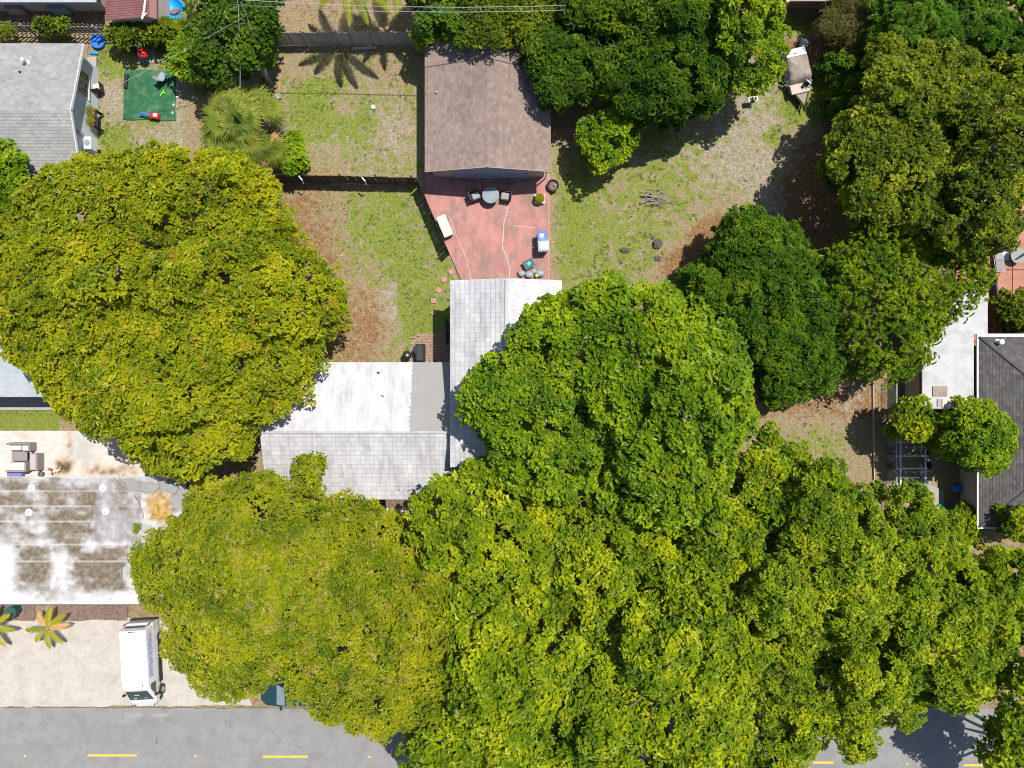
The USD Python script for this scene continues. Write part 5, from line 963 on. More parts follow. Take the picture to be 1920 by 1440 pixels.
# chain-link line on the right boundary
t = T("wire_fence", "thin galvanised wire fence along the right-hand yard", "fence", (*W(1663, 830)[:2], 0))
for py in (715, 780, 845, 905, 955): q = W(1664, py); t.part("post", MB().tube([q, q + [0, 0, 1.25]], .028, 6), "galvanised", world=True)
t.part("top_rail", MB().tube([W(1664, 712, 0) + [0, 0, 1.22], W(1664, 958, 0) + [0, 0, 1.22]], .022, 6), "galvanised", world=True)
ch = MB(); ya, yb = W(0, 958)[1], W(0, 712)[1]; xf = W(1664, 0)[0]
for k in range(60):
    y = ya + (yb - ya) * k / 60
    for s_ in (-1, 1): ch.tube([(xf, y, .05 if s_ > 0 else 1.2), (xf, min(yb, y + 1.15), 1.2 if s_ > 0 else .05)], .004, 3, cap=False)
t.part("wire_mesh", ch, "wire_metal", world=True, kind="stuff")
single("edging_board", MB().box((W(1637, 800)[0], W(0, 800)[1], .06), (.05, 7.4, .16), rz=.01), "timber_pale", "thin timber edging beside the wire fence in the right-hand yard", "edging")

# ---------------------------------------------------------------- the white van
vq = np.array([-25.15, -19.12, 0]); van = T("white_van", "white high-roofed van parked nose to the road on the pale sand", "van", (vq[0], vq[1], .05), math.radians(-86.8))
Lh = 2.95
low = MB().rhull([(-Lh + .14, s * .86, .40) for s in (-1, 1)] + [(-Lh + .12, s * .88, 1.15) for s in (-1, 1)] + [(Lh - .32, s * .74, .42) for s in (-1, 1)] + [(Lh - .14, s * .55, .46) for s in (-1, 1)] + [(Lh - .16, s * .58, .72) for s in (-1, 1)] + [(Lh - .55, s * .80, 1.02) for s in (-1, 1)] + [(Lh - 1.15, s * .86, 1.14) for s in (-1, 1)], .10, 2)
vb = van.part("body", low, "white_car", smooth=40)
van.part("upper_body", MB().rhull([(-Lh + .20, s * .87, 1.1) for s in (-1, 1)] + [(-Lh + .36, s * .80, 1.95) for s in (-1, 1)] + [(Lh - 1.95, s * .80, 1.96) for s in (-1, 1)] + [(Lh - 1.72, s * .78, 1.90) for s in (-1, 1)] + [(Lh - .72, s * .84, 1.08) for s in (-1, 1)], .10, 2), "white_car", smooth=40)
# windscreen lies on the raked front face
A_, B_ = np.array([Lh - .72, 0, 1.20]), np.array([Lh - 1.60, 0, 1.92])
nn = np.array([B_[2] - A_[2], 0, -(B_[0] - A_[0])]); nn /= np.linalg.norm(nn)
def wpt(u, v): return A_ + (B_ - A_) * v + np.array([0, u, 0]) + nn * .045
cols_ = np.linspace(-1, 1, 9); wsm = [wpt(c * .80, .02) - [.015 * c * c, 0, 0] for c in cols_] + [wpt(c * .72, .97) - [.01 * c * c, 0, 0] for c in cols_]
ws = van.part("windscreen", MB().add(wsm, [[i, i + 1, i + 10, i + 9] for i in range(8)]), "glass_dark")
for u, v, a, m_ in ((-.12, .55, .16, "green_print"), (.38, .22, .13, "teal_plastic"), (-.35, .2, .12, "green_print")):
    put(numbered(ws, "dash_paper"), MB().quad(wpt(u - a, v - .06) + nn * .004, wpt(u + a, v - .05) + nn * .004, wpt(u + a, v + .07) + nn * .004, wpt(u - a, v + .06) + nn * .004), m_)
for s in (-1, 1):
    van.part("bonnet_slot", MB().box((Lh - .62, s * .36, 1.105), (.07, .42, .03), rz=-s * .10), "dark_trim", under=vb)
    P = [(Lh - 1.02, s * .965, 1.17), (Lh - 1.95, s * .978, 1.17), (Lh - 1.95, s * .925, 1.75), (Lh - 1.6, s * .92, 1.75)]
    van.part("side_window", MB().add(P, [[0, 1, 2, 3]] if s > 0 else [[3, 2, 1, 0]]), "glass_dark")
    mi = van.part("mirror", MB().box((Lh - 1.12, s * 1.10, 1.42), (.14, .2, .26), bev=.04).tube([(Lh - 1.15, s * .92, 1.32), (Lh - 1.12, s * 1.08, 1.36)], .03, 6), "rubber")
    van.part("side_skirt", MB().bx(-Lh + 1.5, Lh - 1.6, s * .95 - .025 if s > 0 else -.975, s * .95 + .025 if s > 0 else -.925, .30, .62), "rubber")
    van.part("headlight", MB().hull([(Lh - .12, s * .62, .72), (Lh - .12, s * .62, .88), (Lh - .40, s * .86, .76), (Lh - .46, s * .86, .96), (Lh - .25, s * .6, .95)]), "glass_dark")
    van.part("tail_light", MB().box((-Lh + .045, s * .82, 1.3), (.05, .12, .5), bev=.01), "tail_red")
    for x in (Lh - 1.0, -Lh + 1.25):
        tp = van.part("wheel", MB().lathe([(.20, -.11), (.31, -.12), (.345, -.09), (.345, .09), (.31, .12), (.20, .11)], n=20), "rubber")
        xf_ = UsdGeom.Xformable(stage.GetPrimAtPath(tp)); xf_.AddTranslateOp().Set(Gf.Vec3d(x, s * .90, .345)); xf_.AddRotateXOp().Set(90.0)
        put(numbered(tp, "rim"), MB().lathe([(0, -.10), (.08, -.105), (.19, -.075), (.21, -.10), (.21, .10), (.19, .075), (.08, .105), (0, .10)], n=18), "steel", smooth=30)
van.part("front_bumper", MB().rhull([(Lh - .16, s * .62, z) for s in (-1, 1) for z in (.38, .5)] + [(Lh - .5, s * .86, z) for s in (-1, 1) for z in (.38, .5)], .08, 1), "rubber")
van.part("rear_bumper", MB().box((-Lh - .02, 0, .5), (.18, 1.8, .22), bev=.05), "rubber")
van.part("rear_window", MB().box((-Lh + .14, 0, 1.55), (.03, 1.3, .45)), "glass_dark")
van.part("rear_trim", MB().box((-Lh + .34, 0, 2.055), (.05, .5, .03)), "dark_trim")
van.part("aerial", MB().tube([(Lh - 1.9, .55, 2.04), (Lh - 1.95, .55, 2.12), (Lh - 2.1, .55, 2.2)], .015, 5), "rubber")
# signwriting on the near side (unreadable in the photograph): a lilac strip with dark blue strokes, faint red and green lines below
def side(x, z): # on the left flank (towards +y), following its tumblehome
    return np.array([x, .975 - (z - 1.1) * .083 + .008, z])
sg = van.part("sign_strip", MB().quad(side(-2.35, 1.42), side(.62, 1.42), side(.62, 1.84), side(-2.35, 1.84)), "strip_lilac")
g = np.random.default_rng(31); st = MB(); x = -2.28
while x < .5:
    w_ = g.uniform(.035, .06); hgt = g.uniform(.16, .3)
    if g.random() > .1:
        st.quad(side(x, 1.5) + [0, .004, 0], side(x + w_, 1.5) + [0, .004, 0], side(x + w_, 1.5 + hgt) + [0, .004, 0], side(x, 1.5 + hgt) + [0, .004, 0])
        zb = 1.5 + hgt * g.choice([0, .5, 1]) - .02
        st.quad(side(x, zb) + [0, .005, 0], side(x + .13, zb) + [0, .005, 0], side(x + .13, zb + .045) + [0, .005, 0], side(x, zb + .045) + [0, .005, 0])
    x += g.uniform(.12, .18)
put(numbered(sg, "lettering"), st, "lettering_blue", kind="stuff")
for nm, x0, x1, m_ in (("red_line", -1.75, -.75, "red_print"), ("green_line", -.55, 1.0, "green_print")):
    mb = MB(); x = x0
    while x < x1: w_ = g.uniform(.05, .12); mb.quad(side(x, 1.2), side(x + w_, 1.2), side(x + w_, 1.2 + g.uniform(.07, .12)), side(x, 1.29)); x += w_ + g.uniform(.03, .07)
    van.part(nm, mb, m_)

# dark car under the golden tree
cq = W(556, 1291); car = T("dark_car", "dark blue-green car nosing out from under the golden tree by the road", "car", (cq[0], cq[1], .03), math.pi)
cb = car.part("body", MB().rhull([(2.15, s * .45, z) for s in (-1, 1) for z in (.38, .58)] + [(1.75, s * .74, z) for s in (-1, 1) for z in (.36, .68)] + [(-2.2, s * .70, z) for s in (-1, 1) for z in (.38, .82)] + [(.9, s * .76, .84) for s in (-1, 1)], .11, 2), "teal_car", smooth=40)
car.part("cabin", MB().rhull([(1.0, s * .66, .85) for s in (-1, 1)] + [(.25, s * .52, 1.32) for s in (-1, 1)] + [(-1.0, s * .52, 1.33) for s in (-1, 1)] + [(-1.7, s * .64, .9) for s in (-1, 1)], .08, 2), "teal_car", smooth=40)
car.part("windscreen", MB().quad((1.06, -.68, .945), (1.06, .68, .945), (.38, .55, 1.375), (.38, -.55, 1.375)), "table_glass")
for s in (-1, 1):
    car.part("mirror", MB().box((.75, s * .98, .98), (.16, .2, .14), bev=.04), "teal_car")
    car.part("headlight", MB().hull([(2.12, s * .5, .6), (2.16, s * .5, .7), (1.84, s * .80, .68), (1.84, s * .80, .78), (1.9, s * .52, .79)]), "glass_dark")
    for x in (1.35, -1.4):
        tp = car.part("wheel", MB().lathe([(.18, -.09), (.29, -.1), (.32, -.07), (.32, .07), (.29, .1), (.18, .09)], n=18), "rubber"); xf_ = UsdGeom.Xformable(stage.GetPrimAtPath(tp)); xf_.AddTranslateOp().Set(Gf.Vec3d(x, s * .80, .32)); xf_.AddRotateXOp().Set(90.0)
        put(numbered(tp, "rim"), MB().lathe([(0, -.08), (.17, -.05), (.19, -.08), (.19, .08), (.17, .05), (0, .08)], n=16), "steel")
car.part("front_bumper", MB().rhull([(2.18, s * .42, .36) for s in (-1, 1)] + [(1.9, s * .76, .36) for s in (-1, 1)], .09, 1), "rubber")
# car just outside the left edge
t = T("edge_car", "dark bumper and wheel of a car cut off by the left edge on the sand", "car", (*W(-36, 1260)[:2], .05), math.radians(-90))
t.part("body", MB().rhull([(s1 * 1.9, s * .72, z) for s1 in (-1, 1) for s in (-1, 1) for z in (.4, .75)], .12, 1), "teal_car", smooth=40); t.part("cabin", MB().rhull([(.7, s * .62, .85) for s in (-1, 1)] + [(.1, s * .5, 1.3) for s in (-1, 1)] + [(-1.2, s * .5, 1.3) for s in (-1, 1)] + [(-1.8, s * .62, .85) for s in (-1, 1)], .07, 1), "glass_dark", smooth=40)
for s in (-1, 1):
    for x in (1.2, -1.25):
        tp = t.part("wheel", MB().lathe([(0, -.1), (.29, -.1), (.32, -.07), (.32, .07), (.29, .1), (0, .1)], n=16), "rubber"); xf_ = UsdGeom.Xformable(stage.GetPrimAtPath(tp)); xf_.AddTranslateOp().Set(Gf.Vec3d(x, s * .8, .32)); xf_.AddRotateXOp().Set(90.0)

# ---------------------------------------------------------------- patio things
q = W(920, 366, .72); t = T("glass_patio_table", "round glass-topped table between two dark wicker chairs on the pink patio", "table", (q[0], q[1] + .0, pz))
t.part("glass_top", MB().lathe([(0, .70), (.57, .70), (.59, .71), (.57, .725), (0, .725)], n=32), "table_glass", smooth=30); t.part("rim", MB().disk_tube((0, 0, .705), .58, .022, 32), "black_metal")
for k in range(4): a = k * math.pi / 2 + .6; t.part("leg", MB().tube([(.5 * math.cos(a), .5 * math.sin(a), 0), (.38 * math.cos(a), .38 * math.sin(a), .69)], .025, 6), "black_metal")
t.part("foot_ring", MB().disk_tube((0, 0, .2), .42, .015, 24), "black_metal")
def wicker_chair(name, label, q, rz, group, w_="wicker_dark", c_="cushion_grey", size=.68):
    t = T(name, label, "chair", (q[0], q[1], pz), rz, group); h = size / 2
    t.part("seat", MB().bx(-h, h, -h + .08, h - .08, .14, .36), w_); t.part("cushion", MB().box((.04, 0, .415), (size - .14, size - .2, .10), bev=.04), c_)
    t.part("backrest", MB().hull([(-h - .01, s * (h - .0), .2) for s in (-1, 1)] + [(-h + .09, s * h, .2) for s in (-1, 1)] + [(-h - .10, s * (h - .05), .88) for s in (-1, 1)] + [(-h - .02, s * (h - .05), .88) for s in (-1, 1)]), w_)
    for s in (-1, 1): t.part("armrest", MB().box((.02, s * (h - .035), .44), (size - .1, .075, .32), bev=.02), w_)
    for sx in (-1, 1):
        for sy in (-1, 1): t.part("leg", MB().bx(sx * (h - .06) - .025, sx * (h - .06) + .025, sy * (h - .06) - .025, sy * (h - .06) + .025, 0, .14), w_)
    return t
wicker_chair("wicker_chair", "dark wicker chair left of the round glass table", W(891, 367, .5), .35, "dark wicker chairs at the patio table")
wicker_chair("wicker_chair", "dark wicker chair right of the round glass table", W(948, 368, .5), math.pi - .15, "dark wicker chairs at the patio table")
q = W(834, 424, .6); t = T("deck_box", "beige plastic storage box by the diagonal fence on the pink patio", "storage box", (q[0], q[1], pz), math.radians(-67))
t.part("body", MB().box((0, 0, .29), (1.42, .60, .56), bev=.03, top=1.03), "wicker_grey"); t.part("lid", MB().box((0, 0, .60), (1.52, .68, .07), bev=.03), "beige_plastic"); t.part("handle", MB().box((0, -.345, .56), (.3, .03, .05)), "wicker_grey")
def wheelie(name, label, q, rz, m_, lidm, size=(.58, .62), h=1.05, group=None, tip=0):
    t = T(name, label, "bin", (q[0], q[1], pz), rz, group)
    t.part("body", MB().hull([(sx * size[0] * .38, sy * size[1] * .36, .06) for sx in (-1, 1) for sy in (-1, 1)] + [(sx * size[0] * .48, sy * size[1] * .46, h - .08) for sx in (-1, 1) for sy in (-1, 1)]), m_)
    l = t.part("lid", MB().hull([(sx * size[0] * .52, sy * size[1] * .5, h - .08) for sx in (-1, 1) for sy in (-1, 1)] + [(sx * size[0] * .52, sy * size[1] * .5, h - .04) for sx in (-1, 1) for sy in (-1, 1)] + [(sx * size[0] * .38, sy * size[1] * .34, h + .02) for sx in (-1, 1) for sy in (-1, 1)]), lidm)
    t.part("handle", MB().tube([(-.2, size[1] * .52, h - .12), (-.2, size[1] * .60, h - .06), (.2, size[1] * .60, h - .06), (.2, size[1] * .52, h - .12)], .018, 6), m_)
    for s in (-1, 1):
        tp = t.part("wheel", MB().lathe([(0, -.03), (.11, -.03), (.12, 0), (.11, .03), (0, .03)], n=14), "rubber"); xf_ = UsdGeom.Xformable(stage.GetPrimAtPath(tp)); xf_.AddTranslateOp().Set(Gf.Vec3d(s * .22, size[1] * .42, .12)); xf_.AddRotateYOp().Set(90.0)
    return t, l
t, l = wheelie("wheelie_bin", "blue recycling bin at the pink patio's right edge", W(1016, 443, 1.0), 0, "bin_blue", "bin_blue")
put(numbered(l, "sticker"), MB().quad((-.13, -.1, 1.075), (.13, -.1, 1.075), (.13, .14, 1.075), (-.13, .14, 1.075)), "white_tarp")
t, l = wheelie("wheelie_bin", "pale grey wheelie bin just below the blue bin", W(1019, 462, 1.0), .04, "bin_grey", "bin_grey", (.74, .72), 1.12)
put(numbered(l, "lid_ribs"), MB().bx(-.26, .26, -.16, -.12, 1.13, 1.15).bx(-.26, .26, -.04, 0, 1.13, 1.15).bx(-.26, .26, .08, .12, 1.13, 1.15), "white_tarp")
t = T("green_tub", "dark green recycling tub lying askew above the grey bags", "tub", (*W(991, 497)[:2], pz), .5)
t.part("body", MB().hull([(sx * .25, sy * .19, .02) for sx in (-1, 1) for sy in (-1, 1)] + [(sx * .33, sy * .26, .36) for sx in (-1, 1) for sy in (-1, 1)]), "bin_green"); t.part("rim", MB().bx(-.37, .37, .25, .30, .34, .39).bx(-.37, .37, -.30, -.25, .34, .39).bx(-.37, -.32, -.25, .25, .34, .39).bx(.32, .37, -.25, .25, .34, .39), "bin_green"); t.part("contents", MB().box((.03, .02, .37), (.3, .25, .06), rz=.4, bev=.02), "teal_plastic")
g = np.random.default_rng(15)
for k, (px, py, r_, lb) in enumerate(((978, 514, .24, "grey rubbish bag at the left of the pile by the white roof"), (992, 516, .26, "grey rubbish bag second from the left in the pile"), (1001, 510, .20, "bluish bag on top of the pile by the white roof"), (1012, 514, .27, "pale grey rubbish bag at the right of the pile"))):
    c = W(px, py); m = trimesh.creation.icosphere(2, r_); v = m.vertices * (1 + .35 * (meshkit.fbm(m.vertices * 6 + k * 7, 3, k)[:, None] - .5)) * [1.15, .9, .85]
    single("rubbish_bag", MB().add(v + [c[0], c[1], pz + r_ * .7], m.faces), "bag_grey", lb, "bag", "grey bags piled against the white roof's edge", smooth=True)
single("yellow_bottle", MB().lathe([(0, 0), (.11, 0), (.12, .05), (.12, .3), (.05, .38), (.05, .43), (0, .43)], (*W(1006, 518)[:2], pz), 14), "yellow_plastic", "yellow plastic bottle in front of the grey bags", "bottle", smooth=40)
q = W(1037, 347, .5); t = T("fire_bowl", "round black fire bowl on the grass by the garage's lower right corner", "fire pit", (q[0], q[1], 0))
t.part("bowl", MB().lathe([(0, .12), (.2, .14), (.36, .30), (.40, .42), (.42, .43), (.38, .44), (.33, .32), (.18, .2), (0, .18)], n=24), "black_metal", smooth=40); t.part("ash", MB().lathe([(.3, .285), (.15, .33), (0, .34)], n=16), "mulch")
for k in range(3): a = k * 2.1; t.part("leg", MB().tube([(.3 * math.cos(a), .3 * math.sin(a), .28), (.36 * math.cos(a), .36 * math.sin(a), 0)], .02, 5), "black_metal")
t.part("lid_knob", MB().ball((.12, .05, .36), .09, 1), "steel")
q = W(1012, 372, .5); t = T("planter_box", "white planter with a clipped yellow-green bush on the pink patio", "planter", (q[0], q[1], pz))
t.part("box", MB().hull([(sx * .3, sy * .26, 0) for sx in (-1, 1) for sy in (-1, 1)] + [(sx * .35, sy * .31, .32) for sx in (-1, 1) for sy in (-1, 1)]), "white_paint")
vv = fib(90); g = np.random.default_rng(3); pos = vv[vv[:, 2] > -.35] * [.30, .27, .26] * g.uniform(.6, 1, ((vv[:, 2] > -.35).sum(), 1)) + [q[0], q[1], pz + .48]
crown(t, "fine", pos, vv[vv[:, 2] > -.35] + [0, 0, .3], np.full(len(pos), .38), "leaf_gold", g, "bush", 3)
# smoker grill and kettle on the bricks
q = W(787, 662, .9); t = T("covered_grill", "black covered grill standing on the brick paving", "grill", (q[0], q[1], .04))
t.part("cover", MB().hull([(sx * .30, sy * .62, .06) for sx in (-1, 1) for sy in (-1, 1)] + [(sx * .30, sy * .62, .85) for sx in (-1, 1) for sy in (-1, 1)] + [(sx * .20, sy * .50, 1.06) for sx in (-1, 1) for sy in (-1, 1)]), "black_cover"); t.part("cover_fold", MB().box((-.30, .2, .9), (.12, .5, .06), bev=.02), "black_cover"); t.part("side_shelf", MB().box((-.36, .25, .8), (.16, .35, .05)), "black_metal"); t.part("base", MB().bx(-.28, .28, -.58, .58, 0, .06), "rubber")
q = W(763, 666, .8); t = T("kettle_grill", "round black kettle grill beside the covered grill", "grill", (q[0], q[1], .04))
t.part("bowl", MB().lathe([(0, .48), (.15, .5), (.27, .62), (.30, .74), (.28, .76)], n=22), "black_metal", smooth=40); l = t.part("lid", MB().lathe([(.31, .75), (.28, .86), (.16, .96), (0, .98)], n=22), "black_metal", smooth=40)
put(numbered(l, "vent"), MB().lathe([(.07, .955), (.07, .985), (0, .99)], (.06, -.02, 0), 12), "steel"); put(numbered(l, "handle"), MB().tube([(-.08, 0, .97), (-.08, 0, 1.03), (.02, 0, 1.03), (.02, 0, .98)], .014, 5), "steel")
for k in range(3): a = k * 2.09 + .4; t.part("leg", MB().tube([(.2 * math.cos(a), .2 * math.sin(a), .52), (.33 * math.cos(a), .33 * math.sin(a), 0)], .014, 5), "steel")

# ---------------------------------------------------------------- right lawn things
g = np.random.default_rng(19); c = W(1231, 374); t = T("brush_pile", "pile of dry grey sticks lying on the right lawn", "brush pile", (c[0], c[1], 0))
for k in range(46):
    L_ = g.uniform(.5, 1.6); a = g.normal(scale=.45); x, y = g.normal(scale=.38), g.normal(scale=.26); z = .04 + .26 * math.exp(-(x * x + y * y) * 2) * g.random(); d = np.array([math.cos(a), math.sin(a), g.normal(scale=.10)]) * L_ / 2; m = np.array([x, y, z + .05])
    t.part("stick", MB().tube([m - d, m + g.normal(scale=.05, size=3), m + d], [g.uniform(.015, .035), .022, .008], 5), "dry_stick")
for px, py, s, lb in ((1232, 458, (.30, .36, .16), "larger of the dark soil mounds on the right lawn"), (1232, 484, (.26, .22, .10), "flat dark soil heap below the larger mound"), (1172, 470, (.34, .2, .12), "dark soil heap left of the larger mound"), (1164, 492, (.18, .14, .08), "smallest dark soil heap on the right lawn"), (1224, 446, (.16, .13, .09), "small dark soil lump touching the larger mound")):
    c = W(px, py); m = trimesh.creation.icosphere(3, 1.0); v = m.vertices * s; v = v * (1 + .7 * (meshkit.fbm(m.vertices * 3 + px, 4, 3)[:, None] - .5)); single("soil_mound", MB().add(v + [c[0], c[1], gz(c[0], c[1])], m.faces), "dirt_pile", lb, "soil mound", "dug soil mounds on the right lawn", smooth=True)
single("white_disc", MB().lathe([(0, .05), (.06, .05), (.08, .07), (.15, .06), (.16, .03), (.16, 0)], (*W(700, 201)[:2], .02), 20), "white_paint", "small white disc lying on the left lawn", "disc", smooth=40)
q = W(1412, 186, .6); t = T("folding_table", "small white folding table at the edge of the shade under the top trees", "table", (q[0], q[1], 0), .05)
t.part("top", MB().box((0, 0, .66), (.66, .36, .04), bev=.015), "white_tarp")
for s in (-1, 1): t.part("leg", MB().tube([(s * .28, .1, .64), (-s * .1, -.42, .02)], .016, 5).tube([(s * .28, -.1, .64), (s * .2, .4, .02)], .016, 5), "steel")
g = np.random.default_rng(2)
t = T("metal_frame_pile", "tangle of thin pale metal frames in the shade beside the folding table", "frame pile", (*W(1440, 168)[:2], 0))
for k in range(7): x = -1.5 + k * .42 + g.uniform(-.1, .1); y = -.15 + g.uniform(-.3, .3); t.part("tube", MB().tube([(x, y, .02), (x + g.uniform(-.1, .3), y + .1, .75), (x + .5, y + g.uniform(-.1, .3), .7), (x + .55, y + .1, .02)], .016, 5), "wire_metal")
# covered trailer
q = W(1498, 135, .8); t = T("covered_trailer", "small trailer under a grey-brown canvas with a white sheet at the back", "trailer", (q[0], q[1], 0), math.radians(-77))
t.part("bed", MB().bx(-1.75, 1.25, -.78, .78, .38, .52), "canvas"); cv = MB(); n = 17; u, v = np.meshgrid(np.linspace(-1, 1, n), np.linspace(-1, 1, n)); hgt = 1.12 * (1 - .42 * np.abs(u) ** 6) * (1 - .42 * np.abs(v) ** 6) + (meshkit.fbm(np.stack([u * 3, v * 3, u * 0], -1), 4, 5) - .5) * .28
hgt[(np.abs(u) > .99) | (np.abs(v) > .99)] = .42; ii = np.arange(n * n).reshape(n, n); qd = np.stack([ii[:-1, :-1], ii[:-1, 1:], ii[1:, 1:], ii[1:, :-1]], -1).reshape(-1, 4)
t.part("canvas_cover", cv.add(np.stack([-.45 + u * 1.15, v * .88, hgt], -1), qd), "canvas", smooth=True); t.part("white_sheet", MB().slab((-1.52, -.74, 1.08), (-.98, -.76, 1.17), (-.98, .60, 1.18), (-1.52, .62, 1.09), .03), "white_tarp")
t.part("deck_plate", MB().box((1.05, -.1, .62), (.65, 1.3, .08), bev=.02), "beige_wall"); eng = MB().box((.85, .42, .78), (.34, .4, .3), bev=.05).tube([(.8, .2, .8), (.9, .3, 1.05), (1.1, .6, .8)], .05, 6).ball((1.0, .1, .75), .12, 1).lathe([(0, .9), (.12, .9), (.12, 1.0), (0, 1.0)], (.8, .55, 0), 12); t.part("engine", eng, "black_metal"); t.part("engine_chrome", MB().tube([(.7, .3, .98), (1.0, .55, .98), (1.15, .3, .9)], .025, 6), "steel")
t.part("drawbar", MB().tube([(1.2, .55, .48), (2.35, 0, .46)], .05, 6).tube([(1.2, -.55, .48), (2.35, 0, .46)], .05, 6).tube([(2.3, 0, .46), (2.6, 0, .46)], .05, 6), "rubber"); t.part("nose_plate", MB().prism([(1.3, -.45), (1.3, .45), (2.1, .04), (2.1, -.04)], .50, .53), "canvas")
for s in (-1, 1):
    tp = t.part("wheel", MB().lathe([(.14, -.09), (.27, -.1), (.3, -.06), (.3, .06), (.27, .1), (.14, .09)], n=18), "rubber"); xf_ = UsdGeom.Xformable(stage.GetPrimAtPath(tp)); xf_.AddTranslateOp().Set(Gf.Vec3d(.3, s * .92, .3)); xf_.AddRotateXOp().Set(90.0)
    put(numbered(tp, "rim"), MB().lathe([(0, -.05), (.15, -.06), (.15, .06), (0, .05)], n=14), "steel")
single("blue_box", MB().box(W(1504, 86) + [0, 0, .28], (.45, .6, .55), bev=.04), "bag_grey", "pale blue-grey box just behind the covered trailer's white sheet", "box")
# boat trailer frame
bz = .55; t = T("boat_trailer", "bare galvanised boat trailer frame beside the wire fence", "boat trailer", (*W(1712, 865)[:2], 0))
rx0, rx1 = W(1688, 0, bz)[0], W(1735, 0, bz)[0]
for x in (rx0, rx1): t.part("side_rail", MB().box((x, (W(0, 822, bz)[1] + W(0, 905, bz)[1]) / 2, bz), (.10, 3.4, .12)), "galvanised", world=True)
for py in (829, 855, 878, 895): y = W(0, py, bz)[1]; t.part("cross_member", MB().bx(rx0 - .35, rx1 + .12, y - .045, y + .045, bz + .062, bz + .14), "galvanised", world=True)
for py in (838, 884, 905):
    y = W(0, py, bz)[1]
    for x in np.linspace(rx0 + .25, rx1 - .35, 3): t.part("roller", MB().lathe([(0, -.07), (.05, -.07), (.075, 0), (.05, .07), (0, .07)], (x, y, bz + .25), 10), "white_tarp", world=True)
    t.part("bracket", MB().bx(rx1 - .55, rx1 + .3, y - .02, y + .02, bz + .12, bz + .16).bx(rx1 - .42, rx1 - .36, y - .5, y + .5, bz + .17, bz + .21), "galvanised", world=True)
t.part("tongue", MB().tube([(rx1, W(0, 900, bz)[1], bz), (rx1 - .2, W(0, 928, bz)[1], bz - .05)], .05, 6), "galvanised", world=True)
for x in (rx0 - .45, rx1 + .35):
    for py in (845, 872):
        tp = t.part("wheel", MB().lathe([(.12, -.09), (.26, -.1), (.3, -.06), (.3, .06), (.26, .1), (.12, .09)], n=16), "rubber"); xf_ = UsdGeom.Xformable(stage.GetPrimAtPath(tp)); l_ = t.local(np.array([[x, W(0, py)[1], .3]]))[0]; xf_.AddTranslateOp().Set(Gf.Vec3d(*map(float, l_))); xf_.AddRotateYOp().Set(90.0)
single("blue_crate", MB().box(W(1792, 914) + [0, 0, .2], (.5, .42, .4), rz=.3, bev=.03).box(W(1803, 912) + [0, 0, .1], (.5, .2, .1), rz=.1, bev=.02), "bin_blue", "bright blue crate in the shade beside the charcoal roof", "crate")
single("green_tarp", MB().ball(W(1763, 957) + [0, 0, .1], .42, 3, (.9, 1.25, .5)), "teal_plastic", "teal-green tarp heap at the corner of the side-yard slab", "tarp", smooth=True)
struct("side_yard_slab", MB().prism(w2((1735, 905), (1768, 920), (1770, 955), (1752, 975), (1735, 985)), -.1, .05), "concrete")
struct("shaded_slab", MB().prism(w2((1806, 905), (1834, 905), (1834, 950), (1806, 950)), -.1, .05), "concrete")
# red paver patio at the right edge
pav = T("red_paver_patio", "red paver patio with dark joints at the right edge", "patio", (*W(1890, 500)[:2], 0), kind="structure")
struct("paver_bed", MB().prism(w2((1840, 395), (2100, 395), (2100, 640), (1840, 640)), -.2, .02), "dark_line", under=pav.path) if False else pav.part("paver_bed", MB().prism(w2((1790, 380), (2100, 380), (2100, 640), (1790, 640)), -.2, .03), "dark_line", world=True)
xs, ys = [1790, 1824, 1856, 1897, 1940, 1985, 2030, 2100], [380, 430, 471, 506, 562, 585, 612, 640]
for i in range(len(xs) - 1):
    for j in range(len(ys) - 1):
        a, b = W(xs[i] + .9, ys[j + 1] - .9), W(xs[i + 1] - .9, ys[j] + .9); pav.part("paver", MB().box(((a[0] + b[0]) / 2, (a[1] + b[1]) / 2, .04), (b[0] - a[0], b[1] - a[1], .06), bev=.008), "red_paver", world=True)
single("patio_path", MB().prism(w2((1880, 473), (2000, 473), (2000, 488), (1880, 488)), .0, .085), "white_tarp", "white strip of path crossing the red paver patio", "path", kind=None)
q = W(1873, 483, .35); t = T("sun_lounger", "grey sun lounger with a dark teal head end on the red pavers", "sun lounger", (q[0], q[1], .07), math.radians(97))
t.part("frame", MB().bx(-.95, .95, -.33, .33, .22, .27), "steel"); t.part("seat_pad", MB().box((-.55, 0, .31), (.75, .60, .08), bev=.02), "wicker_grey"); t.part("middle_pad", MB().box((.05, 0, .32), (.42, .60, .08), bev=.02), "cushion_grey"); t.part("head_pad", MB().hull([(.30, s * .29, z) for s in (-1, 1) for z in (.28, .36)] + [(.95, s * .29, z) for s in (-1, 1) for z in (.58, .66)]), "glass_dark")
for sx in (-.8, .8):
    for sy in (-.3, .3): t.part("leg", MB().bx(sx - .025, sx + .025, sy - .025, sy + .025, 0, .22), "steel")
q = W(1904, 481, .3); t = T("garden_table", "round grey garden table on the white path at the right edge", "table", (q[0], q[1], .07))
t.part("top", MB().lathe([(0, .5), (.5, .5), (.53, .52), (.5, .54), (0, .54)], n=24), "cushion_grey", smooth=30); t.part("pedestal", MB().lathe([(.3, 0), (.28, .04), (.06, .08), (.06, .5)], n=14), "black_metal"); t.part("folded_parasol", MB().tube([(-.2, -.25, .6), (.5, .2, .72)], [.05, .09], 7), "black_cover")
q = W(1858, 535); single("dark_bench", MB().box((q[0], q[1], .35), (.10, 2.0, .55), rz=math.radians(6)).box((q[0] + .12, q[1], .25), (.16, 1.9, .06), rz=math.radians(6)), "dark_trim", "long thin dark bench on the red pavers beside the annex roof", "bench")
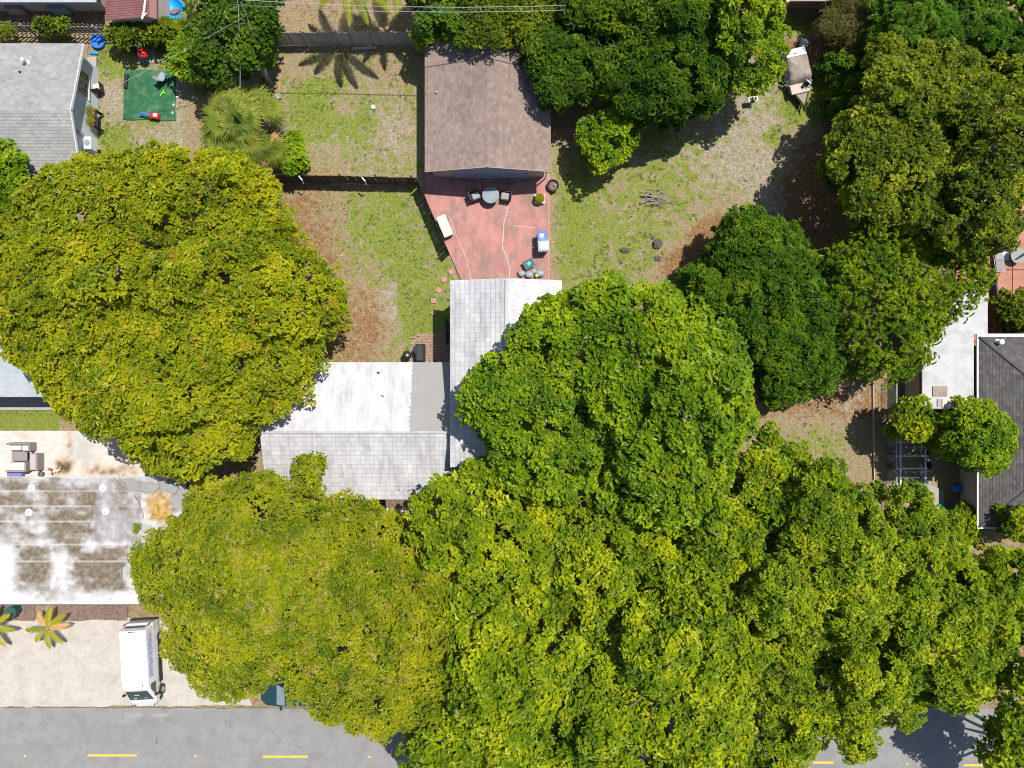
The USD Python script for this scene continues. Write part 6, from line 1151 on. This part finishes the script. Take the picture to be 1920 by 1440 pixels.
st_ = T("curved_steps", "curved pale steps between the red pavers and the charcoal roof", "steps", (*W(1880, 615)[:2], 0))
for k, (r_, z) in enumerate(((1.55, .18), (1.15, .32), (.75, .46))):
    c = W(1900, 632); a = np.linspace(math.pi * .5, math.pi, 12); st_.part("step", MB().prism([(c[0] + r_ * math.cos(x), c[1] + r_ * math.sin(x)) for x in a] + [(c[0], c[1])], .02 + .002 * k, z), "timber_pale" if k % 2 else "red_paver", world=True)
single("white_ball", MB().ball(W(1864, 592) + [0, 0, .15], .1, 2), "white_paint", "small white ball by the grass patch on the red pavers", "ball", smooth=True)
for x, y, z0, x1, y1, z1 in ((1830, 566, 2.6, 1940, 556, 3.2), (1800, 598, 2.6, 1960, 580, 3.0)): pass

# ---------------------------------------------------------------- top left yard
mt = MB(); pts = ragged(w2((233, 132), (330, 132), (328, 225), (231, 224)), .05, .25, 12); struct("green_mat", mt.prism(big(pts), -.05, .035), "mat_green")
q = W(183, 77, .2); t = T("paddling_pool", "round blue plastic paddling pool under the slatted fence", "paddling pool", (q[0], q[1], 0))
t.part("shell", MB().lathe([(0, .03), (.40, .03), (.45, .22), (.48, .24), (.50, .22), (.46, .0)], n=28), "blue_plastic", smooth=40); t.part("water", MB().lathe([(.425, .12), (0, .12)], n=24), "blue_plastic"); t.part("leaf_sludge", MB().ball((.12, -.22, .125), .13, 1, (1.2, .7, .12)), "mulch")
single("plastic_sheet", MB().box(W(177, 100) + [0, 0, .05], (.6, .18, .05), rz=-.05, bev=.02), "sky_blue_tarp", "flat blue plastic sheet lying below the paddling pool", "sheet")
q = W(226, 82, .35); t = T("black_pot", "black plant pot standing right of the paddling pool", "pot", (q[0], q[1], 0)); t.part("pot", MB().lathe([(0, 0), (.17, 0), (.24, .4), (.27, .42), (.22, .40), (.18, .3), (0, .3)], n=18), "rubber", smooth=40); t.part("saucer", MB().lathe([(0, .02), (.2, .02), (.22, .05)], (-.3, -.35, 0), 14), "terracotta")
q = W(267, 100, .85); t = T("red_kettle_grill", "shiny red kettle grill on the small concrete pad", "grill", (q[0], q[1], .06))
t.part("bowl", MB().lathe([(0, .5), (.14, .52), (.28, .66), (.31, .78)], n=22), "red_enamel", smooth=40); l = t.part("lid", MB().lathe([(.33, .78), (.30, .92), (.18, 1.02), (0, 1.05)], n=22), "red_enamel", smooth=40); put(numbered(l, "vent"), MB().lathe([(.07, 1.03), (.07, 1.06), (0, 1.065)], (-.05, 0, 0), 12), "black_metal")
for k in range(3): a = k * 2.09; t.part("leg", MB().tube([(.2 * math.cos(a), .2 * math.sin(a), .55), (.32 * math.cos(a), .32 * math.sin(a), 0)], .016, 5), "black_metal")
t.part("shelf", MB().bx(-.55, -.3, .05, .3, .7, .73), "black_metal")
struct("concrete_pad", MB().prism(w2((260, 80), (292, 80), (292, 118), (260, 116)), -.1, .05), "concrete"); struct("doorstep_slab", MB().prism(w2((169, 107), (182, 107), (182, 125), (169, 125)), -.1, .075), "concrete")
c = W(329, 106); t = T("stone_fire_ring", "ring of pale stones in the top left yard below the dark bush", "fire ring", (c[0], c[1], 0)); g = np.random.default_rng(8)
for k in range(15): a = k * 2 * math.pi / 15; t.part("stone", MB().box((.42 * math.cos(a), .48 * math.sin(a), .07), (.17 * g.uniform(.8, 1.2), .12, .14), rz=a + 1.57, bev=.03), "stone", tone=None)
t.part("ash", MB().lathe([(.36, .03), (0, .06)], n=14), "mulch")
q = W(303, 143, .5); t = T("folded_chair", "grey folding chair casting a black shadow on the green mat", "chair", (q[0], q[1], .035), .9)
t.part("seat", MB().box((0, 0, .42), (.55, .5, .05), bev=.02), "bag_grey"); t.part("backrest", MB().hull([(-.26, s * .25, .42) for s in (-1, 1)] + [(-.45, s * .25, .95) for s in (-1, 1)] + [(-.42, s * .25, .96) for s in (-1, 1)] + [(-.22, s * .25, .44) for s in (-1, 1)]), "bag_grey")
for s in (-1, 1): t.part("leg", MB().tube([(-.25, s * .26, 0), (.25, s * .26, .44)], .018, 5).tube([(.28, s * .26, 0), (-.25, s * .26, .44)], .018, 5), "black_metal")
single("black_bolster", MB().tube([W(239, 141) + [0, 0, .14], W(237, 166) + [0, 0, .14]], [.12, .13], 9).box(W(239, 143) + [0, 0, .1], (.3, .25, .2), bev=.04), "rubber", "black roll lying on the green mat's left edge", "roll")
single("lime_toy", MB().tube([W(302, 180) + [0, 0, .09], W(307, 174) + [0, 0, .12], W(311, 177) + [0, 0, .09]], .05, 6).tube([W(307, 174) + [0, 0, .1], W(308, 169) + [0, 0, .1]], .03, 6), "lime_plastic", "small lime-green toy on the green mat", "toy")
q = W(288, 217, .3); t = T("ride_on_toy", "red ride-on toy with a blue handle at the green mat's lower edge", "toy", (q[0], q[1], .035), math.radians(172))
t.part("body", MB().rhull([(-.32, s * .14, .18) for s in (-1, 1)] + [(.28, s * .12, .18) for s in (-1, 1)] + [(-.28, s * .13, .38) for s in (-1, 1)] + [(.1, s * .1, .30) for s in (-1, 1)], .07, 1), "red_enamel", smooth=40); t.part("seat", MB().box((-.2, 0, .47), (.3, .26, .06), bev=.03), "cushion_pale"); t.part("push_handle", MB().tube([(.25, 0, .3), (.5, .0, .42), (.95, -.02, .36)], [.06, .055, .07], 7), "blue_plastic")
for sx in (-.24, .22):
    for s in (-1, 1): tp = t.part("wheel", MB().lathe([(0, -.035), (.1, -.035), (.11, 0), (.1, .035), (0, .035)], n=12), "rubber"); xf_ = UsdGeom.Xformable(stage.GetPrimAtPath(tp)); xf_.AddTranslateOp().Set(Gf.Vec3d(sx, s * .2, .11)); xf_.AddRotateXOp().Set(90.0)
for k, (px, py, lb) in enumerate(((333, 182, "white scrap at the green mat's right edge, the topmost"), (326, 197, "white scrap on the green mat's right edge, the middle one"), (324, 212, "white scrap on the green mat near its lower right corner"))): single("paper_scrap", MB().box(W(px, py) + [0, 0, .05], (.16, .1, .03), rz=k, bev=.01), "white_tarp", lb, "scrap")
q = W(182, 165, .4); t = T("garden_chair", "garden chair with a pale lime cushion by the grey house's wall", "chair", (q[0], q[1], .06), math.radians(100))
t.part("cushion", MB().box((0, 0, .44), (.52, .55, .1), bev=.04), "cushion_lime"); t.part("frame", MB().bx(-.3, .3, -.32, -.28, .1, .6).bx(-.3, .3, .28, .32, .1, .6).bx(-.32, -.28, -.32, .32, .3, .9), "black_metal"); t.part("seat_slats", MB().bx(-.28, .28, -.28, .28, .34, .38), "black_metal")
for sx in (-1, 1):
    for s in (-1, 1): t.part("leg", MB().tube([(sx * .28, s * .3, .1), (sx * .3, s * .31, 0)], .018, 5), "black_metal")
t = T("flower_shelf", "tall stand of potted flowers against the grey house's pale wall", "plant stand", (-28.42, W(0, 217, 1.4)[1], .06)); g = np.random.default_rng(61)
t.part("shelf", MB().bx(-.2, .2, -.6, .6, .95, .99), "black_metal")
for s in (-1, 1): t.part("leg", MB().bx(-.15, .15, s * .55 - .02, s * .55 + .02, 0, .95), "black_metal")
for k in range(5): t.part("plant_pot", MB().lathe([(0, .99), (.09, .99), (.13, 1.2), (0, 1.19)], (g.uniform(-.06, .06), -.5 + k * .25, 0), 10), "terracotta")
pos = np.array([(g.uniform(-.15, .15), -.5 + (k % 5) * .25 + g.uniform(-.06, .06), 1.35 + g.uniform(-.06, .25)) for k in range(16)]) + t.loc
crown(t, "wisp", pos, g.normal(scale=.3, size=(16, 3)) + [0, 0, 1], np.full(16, .5), "leaf_mid", g, "foliage", 3)
q = W(163, 272, 1.3); t = T("air_conditioner", "white air-conditioning unit on the grey house's gable wall near its lower corner", "air conditioner", (-28.45, q[1], 1.05)); t.part("casing", MB().box((0, 0, .38), (.5, .85, .72), bev=.03), "white_paint"); t.part("fan_grille", MB().lathe([(.2, .742), (.2, .765), (.16, .765), (.16, .75), (0, .75)], n=18), "steel"); t.part("pipe", MB().tube([(-.2, .3, .5), (-.22, .48, .8), (-.22, .5, 1.5)], .04, 6).tube([(-.2, .38, .5), (-.22, .60, .8), (-.22, .62, 1.5)], .04, 6).box((-.2, 0, .01), (.3, .7, .03)), "timber_pale")
q = W(328, 19, .5); t = T("blue_tarp_boat", "bright blue tarp over a small boat shape behind the vine hedge", "tarp", (q[0], q[1], 0), .35)
m = trimesh.creation.icosphere(3, 1.0); v = m.vertices * [.80, 1.05, .75]; v[:, 0] *= 1 - .35 * np.clip(v[:, 1], 0, 2); v[:, 2] = np.where(v[:, 2] > .35, .35 - (v[:, 2] - .35) * 1.1, v[:, 2]); v = v * (1 + .12 * (meshkit.fbm(m.vertices * 3, 3, 4)[:, None] - .5)); v[:, 2] += .5; t.part("cover", MB().add(v, m.faces), "sky_blue_tarp", smooth=True); t.part("leaf_puddle", MB().ball((.0, -.15, .62), .25, 1, (1.6, .7, .12)), "mulch")
for px, py, lb in ((301, 8, "upper of two white gas bottles beside the maroon roof"), (301, 15, "lower of two white gas bottles beside the maroon roof")): single("gas_bottle", MB().lathe([(0, 0), (.15, 0), (.16, .1), (.16, .35), (.1, .44), (.06, .46), (.06, .54), (0, .54)], (*W(px, py)[:2], 0), 14), "white_paint", lb, "gas bottle", smooth=40)
single("grey_lean_to", MB().box(W(304, 29) + [0, 0, .5], (.6, .7, 1.0), bev=.04), "bag_grey", "grey-blue cabinet between the maroon roof and the blue tarp", "cabinet")
c = W(513, 164); t = T("orange_frame", "thin orange pipe goal frame on the left lawn's edge by the fan palm", "frame", (c[0], c[1], 0))
for a, b in (((-.42, -.5), (.42, -.5)), ((.42, -.5), (.42, .5)), ((-.42, -.5), (-.42, .5)), ((-.42, .5), (.42, .5))): t.part("pipe", MB().tube([(*a, .05), (*b, .05)], .022, 6), "orange_pipe" if a[1] < .4 or b[1] < .4 else "rubber")
t.part("post", MB().tube([(-.42, .5, .05), (-.42, .52, 1.0)], .022, 6), "timber_pale"); single("grey_pot", MB().lathe([(0, 0), (.14, 0), (.2, .28), (.17, .28), (0, .2)], (*W(524, 183)[:2], 0), 14), "bag_grey", "grey pot just below the orange frame", "pot", smooth=40)

# ---------------------------------------------------------------- concrete yard, lower left
cx = W(272, 0)[0]; ux = np.arange(-46, cx + .01, .15); uy = np.arange(W(0, 897)[1] - .3, W(0, 805.5)[1], .15); UX, UY = np.meshgrid(ux, uy); qx, qy = UX * PPM + 960, 720 - UY * PPM
n1 = meshkit.fbm(np.stack([UX * .9, UY * .9, UX * 0], -1), 5, 61) - .5; n2 = meshkit.fbm(np.stack([UX * 2.6, UY * 2.6, UX * 0], -1), 4, 62) - .5
st1 = np.clip(np.maximum.reduce([np.exp(-((qx - 200) / 45) ** 2 - ((qy - 885) / 16) ** 2), np.exp(-((qx - 120) / 22) ** 2 - ((qy - 878) / 20) ** 2), .55 * np.exp(-((qx - 45) / 16) ** 2 - ((qy - 815) / 12) ** 2), .5 * np.exp(-((qx - 133) / 9) ** 2 - ((qy - 835) / 25) ** 2), .7 * np.exp(-((qx - 165) / 6) ** 2 - ((qy - 880) / 16) ** 2), .6 * np.exp(-((qx - 250) / 30) ** 2 - ((qy - 880) / 20) ** 2)]) * (1 + 2.2 * n1) + n2 * .7 - .15, 0, 1)
st2 = np.clip(np.exp(-((qx - 160) / 30) ** 2 - ((qy - 845) / 30) ** 2) * .8 + n1 * .8 - .1, 0, 1); st3 = np.clip(st1 * 1.3 - .7 + n2, 0, 1)
N = {"t": ("attribute", {"attribute": "tone"}), "s": ("separate_color", {}), "g": ("geometry", {}), "n": ("noise_texture", {"scale": 2.5, "detail": 10.0, "roughness": .7}), "wr": ("rgb_ramp", {"ramp": [(.3, (.37, .335, .30)), (.5, (.45, .415, .38)), (.7, (.49, .46, .435))]}), "gr": ("rgb_ramp", {"ramp": [(.3, (.29, .29, .27)), (.7, (.36, .36, .34))]}), "orr": ("rgb_ramp", {"ramp": [(.3, (.15, .085, .04)), (.6, (.34, .23, .125))]}), "dk": ("color", {"value": (.06, .043, .028)}), "m1": ("mix_color", {}), "m2": ("mix_color", {}), "m3": ("mix_color", {}), "p": ("principled_bsdf", {"roughness": .9, "specular_ior_level": .15})}
L = [("t.color", "s.color"), ("g.position", "n.vector"), ("n.fac", "wr.fac"), ("n.fac", "gr.fac"), ("n.fac", "orr.fac"), ("wr.color", "m1.a"), ("gr.color", "m1.b"), ("s.g", "m1.fac"), ("m1.result", "m2.a"), ("orr.color", "m2.b"), ("s.r", "m2.fac"), ("m2.result", "m3.a"), ("dk.color", "m3.b"), ("s.b", "m3.fac"), ("m3.result", "p.base_color")]
M["stained_concrete"] = usdkit.material(stage, "/World/Looks/stained_concrete", N, L, surface="p.BSDF")
ii = np.arange(UX.size).reshape(UX.shape); qd = np.stack([ii[:-1, :-1], ii[:-1, 1:], ii[1:, 1:], ii[1:, :-1]], -1).reshape(-1, 4); cyd = MB().add(np.stack([UX, UY, np.full(UX.shape, .06)], -1), qd).bx(-46, cx, uy[0], uy[-1], -.2, .03)
struct("concrete_yard", cyd, "stained_concrete", tone=np.vstack([np.stack([st1, st2, st3], -1).reshape(-1, 3), np.zeros((8, 3))]))
def seat(name, label, x0, x1, y0, y1, back, zs=.42, zb=.78, cush="cushion_pale", group=None, fr="wicker_grey"):
    a, b = W(x0, y1, .4), W(x1, y0, .4); c = (a + b) / 2; w_, d_ = abs(b[0] - a[0]), abs(b[1] - a[1]); t = T(name, label, "outdoor seat", (c[0], c[1], .06), 0, group)
    t.part("base", MB().box((0, 0, (zs - .1) / 2), (w_, d_, zs - .1), bev=.03), fr); t.part("cushion", MB().box((0, 0, zs), (w_ - .06, d_ - .06, .14), bev=.04), cush)
    bx_ = {"n": ((0, d_ / 2 - .05, zb / 2), (w_, .12, zb)), "s": ((0, -d_ / 2 + .05, zb / 2), (w_, .12, zb)), "e": ((w_ / 2 - .05, 0, zb / 2), (.12, d_, zb)), "w": ((-w_ / 2 + .05, 0, zb / 2), (.12, d_, zb))}
    for k in back: t.part("backrest", MB().box(*bx_[k], bev=.03), fr)
    return t
seat("outdoor_armchair", "pale cushioned seat at the top left of the outdoor lounge set", 19, 43, 830, 845, "n"); seat("outdoor_armchair", "small square seat with a dark back at the top right of the lounge set", 43, 63, 830, 846, "ne", cush="cushion_pale"); seat("outdoor_sofa", "large pale two-seat sofa at the bottom of the outdoor lounge set", 18, 56, 866, 884, "se"); seat("outdoor_chaise", "lilac-grey upright seat at the right of the outdoor lounge set", 57, 77, 850, 882, "e", cush="cushion_lilac")
a, b = W(23, 864, .4), W(52, 847, .4); c = (a + b) / 2; t = T("wicker_coffee_table", "grey woven coffee table in the middle of the outdoor lounge set", "table", (c[0], c[1], .06)); t.part("top", MB().box((0, 0, .38), (b[0] - a[0], b[1] - a[1], .06), bev=.015), "wicker_grey"); t.part("base", MB().box((0, 0, .17), ((b[0] - a[0]) * .85, (b[1] - a[1]) * .85, .34)), "wicker_dark")
for sx in (-1, 1): t.part("slat", MB().bx(sx * .25 - .2, sx * .25 + .2, -.24, .24, .411, .42), "wicker_grey")
q = W(30, 890, .3); single("blue_cooler", MB().box((q[0], q[1], .24), (1.0, .34, .36), bev=.04).box((q[0], q[1], .45), (1.04, .38, .06), bev=.02), "lettering_blue", "dark blue cooler box behind the pale sofa", "cooler")
q = W(77, 889, .3); t = T("dark_teal_pot", "dark teal pot beside the flat roof's top edge", "pot", (q[0], q[1], .06)); t.part("pot", MB().lathe([(0, 0), (.12, 0), (.17, .3), (.18, .32), (.15, .31), (.13, .24), (0, .24)], n=16), "bin_green", smooth=40); t.part("soil", MB().lathe([(.13, .25), (0, .26)], n=12), "mulch")
q = W(280, 893, .3); t = T("teal_bucket", "bright teal bucket at the flat roof's top edge under the poinciana tree", "bucket", (q[0], q[1], .06)); t.part("body", MB().lathe([(0, 0), (.2, 0), (.27, .34), (.29, .35), (.25, .34), (.2, .1), (0, .08)], n=18), "teal_plastic", smooth=40); t.part("handle", MB().tube([(-.28, 0, .33), (-.2, .1, .38), (.2, .1, .38), (.28, 0, .33)], .012, 5), "steel")
g = np.random.default_rng(44); c = W(104, 882); t = T("junk_heap", "small heap of pale bricks and rust at the flat roof's top edge", "rubble heap", (c[0], c[1], .06))
for k in range(9): t.part("rubble_piece", MB().box((g.normal(scale=.22), g.normal(scale=.22), .08 + g.random() * .1), g.uniform(.1, .3, 3) * [1, .8, .6], rz=g.random() * 3, bev=.02), ["white_paint", "rust", "concrete"][k % 3])
q = W(25, 1146, .5); t = T("black_barrel", "black bin standing on the mulch below the stained flat roof", "bin", (q[0], q[1], .06)); t.part("body", MB().lathe([(0, 0), (.33, 0), (.38, .65), (.40, .68), (.40, .72), (.36, .78), (0, .80)], n=18), "bin_green", smooth=40); t.part("lid_handle", MB().tube([(-.12, 0, .79), (-.1, 0, .86), (.1, 0, .86), (.12, 0, .79)], .02, 5), "rubber")
t = T("dead_fronds", "dry grey palm fronds lying across the torn corner of the stained flat roof", "palm fronds", (*W(350, 950, 3.0)[:2], 3.05)); g = np.random.default_rng(71)
for k, (px, py, az) in enumerate(((332, 985, .9), (345, 960, .7), (330, 1005, 1.1), (372, 925, .35), (352, 940, 1.0), (395, 912, .3))):
    b = W(px, py, 3.1) - t.loc; mb = frond_pinnate(np.array([b[0], b[1], .06]), az, 1.5, .12, .1, 18, .28, g, .025); t.part("frond", mb, "frond_dry" if k % 2 else "dry_stick", tone=np.full((mb.n, 3), .5))
t = T("rooftop_weed", "small green weed sprouting on the stained flat roof", "weed", tuple(W(257, 990, 3.05))); g = np.random.default_rng(5)
t.part("stem", MB().tube([(0, 0, -.05), (.03, .02, .25)], .012, 5), "bark"); crown(t, "oval", np.array([[0, .25, .2], [.1, 0, .22], [-.05, -.2, .15], [.15, .15, .1]]) + t.loc, g.normal(scale=.2, size=(4, 3)) + [0, 0, 1], np.array([.45, .5, .45, .4]), "leaf_mid", g, "foliage", 2)

# ---------------------------------------------------------------- overhead wires
def wire(label, pts, r=.014): single("power_line", MB().tube(pts, r, 4), "wire_metal", label, "power line", "overhead power lines", smooth=True)
def sag(a, b, n=24, s=.5): t = np.linspace(0, 1, n)[:, None]; p = lerp(np.asarray(a), np.asarray(b), t); p[:, 2] -= s * 4 * t[:, 0] * (1 - t[:, 0]); return p
wire("thin overhead line crossing the top edge, the upper of the pair", sag(W(430, -2, 8.0), W(1060, 10, 8.2))); wire("thin overhead line crossing the top edge, the lower of the pair", sag(W(430, 8, 7.6), W(1060, 19, 7.8)))
wire("thin vertical line running down to the fan palm", sag(W(443, -40, 7.5), W(450, 165, 4.5), s=.2)); wire("thin line slanting past the short grey fence", sag(W(452, 2, 7.5), W(500, 140, 3.0), s=.2)); wire("thin line slanting over the green mat", sag(W(460, 30, 6.5), W(215, 163, 3.4), s=.1), .012)
